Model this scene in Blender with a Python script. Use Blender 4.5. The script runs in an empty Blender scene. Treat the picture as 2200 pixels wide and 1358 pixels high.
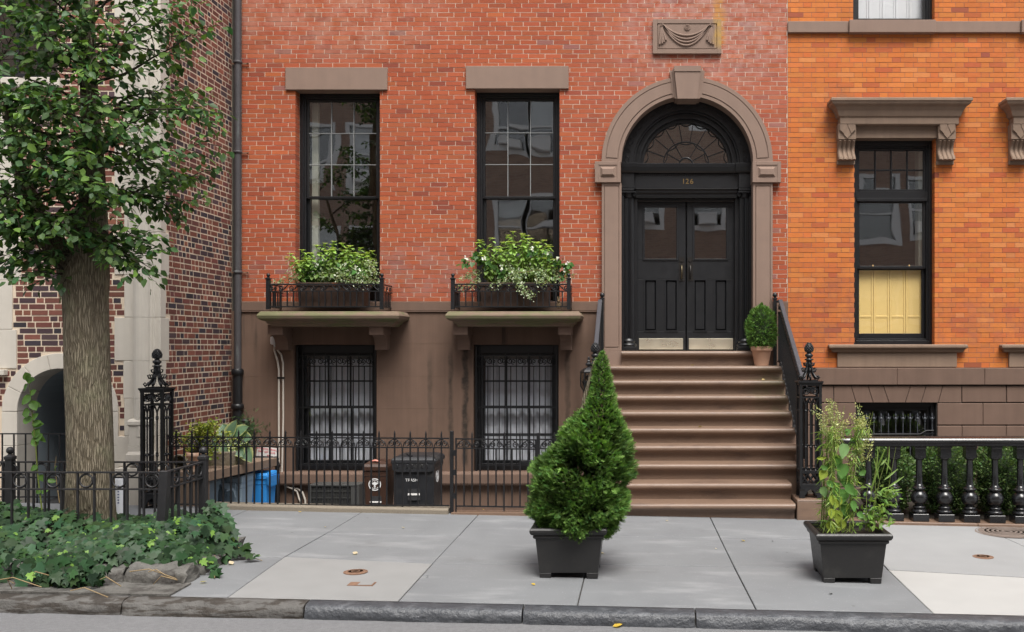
import bpy, math, random
import numpy as np
from mathutils import Vector, Matrix
random.seed(7); RNG = np.random.default_rng(7)
SC = bpy.context.scene
COL = SC.collection
PI = math.pi
R = math.radians

# ---------------------------------------------------------------- camera, sky, sun, exposure
CAM_D, CAM_Z, FPX = 13.4, 1.871, 2100.0        # metres to the brick facade (plane y = 0), eye height, focal length in photo pixels
cam = bpy.data.cameras.new('camera')
cam.sensor_width = 36.0
cam.lens = 36.0 * FPX / 2200.0
cam.shift_x = (1100 - 1380) / 2200.0
cam.shift_y = (746 - 679) / 2200.0
cam.clip_start, cam.clip_end = 0.1, 500.0
camo = bpy.data.objects.new('camera', cam); COL.objects.link(camo)
camo.location = (0, -CAM_D, CAM_Z); camo.rotation_euler = (R(90), 0, 0)
SC.camera = camo

SUN_EL, SUN_ROT = R(61), R(160)
world = bpy.data.worlds.new('World'); SC.world = world; world.use_nodes = True
wn = world.node_tree
for n in list(wn.nodes): wn.nodes.remove(n)
wo = wn.nodes.new('ShaderNodeOutputWorld'); wb = wn.nodes.new('ShaderNodeBackground')
sky = wn.nodes.new('ShaderNodeTexSky'); sky.sky_type = 'NISHITA'; sky.sun_disc = False
sky.sun_elevation = SUN_EL; sky.sun_rotation = SUN_ROT
sky.air_density = 1.0; sky.dust_density = 3.0; sky.ozone_density = 1.0
hs = wn.nodes.new('ShaderNodeHueSaturation'); hs.inputs['Saturation'].default_value = 0.22   # overcast: the blue washed out
wn.links.new(sky.outputs[0], hs.inputs['Color']); wn.links.new(hs.outputs[0], wb.inputs['Color'])
wb.inputs['Strength'].default_value = 0.13
wn.links.new(wb.outputs[0], wo.inputs['Surface'])
sl = bpy.data.lights.new('sun', 'SUN'); sl.energy = 2.3; sl.angle = R(30); sl.color = (1.0, 0.96, 0.9)
so = bpy.data.objects.new('sun', sl); COL.objects.link(so)
_d = Vector((math.sin(SUN_ROT) * math.cos(SUN_EL), math.cos(SUN_ROT) * math.cos(SUN_EL), math.sin(SUN_EL)))
so.rotation_euler = _d.to_track_quat('Z', 'Y').to_euler(); so.location = (4, -12, 20)
SC.view_settings.view_transform = 'Standard'; SC.view_settings.look = 'None'
SC.view_settings.exposure = 0.92; SC.view_settings.gamma = 1.0
SC.view_settings.use_curve_mapping = False
SC.render.engine = 'CYCLES'
SC.cycles.max_bounces = 8; SC.cycles.transparent_max_bounces = 12; SC.cycles.glossy_bounces = 4
SC.cycles.use_denoising = True

# ---------------------------------------------------------------- photograph pixel -> metres at a known depth
def S(Y): return FPX / (CAM_D + Y)
def X(px, Y): return (px - 1380) / S(Y)
def Z(py, Y): return CAM_Z - (py - 746) / S(Y)
GX, GC = 0.021, 0.013
def zg(x, y):
    """ground height: the street falls to the east and the pavement drains to the kerb"""
    return -GX * (x - 0.77) - GC * max(0.0, -2.665 - y) if y > -6.3 else -GX * (x - 0.77) - GC * 3.6
def gp(px, py):
    """ground point seen at a pavement pixel"""
    a = (py - 746) / FPX; b = (px - 1380) / FPX
    d = (CAM_Z - GX * 0.77 + GC * 10.735) / (a - GX * b + GC)
    x, y = b * d, d - CAM_D
    return Vector((x, y, zg(x, y)))
# ---------------------------------------------------------------- objects
ROOT = {}
def link(o, parent=None):
    COL.objects.link(o)
    if parent is not None: o.parent = parent
    return o
def tag(o, label=None, cat=None, group=None, kind=None):
    if label: o['label'] = label
    if cat: o['category'] = cat
    if group: o['group'] = group
    if kind: o['kind'] = kind
    return o
def thing(name, label, cat, loc=(0, 0, 0), group=None, kind=None):
    o = bpy.data.objects.new(name, None); o.empty_display_size = 0.1
    link(o); o.location = loc; ROOT[o.name] = Vector(loc)
    return tag(o, label, cat, group, kind)
def base_of(parent):
    p = parent
    while p.parent is not None: p = p.parent
    return Vector(p.location)
def copy_tree(o, parent=None):
    c = o.copy(); COL.objects.link(c)
    if parent is not None: c.parent = parent
    for ch in list(o.children): copy_tree(ch, c)
    return c

class MB:
    def __init__(s): s.v = []; s.f = []; s.c = []; s.sm = []; s.col = None
    def add(s, vs, fs, smooth=False):
        b = len(s.v); s.v.extend([tuple(v) for v in vs])
        for f in fs:
            s.f.append([i + b for i in f]); s.sm.append(smooth); s.c.append(s.col)
        return s
    def box(s, x0, x1, y0, y1, z0, z1):
        if x0 > x1: x0, x1 = x1, x0
        if y0 > y1: y0, y1 = y1, y0
        if z0 > z1: z0, z1 = z1, z0
        return s.add([(x0,y0,z0),(x1,y0,z0),(x1,y1,z0),(x0,y1,z0),(x0,y0,z1),(x1,y0,z1),(x1,y1,z1),(x0,y1,z1)],
                     [(3,2,1,0),(4,5,6,7),(0,1,5,4),(1,2,6,5),(2,3,7,6),(3,0,4,7)])
    def boxp(s, px0, px1, py0, py1, Y, y1, yp=None):
        """box whose front face at depth Y covers a pixel rectangle of the photograph"""
        return s.box(X(px0,Y), X(px1,Y), Y, y1, Z(py1,Y), Z(py0,Y))
    def bar(s, p, q, w, h, up=(0,0,1)):
        p, q = Vector(p), Vector(q); d = (q - p).normalized(); u = Vector(up)
        if abs(d.dot(u)) > 0.95: u = Vector((0,1,0))
        a = d.cross(u).normalized() * (w/2); b = a.cross(d).normalized() * (h/2)
        return s.add([p-a-b,p+a-b,p+a+b,p-a+b,q-a-b,q+a-b,q+a+b,q-a+b],
                     [(0,1,2,3),(7,6,5,4),(0,4,5,1),(1,5,6,2),(2,6,7,3),(3,7,4,0)])
    def tube(s, pts, r, n=6, closed=False, smooth=True):
        pts = [Vector(p) for p in pts]; m = len(pts)
        rr = r if isinstance(r, (list, tuple)) else [r]*m
        vs = []; prev = None
        for i, p in enumerate(pts):
            a = pts[(i-1) % m] if (closed or i) else p
            b = pts[(i+1) % m] if (closed or i < m-1) else p
            t = (b - a).normalized()
            u = prev if prev is not None else (Vector((0,0,1)) if abs(t.z) < 0.9 else Vector((1,0,0)))
            u = (u - t*u.dot(t)); u = u.normalized() if u.length > 1e-6 else t.orthogonal().normalized()
            prev = u; w = t.cross(u)
            for k in range(n):
                an = 2*PI*k/n; vs.append(p + (u*math.cos(an) + w*math.sin(an))*rr[i])
        fs = []
        for i in range(m if closed else m-1):
            for k in range(n):
                j = (i+1) % m
                fs.append((i*n+k, i*n+(k+1)%n, j*n+(k+1)%n, j*n+k))
        s.add(vs, fs, smooth)
        if not closed:
            s.add(vs[:n], [tuple(range(n))[::-1]]); s.add(vs[-n:], [tuple(range(n))])
        return s
    def lathe(s, prof, cx, cy, z0=0.0, n=16, smooth=True, sx=1, sy=1):
        vs = []
        for r, z in prof:
            for k in range(n):
                a = 2*PI*k/n; vs.append((cx + r*sx*math.cos(a), cy + r*sy*math.sin(a), z0 + z))
        fs = [(i*n+k, i*n+(k+1)%n, (i+1)*n+(k+1)%n, (i+1)*n+k) for i in range(len(prof)-1) for k in range(n)]
        s.add(vs, fs, smooth)
        s.add(vs[:n], [tuple(range(n))[::-1]]); s.add(vs[-n:], [tuple(range(n))])
        return s
    def rects(s, levels, cx, cy, smooth=False):
        """stack of rectangles (half width, half depth, z) joined into one moulded solid"""
        vs = []
        for hx, hy, z in levels:
            vs += [(cx-hx,cy-hy,z),(cx+hx,cy-hy,z),(cx+hx,cy+hy,z),(cx-hx,cy+hy,z)]
        n = len(levels); fs = [(3,2,1,0), (4*n-4,4*n-3,4*n-2,4*n-1)]
        for i in range(n-1):
            for k in range(4): fs.append((4*i+k, 4*i+(k+1)%4, 4*i+4+(k+1)%4, 4*i+4+k))
        return s.add(vs, fs, smooth)
    def cornice(s, x0, x1, yb, levels):
        """moulding that runs along a wall and returns at both ends: levels of (outstand, z), bottom up"""
        vs = []
        for o, z in levels:
            vs += [(x0-o, yb, z), (x0-o, yb-o, z), (x1+o, yb-o, z), (x1+o, yb, z)]
        return s._loops(vs, len(levels))
    def _loops(s, vs, n):
        fs = [(3,2,1,0), (4*n-4,4*n-3,4*n-2,4*n-1)]
        for i in range(n-1):
            for k in range(4): fs.append((4*i+k, 4*i+(k+1)%4, 4*i+4+(k+1)%4, 4*i+4+k))
        return s.add(vs, fs)
    def prism(s, poly, a, b, axis='y', smooth=False):
        """extrude a polygon: axis y -> (x,z), x -> (y,z), z -> (x,y)"""
        n = len(poly)
        mk = {'y': lambda p, t: (p[0], t, p[1]), 'x': lambda p, t: (t, p[0], p[1]), 'z': lambda p, t: (p[0], p[1], t)}[axis]
        vs = [mk(p, a) for p in poly] + [mk(p, b) for p in poly]
        s.add(vs, [tuple(range(n)), tuple(range(n, 2*n))[::-1]])
        fs = [(k, n+k, n+(k+1)%n, (k+1)%n) for k in range(n)]
        return s.add(vs, fs, smooth)
    def arc(s, cx, cz, r0, r1, a0, a1, y0, y1, n=24):
        """flat ring segment in the facade plane with thickness y0..y1"""
        vs = []
        for i in range(n+1):
            a = a0 + (a1-a0)*i/n; c, q = math.cos(a), math.sin(a)
            vs += [(cx+r0*c,y0,cz+r0*q),(cx+r1*c,y0,cz+r1*q),(cx+r1*c,y1,cz+r1*q),(cx+r0*c,y1,cz+r0*q)]
        fs = [(0,1,2,3), (4*n+3,4*n+2,4*n+1,4*n)]
        for i in range(n):
            for k in range(4): fs.append((4*i+k, 4*i+4+k, 4*i+4+(k+1)%4, 4*i+(k+1)%4))
        return s.add(vs, fs)
    def ball(s, c, r, n=10, m=7, sz=1.0):
        prof = [(max(1e-4, r*math.sin(PI*i/m)), -r*sz*math.cos(PI*i/m)) for i in range(m+1)]
        return s.lathe(prof, c[0], c[1], c[2], n)
    def spiral(s, c, r0, r1, turns, a0, th, plane='xz', n=14, sides=4, flip=1):
        pts = []
        for i in range(n+1):
            t = i/n; a = a0 + flip*turns*2*PI*t; r = r0 + (r1-r0)*t
            u, w = r*math.cos(a), r*math.sin(a)
            pts.append((c[0]+u, c[1], c[2]+w) if plane == 'xz' else (c[0], c[1]+u, c[2]+w))
        return s.tube(pts, th, sides, smooth=False)
    def xform(s, M):
        s.v = [tuple(M @ Vector(v)) for v in s.v]; return s
    def build(s, name, mat, parent=None, bevel=0, segs=1, weld=False, recalc=True, kind=None, label=None, shade=None):
        me = bpy.data.meshes.new(name)
        off = base_of(parent) if parent is not None else None
        top = parent is None
        if top:
            a = np.array(s.v); off = Vector(((a[:,0].min()+a[:,0].max())/2, (a[:,1].min()+a[:,1].max())/2, a[:,2].min()))
        me.from_pydata([(v[0]-off[0], v[1]-off[1], v[2]-off[2]) for v in s.v], [], s.f)
        if any(s.sm):
            me.polygons.foreach_set('use_smooth', s.sm)
        if any(c is not None for c in s.c):
            at = me.attributes.new('bcol', 'FLOAT_COLOR', 'FACE')
            at.data.foreach_set('color', np.array([(c or (1,1,1)) + (1,) if len(c or (1,1,1)) == 3 else c for c in s.c], dtype=np.float32).ravel())
        if isinstance(mat, (list, tuple)):
            for m_ in mat: me.materials.append(m_)
        else: me.materials.append(mat)
        if recalc:
            import bmesh
            bm = bmesh.new(); bm.from_mesh(me); bmesh.ops.recalc_face_normals(bm, faces=bm.faces)
            if weld: bmesh.ops.remove_doubles(bm, verts=bm.verts, dist=1e-4)
            bm.to_mesh(me); bm.free()
        o = bpy.data.objects.new(name, me); link(o, parent)
        if top: o.location = off
        if bevel:
            bv = o.modifiers.new('bevel', 'BEVEL'); bv.width = bevel; bv.segments = segs; bv.limit_method = 'ANGLE'; bv.angle_limit = R(35)
        if kind: o['kind'] = kind
        if label: o['label'] = label
        return o

# ---------------------------------------------------------------- materials
def nt_new(name):
    m = bpy.data.materials.new(name); m.use_nodes = True; t = m.node_tree
    for n in list(t.nodes): t.nodes.remove(n)
    out = t.nodes.new('ShaderNodeOutputMaterial')
    return m, t, out
def nn(t, typ, **kw):
    n = t.nodes.new(typ)
    for k, v in kw.items():
        if k.startswith('i_'):
            n.inputs[k[2:].replace('_', ' ')].default_value = v
        else: setattr(n, k, v)
    return n
def math_(t, op, a, b=None, c=None, clamp=False):
    n = t.nodes.new('ShaderNodeMath'); n.operation = op; n.use_clamp = clamp
    for i, v in enumerate((a, b, c)):
        if v is None: continue
        if isinstance(v, (int, float)): n.inputs[i].default_value = v
        else: t.links.new(v, n.inputs[i])
    return n.outputs[0]
def noise(t, pos, scale, detail=4, rough=0.55, stretch=None):
    if stretch:
        mp = t.nodes.new('ShaderNodeMapping'); mp.inputs['Scale'].default_value = stretch
        t.links.new(pos, mp.inputs['Vector']); pos = mp.outputs[0]
    n = t.nodes.new('ShaderNodeTexNoise'); n.inputs['Scale'].default_value = scale
    n.inputs['Detail'].default_value = detail; n.inputs['Roughness'].default_value = rough
    t.links.new(pos, n.inputs['Vector']); return n.outputs['Fac']
def maprange(t, v, a, b, c, d):
    n = t.nodes.new('ShaderNodeMapRange'); n.inputs[1].default_value = a; n.inputs[2].default_value = b
    n.inputs[3].default_value = c; n.inputs[4].default_value = d; n.interpolation_type = 'SMOOTHSTEP'
    t.links.new(v, n.inputs[0]); return n.outputs[0]
def mixc(t, fac, a, b):
    n = t.nodes.new('ShaderNodeMix'); n.data_type = 'RGBA'
    for sock, v in ((n.inputs[0], fac), (n.inputs[6], a), (n.inputs[7], b)):
        if isinstance(v, (int, float)): sock.default_value = v
        elif isinstance(v, (tuple, list)): sock.default_value = tuple(v[:3]) + (1,)
        else: t.links.new(v, sock)
    return n.outputs[2]

def M(name, col, rough=0.75, var=0.2, sc=5.0, big=0.12, bump=0.25, bsc=90.0, bd=0.004, metal=0.0, attr=None, streak=0.0,
      col2=None, c2=(0.55, 0.7), c2sc=3.0, c2stretch=None, spec=0.35, speck=None, extra=None, coat=0.0):
    m, t, out = nt_new(name)
    geo = nn(t, 'ShaderNodeNewGeometry'); pos = geo.outputs['Position']
    p = nn(t, 'ShaderNodeBsdfPrincipled')
    f = math_(t, 'ADD', math_(t, 'MULTIPLY', math_(t, 'SUBTRACT', noise(t, pos, sc, 6), 0.5), 2*var),
              math_(t, 'MULTIPLY', math_(t, 'SUBTRACT', noise(t, pos, 0.7, 3), 0.5), 2*big))
    if streak:
        f = math_(t, 'ADD', f, math_(t, 'MULTIPLY', math_(t, 'SUBTRACT', noise(t, pos, 1.0, 5, 0.6, (9, 9, 0.35)), 0.5), 2*streak))
    f = math_(t, 'ADD', f, 1.0)
    if attr:
        at = nn(t, 'ShaderNodeAttribute', attribute_name=attr); base = at.outputs['Color']
    else:
        rgb = nn(t, 'ShaderNodeRGB'); rgb.outputs[0].default_value = tuple(col) + (1,); base = rgb.outputs[0]
    if col2 is not None:
        mk = maprange(t, noise(t, pos, c2sc, 6, 0.6, c2stretch), c2[0], c2[1], 0, 1)
        base = mixc(t, mk, base, col2)
    if speck:
        scl, thr, scol = speck
        vo = nn(t, 'ShaderNodeTexVoronoi'); vo.inputs['Scale'].default_value = scl; t.links.new(pos, vo.inputs['Vector'])
        mk = math_(t, 'LESS_THAN', vo.outputs['Distance'], thr)
        base = mixc(t, math_(t, 'MULTIPLY', mk, 0.7), base, scol)
    if extra: base = extra(t, pos, base)
    vm = nn(t, 'ShaderNodeVectorMath', operation='SCALE'); t.links.new(base, vm.inputs[0]); t.links.new(f, vm.inputs['Scale'])
    t.links.new(vm.outputs[0], p.inputs['Base Color'])
    rr = math_(t, 'ADD', math_(t, 'MULTIPLY', math_(t, 'SUBTRACT', noise(t, pos, sc*2, 4), 0.5), 0.25), rough, clamp=True)
    t.links.new(rr, p.inputs['Roughness'])
    p.inputs['Metallic'].default_value = metal; p.inputs['Specular IOR Level'].default_value = spec
    if coat: p.inputs['Coat Weight'].default_value = coat; p.inputs['Coat Roughness'].default_value = 0.15
    if bump:
        b = nn(t, 'ShaderNodeBump'); b.inputs['Strength'].default_value = bump; b.inputs['Distance'].default_value = bd
        t.links.new(noise(t, pos, bsc, 5, 0.6), b.inputs['Height']); t.links.new(b.outputs[0], p.inputs['Normal'])
    t.links.new(p.outputs[0], out.inputs['Surface'])
    return m

def leafmat(name, col=(0.05, 0.11, 0.03), attr='lcol', trans=0.25, rough=0.45, spec=0.35):
    m, t, out = nt_new(name)
    if attr:
        at = nn(t, 'ShaderNodeAttribute', attribute_name=attr); base = at.outputs['Color']
    else:
        rgb = nn(t, 'ShaderNodeRGB'); rgb.outputs[0].default_value = tuple(col) + (1,); base = rgb.outputs[0]
    p = nn(t, 'ShaderNodeBsdfPrincipled'); p.inputs['Roughness'].default_value = rough; p.inputs['Specular IOR Level'].default_value = spec
    t.links.new(base, p.inputs['Base Color'])
    tr = nn(t, 'ShaderNodeBsdfTranslucent'); g = nn(t, 'ShaderNodeVectorMath', operation='MULTIPLY')
    g.inputs[1].default_value = (1.2, 1.3, 0.5); t.links.new(base, g.inputs[0]); t.links.new(g.outputs[0], tr.inputs['Color'])
    mx = nn(t, 'ShaderNodeMixShader'); mx.inputs[0].default_value = trans
    t.links.new(p.outputs[0], mx.inputs[1]); t.links.new(tr.outputs[0], mx.inputs[2]); t.links.new(mx.outputs[0], out.inputs['Surface'])
    return m

def glassmat(name, ior=1.75, tint=(0.8, 0.83, 0.82), wav=0.02, wsc=2.5):
    """window pane: old wavy glass, clear with a fresnel reflection"""
    m, t, out = nt_new(name)
    geo = nn(t, 'ShaderNodeNewGeometry'); pos = geo.outputs['Position']
    f0 = ((ior-1)/(ior+1))**2
    lw = nn(t, 'ShaderNodeLayerWeight'); lw.inputs['Blend'].default_value = 0.5
    fz_ = math_(t, 'ADD', math_(t, 'MULTIPLY', math_(t, 'POWER', lw.outputs['Facing'], 5.0), 1-f0), f0, clamp=True)
    tr = nn(t, 'ShaderNodeBsdfTransparent'); tr.inputs['Color'].default_value = tint + (1,)
    gl = nn(t, 'ShaderNodeBsdfGlossy'); gl.inputs['Roughness'].default_value = 0.015
    b = nn(t, 'ShaderNodeBump'); b.inputs['Strength'].default_value = 1.0; b.inputs['Distance'].default_value = wav
    t.links.new(noise(t, pos, wsc, 1, 0.4), b.inputs['Height']); t.links.new(b.outputs[0], gl.inputs['Normal'])
    mx = nn(t, 'ShaderNodeMixShader'); t.links.new(fz_, mx.inputs[0])
    t.links.new(tr.outputs[0], mx.inputs[1]); t.links.new(gl.outputs[0], mx.inputs[2]); t.links.new(mx.outputs[0], out.inputs['Surface'])
    return m

def rust_stain(cx, cz0, cz1, w, col, amt):
    """a stain of its own shape on a wall: column round x = cx from z0 to z1"""
    def fn(t, pos, base):
        sx = nn(t, 'ShaderNodeSeparateXYZ'); t.links.new(pos, sx.inputs[0])
        wob = math_(t, 'MULTIPLY', math_(t, 'SUBTRACT', noise(t, pos, 6, 4), 0.5), w*1.6)
        dx = math_(t, 'ABSOLUTE', math_(t, 'ADD', math_(t, 'SUBTRACT', sx.outputs[0], cx), wob))
        mx = maprange(t, dx, w*0.2, w, 1, 0)
        mz = math_(t, 'MULTIPLY', maprange(t, sx.outputs[2], cz0, cz0+0.15, 0, 1), maprange(t, sx.outputs[2], cz1-0.3, cz1, 1, 0.0))
        k = math_(t, 'MULTIPLY', math_(t, 'MULTIPLY', mx, mz), math_(t, 'MULTIPLY', noise(t, pos, 14, 5), amt*1.6), clamp=True)
        return mixc(t, k, base, col)
    return fn
def chain(*fns):
    def fn(t, pos, base):
        for f in fns: base = f(t, pos, base)
        return base
    return fn
def blotch(cx, cz, rx, rz, col, amt, sc=5.0):
    """weathered patch of its own outline round (cx, cz)"""
    def fn(t, pos, base):
        sx = nn(t, 'ShaderNodeSeparateXYZ'); t.links.new(pos, sx.inputs[0])
        a = math_(t, 'DIVIDE', math_(t, 'SUBTRACT', sx.outputs[0], cx), rx); b = math_(t, 'DIVIDE', math_(t, 'SUBTRACT', sx.outputs[2], cz), rz)
        d = math_(t, 'SQRT', math_(t, 'ADD', math_(t, 'MULTIPLY', a, a), math_(t, 'MULTIPLY', b, b)))
        k = math_(t, 'MULTIPLY', maprange(t, d, 0.35, 1.0, 1, 0), maprange(t, noise(t, pos, sc, 6, 0.65), 0.36, 0.66, 0, 1))
        return mixc(t, math_(t, 'MULTIPLY', k, amt, clamp=True), base, col)
    return fn

def paving_marks(t, pos, base):
    fl = nn(t, 'ShaderNodeMapping'); fl.inputs['Scale'].default_value = (1, 1, 0); t.links.new(pos, fl.inputs['Vector'])
    v = nn(t, 'ShaderNodeTexVoronoi'); v.inputs['Scale'].default_value = 3.2; t.links.new(fl.outputs[0], v.inputs['Vector'])
    g = maprange(t, v.outputs['Distance'], .035, .06, 1, 0)
    base = mixc(t, math_(t, 'MULTIPLY', g, .55), base, (0.09, 0.09, 0.09))
    v2 = nn(t, 'ShaderNodeTexVoronoi'); v2.inputs['Scale'].default_value = 9.0; t.links.new(fl.outputs[0], v2.inputs['Vector'])
    base = mixc(t, math_(t, 'MULTIPLY', maprange(t, v2.outputs['Distance'], .03, .06, 1, 0), .5), base, (0.34, 0.34, 0.33))
    st = maprange(t, noise(t, fl.outputs[0], 1.3, 7, .65), .56, .74, 0, .55)
    base = mixc(t, st, base, (0.115, 0.115, 0.118))
    wash = maprange(t, noise(t, fl.outputs[0], 2.6, 5, .6, (.45, 1.3, 1)), .5, .72, 0, .5)
    return mixc(t, wash, base, (0.29, 0.295, 0.30))
_ef = chain(blotch(0.9, 5.7, 2.3, 2.0, (0.40, 0.17, 0.125), 0.42, 3.5), blotch(0.9, 6.2, 1.7, 1.1, (0.55, 0.42, 0.38), 0.34, 9.0), rust_stain(1.05, 5.95, 6.9, 0.12, (0.52, 0.27, 0.04), 0.6),
            blotch(-3.0, 2.9, 3.5, 0.5, (0.30, 0.16, 0.14), 0.6, 4.0), blotch(-4.3, 6.4, 2.2, 0.8, (0.5, 0.27, 0.2), 0.45, 4.0))
MT = {}
MT['brick_red'] = M('red_brick', None, attr='bcol', rough=0.85, var=0.10, sc=26, big=0.08, bump=0.4, bsc=70, bd=0.003, extra=_ef)
MT['brick_orange'] = M('orange_brick', None, attr='bcol', rough=0.85, var=0.13, sc=22, big=0.10, bump=0.45, bsc=60, bd=0.004,
                       extra=chain(blotch(2.6, 2.3, 0.7, 0.9, (0.32, 0.10, 0.05), 0.7, 5), blotch(4.6, 2.2, 1.2, 0.5, (0.34, 0.11, 0.06), 0.6, 5), blotch(2.7, 5.0, 0.35, 0.7, (0.2, 0.11, 0.07), 0.6, 6)))
MT['brick_dark'] = M('dark_brick', None, attr='bcol', rough=0.85, var=0.22, sc=25, big=0.1, bump=0.5, bsc=60, bd=0.004)
MT['mortar_pale'] = M('pale_mortar', (0.60, 0.50, 0.41), rough=0.95, var=0.2, sc=9, bump=0.3)
MT['mortar_orange'] = M('brown_mortar', (0.25, 0.125, 0.095), rough=0.95, var=0.2, sc=9, bump=0.3)
MT['mortar_cream'] = M('cream_mortar', (0.64, 0.53, 0.41), rough=0.95, var=0.15, sc=9, bump=0.3)
MT['brownstone'] = M('brownstone', (0.150, 0.097, 0.073), rough=0.85, var=0.13, sc=7, big=0.14, bump=0.35, bsc=120, bd=0.003, streak=0.2)
MT['brownstone_wet'] = M('streaked_brownstone', (0.138, 0.087, 0.063), rough=0.85, var=0.13, sc=7, big=0.16, bump=0.35, bsc=120, bd=0.003, streak=0.3,
                         col2=(0.062, 0.042, 0.032), c2=(0.6, 0.7), c2sc=1.0, c2stretch=(5, 5, 0.22),
                         extra=chain(rust_stain(-2.42, .2, 2.3, .06, (.035,.026,.02), 1.1), rust_stain(-2.62, .2, 1.95, .045, (.05,.036,.027), .8), rust_stain(-2.9, .25, 1.9, .05, (.06,.043,.032), .6), rust_stain(-1.02, .3, 2.2, .05, (.05,.036,.027), .7)))
MT['trimstone'] = M('grey_brown_stone', (0.235, 0.163, 0.128), rough=0.85, var=0.10, sc=8, big=0.1, bump=0.3, bsc=160, bd=0.002, streak=0.1, speck=(260, 0.18, (0.12, 0.08, 0.07)),
                    extra=rust_stain(1.05, 5.9, 6.6, 0.1, (0.5, 0.3, 0.06), 0.7))
MT['stepstone'] = M('step_stone', (0.178, 0.114, 0.078), rough=0.5, var=0.12, sc=6, big=0.1, bump=0.3, bsc=110, bd=0.002, speck=(40, 0.1, (0.35, 0.27, 0.23)), spec=0.6, col2=(.115,.072,.052), c2=(.52,.74), c2sc=2.4, c2stretch=(.8, 1, 2.5),
                    extra=blotch(1.75, 1.3, 0.5, 0.45, (0.12, 0.10, 0.05), 0.8, 6))
MT['mossy'] = M('mossy_brownstone', (0.19, 0.135, 0.098), rough=0.85, var=0.15, sc=7, big=0.1, bump=0.35, bsc=110, col2=(0.15, 0.145, 0.075), c2=(0.42, 0.6), c2sc=4.0, c2stretch=(0.6, 1, 3), streak=0.1)
MT['hoodstone'] = M('hood_stone', (0.225, 0.158, 0.115), rough=0.85, var=0.13, sc=6, big=0.1, bump=0.35, bsc=110, streak=0.22)
MT['limestone'] = M('limestone', (0.54, 0.50, 0.44), rough=0.85, var=0.08, sc=6, big=0.1, bump=0.25, bsc=140, bd=0.002, streak=0.1)
MT['iron'] = M('black_iron', (0.0085, 0.009, 0.0105), rough=0.42, var=0.3, sc=30, bump=0.3, bsc=160, bd=0.002, spec=0.5)
MT['iron_gloss'] = M('black_enamel_iron', (0.010, 0.0105, 0.012), rough=0.24, var=0.2, sc=20, bump=0.15, bsc=60, bd=0.002, spec=0.6)
MT['iron_worn'] = M('worn_iron', (0.02, 0.02, 0.022), rough=0.5, var=0.3, sc=30, bump=0.35, bsc=120, bd=0.002, spec=0.5, col2=(0.07, 0.04, 0.028), c2=(0.68, 0.76), c2sc=9)
MT['rail_grey'] = M('grey_rail_paint_and_sheen', (0.055, 0.06, 0.07), rough=0.4, var=0.15, sc=12, bump=0.1, spec=0.5)
MT['black_paint'] = M('black_paint', (0.008, 0.0085, 0.010), rough=0.38, var=0.2, sc=12, bump=0.12, bsc=60, spec=0.5)
MT['door_paint'] = M('door_paint', (0.0105, 0.0112, 0.013), rough=0.42, var=0.15, sc=6, bump=0.06, bsc=120, spec=0.45)
MT['gold'] = M('gold_leaf', (0.27, 0.18, 0.075), rough=0.4, metal=0.6, var=0.3, sc=40, bump=0)
MT['brass'] = M('polished_brass', (0.88, 0.82, 0.66), rough=0.3, metal=0.85, var=0.06, sc=3, bump=0)
MT['dark_brass'] = M('tarnished_brass', (0.13, 0.105, 0.065), rough=0.4, metal=0.8, var=0.3, sc=30, bump=0.05)
MT['dark_bronze'] = M('dark_bronze', (0.035, 0.032, 0.03), rough=0.4, metal=0.5, var=0.3, sc=30, bump=0.05)
MT['glass'] = glassmat('window_glass', 3.3, wav=.0006)
MT['glass_wavy'] = glassmat('wavy_window_glass', 3.4, wav=0.0034, wsc=1.5)
MT['glass_clear'] = glassmat('clear_glass', 1.62, tint=(.97,.97,.96), wav=0.002)
MT['glass_curtain'] = glassmat('curtained_window_glass', 1.7, tint=(0.9, 0.92, 0.95), wav=.001)
MT['interior'] = M('dim_interior_plaster', (0.10, 0.092, 0.085), rough=0.9, bump=0)  # dark plaster colour carries the dimness of the rooms behind the panes
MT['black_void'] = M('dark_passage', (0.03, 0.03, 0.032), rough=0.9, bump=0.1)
MT['blue_grey'] = M('blue_grey_paint', (0.30, 0.35, 0.39), rough=0.6, var=0.08, bump=0.1)
MT['curtain'] = M('white_curtain', (0.86, 0.86, 0.88), rough=0.9, var=0.05, sc=8, bump=0.1)
MT['shutter_cream'] = M('cream_shutter', (0.74, 0.55, 0.22), rough=0.5, var=0.05, bump=0.05)
MT['shutter_grey'] = M('grey_white_shutter', (0.66, 0.68, 0.71), rough=0.5, var=0.05, bump=0.05)
MT['jamb_cream'] = M('cream_jamb', (0.62, 0.58, 0.48), rough=0.6, var=0.05, bump=0.05)
MT['slab'] = M('bluestone_concrete', (0.176, 0.182, 0.189), rough=0.75, var=0.10, sc=4, big=0.16, bump=0.3, bsc=130, bd=0.002, speck=(34, 0.085, (0.46, 0.46, 0.45)), col2=(0.165, 0.17, 0.178), c2=(0.48, 0.72), c2sc=2.2, extra=paving_marks)
MT['slab_light'] = M('pale_new_concrete', (0.235, 0.234, 0.231), rough=0.85, var=0.10, sc=5, big=0.10, bump=0.5, bsc=40, bd=0.002, col2=(0.50, 0.30, 0.17), c2=(0.70, 0.80), c2sc=3.2, speck=(40, 0.07, (0.22, 0.2, 0.18)))
MT['slab_pale'] = M('white_new_concrete', (0.36, 0.355, 0.345), rough=0.85, var=0.07, sc=5, big=0.08, bump=0.5, bsc=40, bd=0.002)
MT['slab_mid'] = M('mid_grey_concrete', (0.265, 0.268, 0.27), rough=0.85, var=0.09, sc=5, big=0.12, bump=0.45, bsc=50, bd=0.002, speck=(40, 0.08, (0.5, 0.5, 0.48)))
MT['joint'] = M('joint_dirt_and_shade', (0.055, 0.05, 0.045), rough=0.95, var=0.5, sc=40, bump=0.4)
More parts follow.
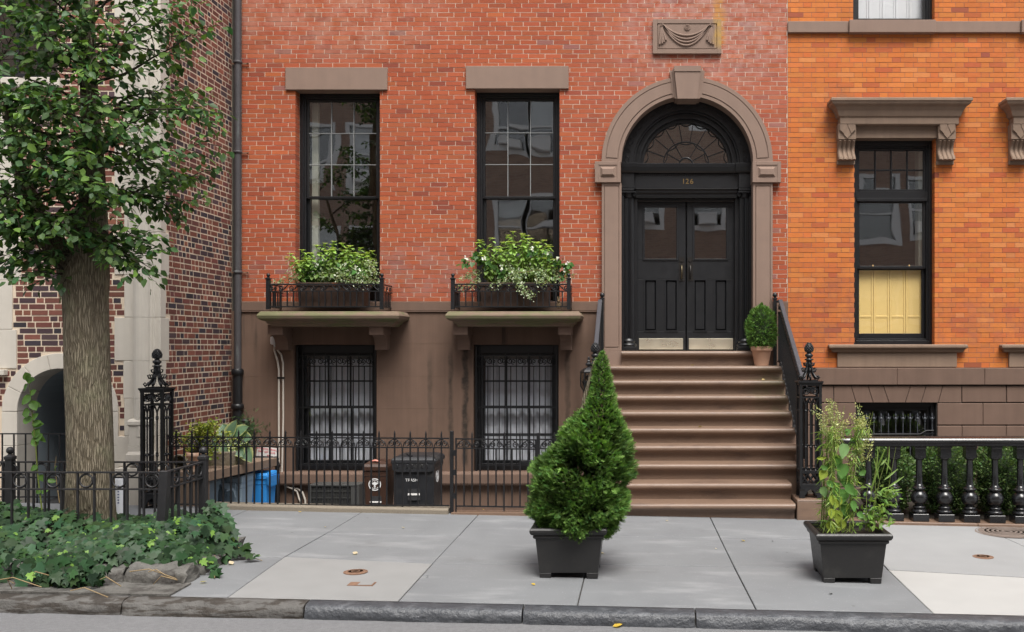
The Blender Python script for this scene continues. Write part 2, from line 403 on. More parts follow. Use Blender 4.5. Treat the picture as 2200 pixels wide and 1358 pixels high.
MT['kerb'] = M('bluestone_kerb', (0.052, 0.056, 0.064), rough=0.42, var=0.3, sc=12, big=0.15, bump=1.0, bsc=26, bd=0.014, spec=0.6, col2=(.095,.10,.11), c2=(.5,.66), c2sc=1.0, c2stretch=(7, 7, 30))
MT['kerb_brown'] = M('weathered_kerb', (0.105, 0.10, 0.094), rough=0.75, var=0.4, sc=10, big=0.15, bump=1.0, bsc=24, bd=0.018, col2=(0.045, 0.038, 0.032), c2=(0.47, 0.58), c2sc=1.0, c2stretch=(6, 6, 42))
MT['asphalt'] = M('worn_asphalt', (0.16, 0.16, 0.165), rough=0.85, var=0.3, sc=28, big=0.12, bump=0.8, bsc=150, bd=0.006, speck=(150, 0.2, (0.34, 0.34, 0.33)))
MT['granite'] = M('speckled_aggregate', (0.21, 0.18, 0.14), rough=0.9, var=0.3, sc=70, bump=0.6, bsc=90, speck=(120, 0.25, (0.14, 0.12, 0.1)))
MT['rough_stone'] = M('rough_grey_stone', (0.125, 0.12, 0.11), rough=0.85, var=0.35, sc=9, big=0.15, bump=1.0, bsc=22, bd=0.02, col2=(0.06, 0.055, 0.05), c2=(0.45, 0.65), c2sc=7)
MT['soil'] = M('dark_soil', (0.028, 0.022, 0.016), rough=0.95, var=0.5, sc=20, bump=0.8, bsc=30, bd=0.02)
MT['planter'] = M('black_planter_resin', (0.019, 0.0185, 0.0185), rough=0.42, col2=(.04,.038,.035), c2=(.55,.8), c2sc=4, var=0.2, sc=20, big=0.1, bump=0.5, bsc=220, bd=0.002, spec=0.5, speck=(45, 0.06, (0.14, 0.13, 0.12)))
MT['terracotta'] = M('terracotta', (0.52, 0.31, 0.21), rough=0.85, var=0.12, sc=7, big=0.1, bump=0.2, col2=(0.58, 0.44, 0.36), c2=(0.5, 0.75), c2sc=4)
MT['trough'] = M('brown_window_box', (0.055, 0.032, 0.023), rough=0.6, var=0.3, sc=10, bump=0.2, col2=(0.16, 0.06, 0.03), c2=(0.64, 0.72), c2sc=6)
MT['stone_trough'] = M('mossy_stone_trough', (0.22, 0.185, 0.14), rough=0.9, var=0.3, sc=9, bump=0.8, bsc=30, bd=0.012, col2=(0.14, 0.13, 0.07), c2=(0.5, 0.65))
MT['bin_black'] = M('black_bin_plastic', (0.02, 0.021, 0.024), rough=0.4, col2=(.05,.048,.045), c2=(.5,.75), c2sc=7, var=0.3, bump=0.1, spec=0.5)
MT['bin_brown'] = M('brown_bin_plastic', (0.045, 0.021, 0.013), rough=0.45, var=0.1, bump=0.1, spec=0.5)
MT['bin_blue'] = M('blue_bin_plastic', (0.03, 0.24, 0.62), rough=0.4, var=0.06, bump=0.05, spec=0.5)
MT['bin_slate'] = M('slate_bin_plastic', (0.24, 0.31, 0.37), rough=0.45, var=0.06, bump=0.05, spec=0.5)
MT['white_print'] = M('white_print', (0.72, 0.72, 0.72), rough=0.6, var=0.05, bump=0)
MT['red_print'] = M('red_print', (0.62, 0.07, 0.10), rough=0.6, var=0.1, bump=0)
MT['sign_white'] = M('white_sign', (0.74, 0.72, 0.70), rough=0.5, var=0.06, bump=0)
MT['pink'] = M('pink_handle', (0.72, 0.30, 0.24), rough=0.4, var=0.05, bump=0)
MT['pipe_white'] = M('off_white_pipe', (0.55, 0.50, 0.44), rough=0.6, var=0.15, sc=12, bump=0.1, col2=(0.24, 0.17, 0.13), c2=(0.58, 0.72), c2sc=5)
MT['pipe_lead'] = M('weathered_lead_pipe', (0.062, 0.058, 0.062), rough=0.6, var=0.2, sc=6, big=0.15, bump=0.2, streak=0.35, col2=(0.13, 0.15, 0.145), c2=(0.6, 0.75), c2stretch=(4, 4, .5))
MT['mesh_grey'] = M('condenser_grille', (0.02, 0.02, 0.019), rough=0.6, var=0.2, bump=0.1)
MT['case_grey'] = M('condenser_case', (0.055, 0.055, 0.053), rough=0.6, var=0.2, bump=0.1)
MT['rusty'] = M('rusty_iron', (0.20, 0.115, 0.075), rough=0.85, var=0.35, sc=30, bump=0.6, bsc=70)
MT['manhole'] = M('brown_manhole_iron', (0.17, 0.135, 0.115), rough=0.7, var=0.3, sc=30, bump=0.8, bsc=60)
def barkmat():
    m, t, out = nt_new('ridged_bark')
    geo = nn(t, 'ShaderNodeNewGeometry'); pos = geo.outputs['Position']; p = nn(t, 'ShaderNodeBsdfPrincipled')
    warp = noise(t, pos, 3.0, 3); add = nn(t, 'ShaderNodeVectorMath', operation='ADD'); t.links.new(pos, add.inputs[0])
    sc_ = nn(t, 'ShaderNodeVectorMath', operation='SCALE'); cmb = nn(t, 'ShaderNodeCombineXYZ'); t.links.new(warp, cmb.inputs[0]); t.links.new(warp, cmb.inputs[1])
    t.links.new(cmb.outputs[0], sc_.inputs[0]); sc_.inputs['Scale'].default_value = 0.06; t.links.new(sc_.outputs[0], add.inputs[1])
    mp = nn(t, 'ShaderNodeMapping'); mp.inputs['Scale'].default_value = (58, 58, 5.0); t.links.new(add.outputs[0], mp.inputs['Vector'])
    vo = nn(t, 'ShaderNodeTexVoronoi'); vo.feature = 'DISTANCE_TO_EDGE'; vo.inputs['Scale'].default_value = 1.0; t.links.new(mp.outputs[0], vo.inputs['Vector'])
    ridge = maprange(t, vo.outputs['Distance'], 0.02, 0.22, 0, 1)
    fine = noise(t, pos, 1.0, 6, 0.65, (120, 120, 25))
    h = math_(t, 'ADD', ridge, math_(t, 'MULTIPLY', fine, 0.5))
    col = mixc(t, ridge, (0.115, 0.096, 0.068), (0.222, 0.190, 0.140))
    col = mixc(t, math_(t, 'MULTIPLY', maprange(t, noise(t, pos, 5, 4), .45, .7, 0, 1), .45), col, (0.24, 0.235, 0.15))
    vm = nn(t, 'ShaderNodeVectorMath', operation='SCALE'); t.links.new(col, vm.inputs[0]); t.links.new(math_(t, 'ADD', math_(t, 'MULTIPLY', fine, .9), .55), vm.inputs['Scale'])
    t.links.new(vm.outputs[0], p.inputs['Base Color']); p.inputs['Roughness'].default_value = .95; p.inputs['Specular IOR Level'].default_value = .1
    b = nn(t, 'ShaderNodeBump'); b.inputs['Strength'].default_value = 1.0; b.inputs['Distance'].default_value = 0.009
    t.links.new(h, b.inputs['Height']); t.links.new(b.outputs[0], p.inputs['Normal']); t.links.new(p.outputs[0], out.inputs['Surface']); return m
MT['bark'] = barkmat()
MT['twig'] = M('dark_twig', (0.045, 0.035, 0.026), rough=0.9, var=0.3, bump=0.2)
MT['stem_green'] = leafmat('green_stem', (0.16, 0.20, 0.05), attr=None, trans=0.1)
MT['stem_dry'] = leafmat('dry_stem', (0.32, 0.23, 0.12), attr=None, trans=0.1)
MT['leaf'] = leafmat('leaves', trans=0.3)
MT['leaf_gloss'] = leafmat('glossy_leaves', trans=0.2, rough=0.5, spec=0.32)
MT['leaf_ivy'] = leafmat('ivy_leaves', trans=0.1, rough=0.5, spec=0.25)
MT['leaf_soft'] = leafmat('soft_leaves', trans=0.22, rough=0.6, spec=0.2)
MT['lamp_glass'] = glassmat('lantern_glass', 1.5, tint=(0.75, 0.75, 0.72), wav=0.0001)
MT['rabbit'] = M('brown_figurine', (0.16, 0.11, 0.06), rough=0.6, var=0.2, bump=0.2)
MT['white_plastic'] = M('white_plastic', (0.75, 0.76, 0.78), rough=0.45, var=0.04, bump=0)
MT['blue_print'] = M('blue_print', (0.05, 0.08, 0.22), rough=0.5, var=0.1, bump=0)
MT['muntin'] = M('grey_glazing_bar', (0.25, 0.26, 0.26), rough=.5, bump=0)
MT['white_window'] = M('white_window_paint', (0.85, 0.85, 0.84), rough=0.5, var=0.05, bump=0)
def oppbrick():
    m, t, out = nt_new('brown_facing_brick'); geo = nn(t, 'ShaderNodeNewGeometry'); p = nn(t, 'ShaderNodeBsdfPrincipled'); p.inputs['Roughness'].default_value = .9
    sx = nn(t, 'ShaderNodeSeparateXYZ'); cb = nn(t, 'ShaderNodeCombineXYZ'); t.links.new(geo.outputs['Position'], sx.inputs[0]); t.links.new(sx.outputs[0], cb.inputs[0]); t.links.new(sx.outputs[2], cb.inputs[1])
    b = nn(t, 'ShaderNodeTexBrick'); b.inputs['Scale'].default_value = 1; b.inputs['Brick Width'].default_value = .22; b.inputs['Row Height'].default_value = .075; b.inputs['Mortar Size'].default_value = .007
    b.inputs['Color1'].default_value = (.42,.28,.21,1); b.inputs['Color2'].default_value = (.32,.20,.155,1); b.inputs['Mortar'].default_value = (.42,.36,.3,1)
    t.links.new(cb.outputs[0], b.inputs['Vector']); t.links.new(b.outputs['Color'], p.inputs['Base Color']); t.links.new(p.outputs[0], out.inputs['Surface']); return m
MT['opp_brick'] = oppbrick()

# ---------------------------------------------------------------- scattering many small leaves as one mesh
def leaf_ovate(w=0.30, cup=0.06, droop=0.12):
    v = [(0,0,0),(w*.95,.34,cup),(w*.72,.68,cup*.6-droop*.4),(0,1,-droop),(-w*.72,.68,cup*.6-droop*.4),(-w*.95,.34,cup),(0,.5,-.03-droop*.2)]
    return np.array(v), np.array([(6,0,1),(6,1,2),(6,2,3),(6,3,4),(6,4,5),(6,5,0)])
def leaf_ivy():
    o = [(0,0,0),(.22,-.10,.02),(.50,.12,-.06),(.30,.34,.05),(.46,.62,-.05),(.20,.60,.04),(0,1.0,-.10),(-.20,.60,.04),(-.46,.62,-.05),(-.30,.34,.05),(-.50,.12,-.06),(-.22,-.10,.02),(0,.38,-.015)]
    return np.array(o), np.array([(12,i,(i+1)%12) for i in range(12)])
def leaf_heart():
    o = [(0,0.06,0),(.20,-.06,.03),(.42,.10,.02),(.40,.38,.03),(.22,.72,-.02),(0,1,-.12),(-.22,.72,-.02),(-.40,.38,.03),(-.42,.10,.02),(-.20,-.06,.03),(0,.45,-.04)]
    return np.array(o), np.array([(10,i,(i+1)%10) for i in range(10)])
def spray():
    """flat feathery conifer spray"""
    v = [(-.035,0,0),(.035,0,0),(0,1,-.03)]; f = [(0,1,2)]
    for i, (y, l) in enumerate([(.12,.36),(.26,.42),(.40,.38),(.54,.32),(.68,.24),(.80,.17)]):
        for sg in (-1, 1):
            b = len(v); a = R(42)
            dx, dy = math.sin(a)*l*sg, math.cos(a)*l
            v += [(0,y-.045,0),(0,y+.045,0),(dx,y+dy,.03*((i%2)*2-1))]; f.append((b,b+1,b+2))
    return np.array(v), np.array(f)
def leaf_strip():
    v = [(-.03,0,0),(.03,0,0),(.045,.45,.03),(-.045,.45,.03),(0,1,-.12)]
    return np.array(v), np.array([(0,1,2),(0,2,3),(3,2,4)])
def leaf_quad():
    v = [(0,0,0),(.28,.5,.05),(0,1,-.03),(-.28,.5,.05)]
    return np.array(v), np.array([(0,1,2),(0,2,3)])

def unit(a): return a / np.maximum(np.linalg.norm(a, axis=-1, keepdims=True), 1e-9)
def scatter(name, tmpl, P, D, Nn, Sz, Cc, mat, parent=None, kind=None, width=None, origin=None):
    T, F = tmpl; P = np.asarray(P, float); N = len(P)
    y = unit(np.asarray(D, float)); nrm = np.asarray(Nn, float)
    x = unit(np.cross(y, nrm)); z = np.cross(x, y)
    Sz = np.broadcast_to(np.asarray(Sz, float), (N,))
    wd = np.ones(N) if width is None else np.broadcast_to(np.asarray(width, float), (N,))
    V = P[:,None,:] + Sz[:,None,None]*(T[None,:,0:1]*wd[:,None,None]*x[:,None,:] + T[None,:,1:2]*y[:,None,:] + T[None,:,2:3]*z[:,None,:])
    off = np.array(base_of(parent)) if parent is not None else (np.array(origin) if origin is not None else np.array([P[:,0].mean(), P[:,1].mean(), P[:,2].min()]))
    V = (V - off).reshape(-1, 3)
    nv = len(T); FF = (F[None] + (np.arange(N)*nv)[:,None,None]).reshape(-1, 3)
    me = bpy.data.meshes.new(name); me.vertices.add(len(V)); me.vertices.foreach_set('co', V.ravel())
    me.loops.add(FF.size); me.loops.foreach_set('vertex_index', FF.ravel().astype(np.int32))
    me.polygons.add(len(FF)); me.polygons.foreach_set('loop_start', np.arange(0, FF.size, 3, dtype=np.int32))
    me.update(calc_edges=True)
    at = me.attributes.new('lcol', 'FLOAT_COLOR', 'POINT')
    cc = np.concatenate([np.asarray(Cc, float), np.ones((N, 1))], 1)
    at.data.foreach_set('color', np.repeat(cc, nv, axis=0).astype(np.float32).ravel())
    me.polygons.foreach_set('use_smooth', np.ones(len(FF), bool))
    me.materials.append(mat); me.validate()
    o = bpy.data.objects.new(name, me); link(o, parent)
    if parent is None: o.location = off
    if kind: o['kind'] = kind
    return o
def leafcols(N, base, var=0.25, hue=0.15, light=None, plight=0.0):
    base = np.asarray(base, float)
    k = 1 + RNG.normal(0, var, (N, 1)); c = base*np.clip(k, 0.45, 1.9)
    c[:, 0] *= 1 + RNG.normal(0, hue, N); c[:, 2] *= 1 + RNG.normal(0, hue, N)
    if light is not None:
        m = RNG.random(N) < plight; c[m] = np.asarray(light)*np.clip(1 + RNG.normal(0, .15, (m.sum(), 1)), .6, 1.4)
    return np.clip(c, 0.003, 0.95)
def rdir(N): return unit(RNG.normal(0, 1, (N, 3)))
def text(body, size, loc, mat, parent, name='lettering', depth=0.001, rot=(R(90), 0, 0), spacing=1.0, align='CENTER'):
    cu = bpy.data.curves.new(name, 'FONT'); cu.body = body; cu.size = size; cu.extrude = depth
    cu.align_x = align; cu.align_y = 'CENTER'; cu.space_character = spacing
    tmp = bpy.data.objects.new('tmp', cu); COL.objects.link(tmp)
    me = bpy.data.meshes.new_from_object(tmp.evaluated_get(bpy.context.evaluated_depsgraph_get()))
    bpy.data.objects.remove(tmp); bpy.data.curves.remove(cu); me.name = name
    me.materials.clear(); me.materials.append(mat)
    o = bpy.data.objects.new(name, me); link(o, parent)
    o.location = Vector(loc) - (base_of(parent) if parent is not None else Vector((0,0,0))); o.rotation_euler = rot
    return o
# ================================================================ GROUND
KB = lambda x: -6.24 - 0.006*x          # back edge of the kerb
def ground_sheet(name, x0, x1, y0, y1, dz, mat, nx=24, th=0.25, parent=None):
    m = MB(); vs = []; 
    for i in range(nx+1):
        x = x0 + (x1-x0)*i/nx
        for y in (y0, y1): vs.append((x, y, zg(x, y)+dz))
    fs = [(2*i, 2*i+2, 2*i+3, 2*i+1) for i in range(nx)]
    m.add(vs, fs); return m.build(name, mat, parent)
# the bed under the paving, seen only in the joints
_b = MB()
_b.add([(-22,-6.3,zg(-22,-6.3)-.02),(22,-6.3,zg(22,-6.3)-.02),(22,-2.62,zg(22,-2.62)-.02),(-22,-2.62,zg(-22,-2.62)-.02)], [(0,1,2,3)])
pav = _b.build('pavement', MT['joint']); pav['kind'] = 'structure'

def trans(*pts): return [gp(*p) for p in pts]     # one cross joint: kerb, front seam, middle seam, back
far_l = [Vector((-9.6, KB(-9.6), 0)), Vector((-9.6,-5.2,0)), Vector((-9.6,-3.9,0)), Vector((-9.6,-2.66,0))]
TJ = [far_l,
      [Vector((-6.9, KB(-6.9), 0)), Vector((-6.6,-5.3,0)), Vector((-6.2,-3.95,0)), Vector((-5.9,-2.66,0))],
      [Vector((-4.55, KB(-4.5), 0)), Vector((-4.5,-5.2,0)), Vector((-4.35,-3.95,0)), gp(533,1096)],
      trans((493,1280),(611,1196),(700,1146),(776,1101)),
      trans((853,1294),(929,1211),(985,1151),(1027,1106)),
      trans((1240,1302),(1262,1212),(1278,1152),(1290,1108)),
      trans((1622,1303),(1577,1217),(1547,1156),(1526,1113)),
      trans((2003,1315),(1908,1224),(1850,1160),(1800,1119)),
      [Vector((4.05, KB(4), 0)), Vector((3.92,-5.2,0)), Vector((3.75,-3.95,0)), Vector((3.62,-2.66,0))],
      [Vector((5.9, KB(5.9), 0)), Vector((5.9,-5.2,0)), Vector((5.9,-3.95,0)), Vector((5.9,-2.66,0))],
      [Vector((9.5, KB(9.5), 0)), Vector((9.5,-5.2,0)), Vector((9.5,-3.95,0)), Vector((9.5,-2.66,0))]]
slabmat = {}
for t in TJ: t[0].y = KB(t[0].x) + .004; t[3].y = -2.64
def slab(a, b, c, d, mat, gap=0.006):
    P = [Vector((p.x, p.y, 0)) for p in (a, b, c, d)]; cen = sum(P, Vector())/4
    Q = []
    for i in range(4):
        e1 = (P[i]-P[i-1]).normalized(); e2 = (P[(i+1)%4]-P[i]).normalized()
        Q.append(P[i] + (e2 - e1)*gap*0.75)
    dz = random.uniform(-.003, .003)
    m = MB(); z = [zg(q.x, q.y)+dz for q in Q]
    ins = 0.004
    top = [q + (cen-q).normalized()*ins*1.6 for q in Q]
    vs = [(q.x,q.y,zz-.05) for q, zz in zip(Q,z)] + [(q.x,q.y,zz-.004) for q, zz in zip(Q,z)] + [(q.x,q.y,zz) for q, zz in zip(top,z)]
    fs = [(8,9,10,11)] + [(4*l+k,4*l+(k+1)%4,4*l+4+(k+1)%4,4*l+4+k) for l in (0,1) for k in range(4)]
    m.add(vs, fs); o = m.build('slab', mat, pav); return o
for i in range(len(TJ)-1):
    for r in range(3):
        mt = MT['slab']
        if r == 0 and i == 3: mt = MT['slab_light']
        if r == 0 and i >= 7: mt = MT['slab_pale']
        if r >= 1 and i >= 7: mt = MT['slab_mid']
        slab(TJ[i][r], TJ[i+1][r], TJ[i+1][r+1], TJ[i][r+1], mt)

# kerb stones: rough quarried faces, rounded noses
kerb = thing('kerb', None, None, (0,-6.3,0), kind='structure')
def kerb_stone(x0, x1, mat, amp, seed):
    rs = np.random.default_rng(seed); m = MB(); n = max(6, int((x1-x0)/0.05)); prof = [(0.0,-.28),(0.0,-.001),(-.05,0.0),(-.10,-.002),(-.135,-.008),(-.155,-.024),(-.165,-.05),(-.168,-.08),(-.166,-.11),(-.17,-.28)]
    k = len(prof); vs = []
    low = rs.normal(0, 1, (n+1+6, k+4))
    for _ in range(2): low = (low + np.roll(low,1,0) + np.roll(low,1,1) + np.roll(low,-1,0))/2.6
    for i in range(n+1):
        x = x0 + (x1-x0)*i/n; yb = KB(x)
        for j, (py, pz) in enumerate(prof):
            a = amp*low[i, j]*(0.15 if j < 3 else 1.0)
            e = 0.012 if i in (0, n) and 2 < j < 9 else 0
            vs.append((x, yb+py+a*0.8+e, zg(x,-6.25)+pz-(0.25*abs(a) if j > 2 else 0)+ (a*.25 if j<=3 and j>0 else 0)))
    fs = [(i*k+j, i*k+j+1, (i+1)*k+j+1, (i+1)*k+j) for i in range(n) for j in range(k-1)]
    m.add(vs, fs, True); m.add(vs[:k], [tuple(range(k))]); m.add(vs[-k:], [tuple(range(k))[::-1]])
    return m.build('kerb_stone', mat, kerb)
_kx = [-16, -11, -7.6, gp(262,1290).x, gp(657,1296).x, gp(1124,1306).x, gp(1493,1310).x, 4.6, 8, 13, 18]
for i in range(len(_kx)-1):
    kerb_stone(_kx[i]+.006, _kx[i+1]-.006, MT['kerb_brown'] if i <= 3 else MT['kerb'], .011 if i <= 3 else .007, 40+i)

# roadway with a crown, the far kerb and pavement behind the camera
_r = MB(); vs = []
_ry = [-6.28, -8.0, -11.5, -15.0, -16.7]; _rz = [-.105, -.06, -.01, -.06, -.105]
for x in (-60, 60):
    for y, z in zip(_ry, _rz): vs.append((x, y, zg(x, -6.5)+z))
_r.add(vs, [(i, i+5, i+6, i+1) for i in range(4)])
_r.build('road', MT['asphalt'])['kind'] = 'structure'
_r = MB(); _r.add([(-60,-16.9,zg(-60,-6.5)+.02),(60,-16.9,zg(60,-6.5)+.02),(60,-21,zg(60,-6.5)+.05),(-60,-21,zg(-60,-6.5)+.05)], [(0,1,2,3)])
_r.box(-60,60,-16.9,-16.72,-1.6,-1.0) if False else None
_r.build('opposite_pavement', MT['slab_mid'])['kind'] = 'structure'
_r = MB()
_r.add([(-60,-16.7,zg(-60,-6.5)-.12),(60,-16.7,zg(60,-6.5)-.12),(60,-16.7,zg(60,-6.5)+.02),(-60,-16.7,zg(-60,-6.5)+.02),(60,-16.9,zg(60,-6.5)+.021),(-60,-16.9,zg(-60,-6.5)+.021)], [(0,1,2,3),(3,2,4,5)])
_r.build('opposite_kerb', MT['kerb'])['kind'] = 'structure'
# earth sheet to the horizon below everything
_r = MB(); _r.add([(-220,-220,-5.2),(220,-220,-5.2),(220,220,-5.2),(-220,220,-5.2)], [(0,1,2,3)])
_r.build('terrain', MT['soil'])['kind'] = 'structure'

# sunken areaway in front of the main house, with its floor and the retaining edge under the railing
FLOOR = -0.42
_a = MB(); _a.box(-5.62, -0.66, -2.60, 0.02, FLOOR-.1, FLOOR)
_a.build('areaway_floor', MT['slab'])['kind'] = 'structure'

# pavement iron: covers let into the slabs
def cover(px, py, rx, mat, label, name='manhole_cover', ribs=3):
    c = gp(px, py); t = thing(name, label, 'manhole cover' if rx > .2 else 'valve cover', (c.x, c.y, c.z))
    m = MB(); m.lathe([(rx*1.12,0.0),(rx*1.12,.005),(rx*1.02,.006),(rx*1.02,.003)], c.x, c.y, c.z+.0005, 24, False); m.build('frame', mat, t)
    m = MB(); m.lathe([(rx*.98,0.0),(rx*.98,.005),(rx*.9,.007),(0.001,.007)], c.x, c.y, c.z+.001, 24, False)
    for k in range(1, ribs+1):
        r = rx*.85*k/(ribs+.3); m.lathe([(r-.006*rx*8,.007),(r-.004,.0105),(r+.004,.0105),(r+.006*rx*8,.007)], c.x, c.y, c.z+.001, 22, False)
    m.build('lid', mat, t); return t
cover(2163, 1143, .30, MT['manhole'], 'large round brown manhole cover in the pavement by the baluster wall', ribs=5)
cover(2112, 1197, .085, MT['rusty'], 'small rusty round valve cover on grey paving near the right planter', 'valve_cover', 2)
cover(764, 1229.5, .087, MT['rusty'], 'small rusty round valve cover in the pale concrete slab', 'valve_cover', 2)
c = gp(777, 1255); t = thing('valve_box', 'cracked rectangular iron box lid sunk in the pale concrete slab', 'valve box', c)
m = MB(); m.box(c.x-.10,c.x+.10,c.y-.055,c.y+.055,c.z-.02,c.z+.004); m.build('rim', MT['rusty'], t)
m = MB(); m.box(c.x-.02,c.x+.088,c.y-.045,c.y+.045,c.z-.01,c.z+.0065); m.build('lid', MT['slab_light'], t)

# stone strip under the railing (aggregate) and doorstep strip by the gate
t = thing('stone_edging', 'long speckled beige stone strip beneath the areaway railing', 'edging', (-3.3,-2.7,0))
x0, x1 = X(452,-2.7), X(966,-2.7)
m = MB(); n = 10; vs = []
for i in range(n+1):
    x = x0 + (x1-x0)*i/n; z = zg(x,-2.7); w = .004*math.sin(i*2.1)
    vs += [(x,-2.80+w,z-.05),(x,-2.80+w,z+.042),(x,-2.78+w,z+.055),(x,-2.62,z+.055),(x,-2.60,FLOOR)]
m.add(vs, [(i*5+j, i*5+j+1, i*5+6+j, i*5+5+j) for i in range(n) for j in range(4)]); m.add(vs[:5],[(0,1,2,3,4)]); m.add(vs[-5:],[(4,3,2,1,0)])
m.build('strip', MT['granite'], t, bevel=.006)
t = thing('gate_step', 'low brownstone sill under the areaway gate', 'step', (-1.3,-2.7,0))
m = MB(); x0, x1 = X(972,-2.7), -0.66; m.box(x0, x0+.98, -2.79, -2.60, -.42, zg(x0,-2.7)+.012); m.build('sill', MT['stepstone'], t)
m = MB(); m.box(x0+.99, x1-.01, -2.78, -2.60, -.42, zg(x1,-2.7)+.022); m.build('sill', MT['stepstone'], t)
# ================================================================ WALLS OF BRICK
def jit(c, v, h=.06):
    k = 1 + random.gauss(0, v); return tuple(max(.004, min(.95, c[i]*k*(1+random.gauss(0, h*.5)))) for i in range(3))
def sub_intervals(a, b, holes):
    out = [(a, b)]
    for h0, h1 in holes:
        nx = []
        for p, q in out:
            if h1 <= p or h0 >= q: nx.append((p, q)); continue
            if h0 > p: nx.append((p, h0))
            if h1 < q: nx.append((h1, q))
        out = nx
    return out
def brick_wall(house, x0, x1, z0, z1, course, pattern, joint, face, depth, holes, palette, mat, focus, side=False, n_ind=300, phase=0.0, minlen=.014):
    """bricks laid course by course; the ones nearest the focus are separate parts, the rest one stuff part"""
    items = []; nrow = int((z1-z0)/course)
    for r in range(nrow):
        za, zb = z0 + r*course, z0 + (r+1)*course; zm = (za+zb)/2
        hz = holes(za, zb); seq = pattern(r)
        tot = sum(seq); x = x0 - (tot if phase == 0 else 0) + (phase if phase else 0); i = 0
        x = x0 - seq[0]*random.random()*0 - pattern(r, True)
        while x < x1:
            L = seq[i % len(seq)]; i += 1
            jx = random.uniform(-.006, .006)
            a, b = max(x, x0), min(x+L, x1); x += L
            for p, q in sub_intervals(a, b, hz):
                if q-p < minlen: continue
                items.append((p + joint/2, q - joint/2, za + joint/2 + random.uniform(-.001,.001), zb - joint/2 + random.uniform(-.001,.001), random.uniform(-.001,.0012)))
    full = max(pattern(0))
    key = [((i_[0]+i_[1])/2-focus[0])**2 + ((i_[2]+i_[3])/2-focus[1])**2 + (0 if i_[1]-i_[0] > full*.8 else 1e3) for i_ in items]
    order = sorted(range(len(items)), key=lambda k: key[k]); ind = set(order[:n_ind])
    stuff = MB(); cache = []
    hb = base_of(house)
    L0 = full - joint; H0 = course - joint
    def mk(m, a, b, z0_, z1_, o):
        if side: m.box(face-depth, face+o, a, b, z0_, z1_)
        else: m.box(a, b, face-o, face+depth, z0_, z1_)
    for k in range(24):
        m = MB(); m.col = palette(); 
        if side: m.box(-depth, .0012*(k%3), -L0/2, L0/2, -H0/2, H0/2)
        else: m.box(-L0/2, L0/2, -.0012*(k%3), depth, -H0/2, H0/2)
        me = bpy.data.meshes.new('brick'); me.from_pydata(m.v, [], m.f)
        at = me.attributes.new('bcol','FLOAT_COLOR','FACE'); at.data.foreach_set('color', np.array([tuple(c)+(1,) for c in m.c], np.float32).ravel())
        me.materials.append(mat); cache.append(me)
    for k, (a, b, za, zb, o) in enumerate(items):
        if k in ind:
            ob = bpy.data.objects.new('brick', random.choice(cache)); link(ob, house)
            c = ((face+o*.4, (a+b)/2, (za+zb)/2) if side else ((a+b)/2, face-o*.4, (za+zb)/2))
            ob.location = Vector(c) - hb
            s = ((b-a)/L0); ob.scale = (1, s, (zb-za)/H0) if side else (s, 1, (zb-za)/H0)
        else:
            stuff.col = palette(); mk(stuff, a, b, za, zb, o)
    stuff.build('bricks', mat, house, recalc=False, kind='stuff')
    return len(items)
def wall_slab(m, x0, x1, z0, z1, y0, y1, rects, arch=None, n=14, side=False):
    """solid wall with rectangular holes and one arched hole, cut into boxes"""
    zs = {z0, z1}
    for a, b, c, d in rects: zs |= {c, d}
    if arch:
        cx, cz, rad, zb = arch; zs |= {zb, cz}
        zs |= {cz + rad*math.sin(PI/2*i/n) for i in range(1, n+1)}
    zs = sorted(z for z in zs if z0-1e-9 <= z <= z1+1e-9)
    for a, b in zip(zs, zs[1:]):
        if b-a < 1e-6: continue
        zm = (a+b)/2; H = [(r[0], r[1]) for r in rects if r[2] < zm < r[3]]
        if arch:
            if zb < zm <= cz: H.append((cx-rad, cx+rad))
            elif cz < zm < cz+rad:
                w = math.sqrt(max(0, rad*rad-(zm-cz)**2)); H.append((cx-w, cx+w))
        for p, q in sub_intervals(x0, x1, H):
            if side: m.box(y0, y1, p, q, a, b)
            else: m.box(p, q, y0, y1, a, b)
def rect_holes(rects, arch=None, pad=0.009):
    def fn(za, zb):
        H = []
        for a, b, c, d in rects:
            if za < d-.012 and zb > c+.012: H.append((a+pad, b-pad))
        if arch:
            cx, cz, rad, z_ = arch; zz = min(abs(za-cz), abs(zb-cz)) if za > cz else 0
            if zb > z_ and (za < cz + rad): 
                w = math.sqrt(max(0, rad*rad-zz*zz)); H.append((cx-w, cx+w))
        return H
    return fn

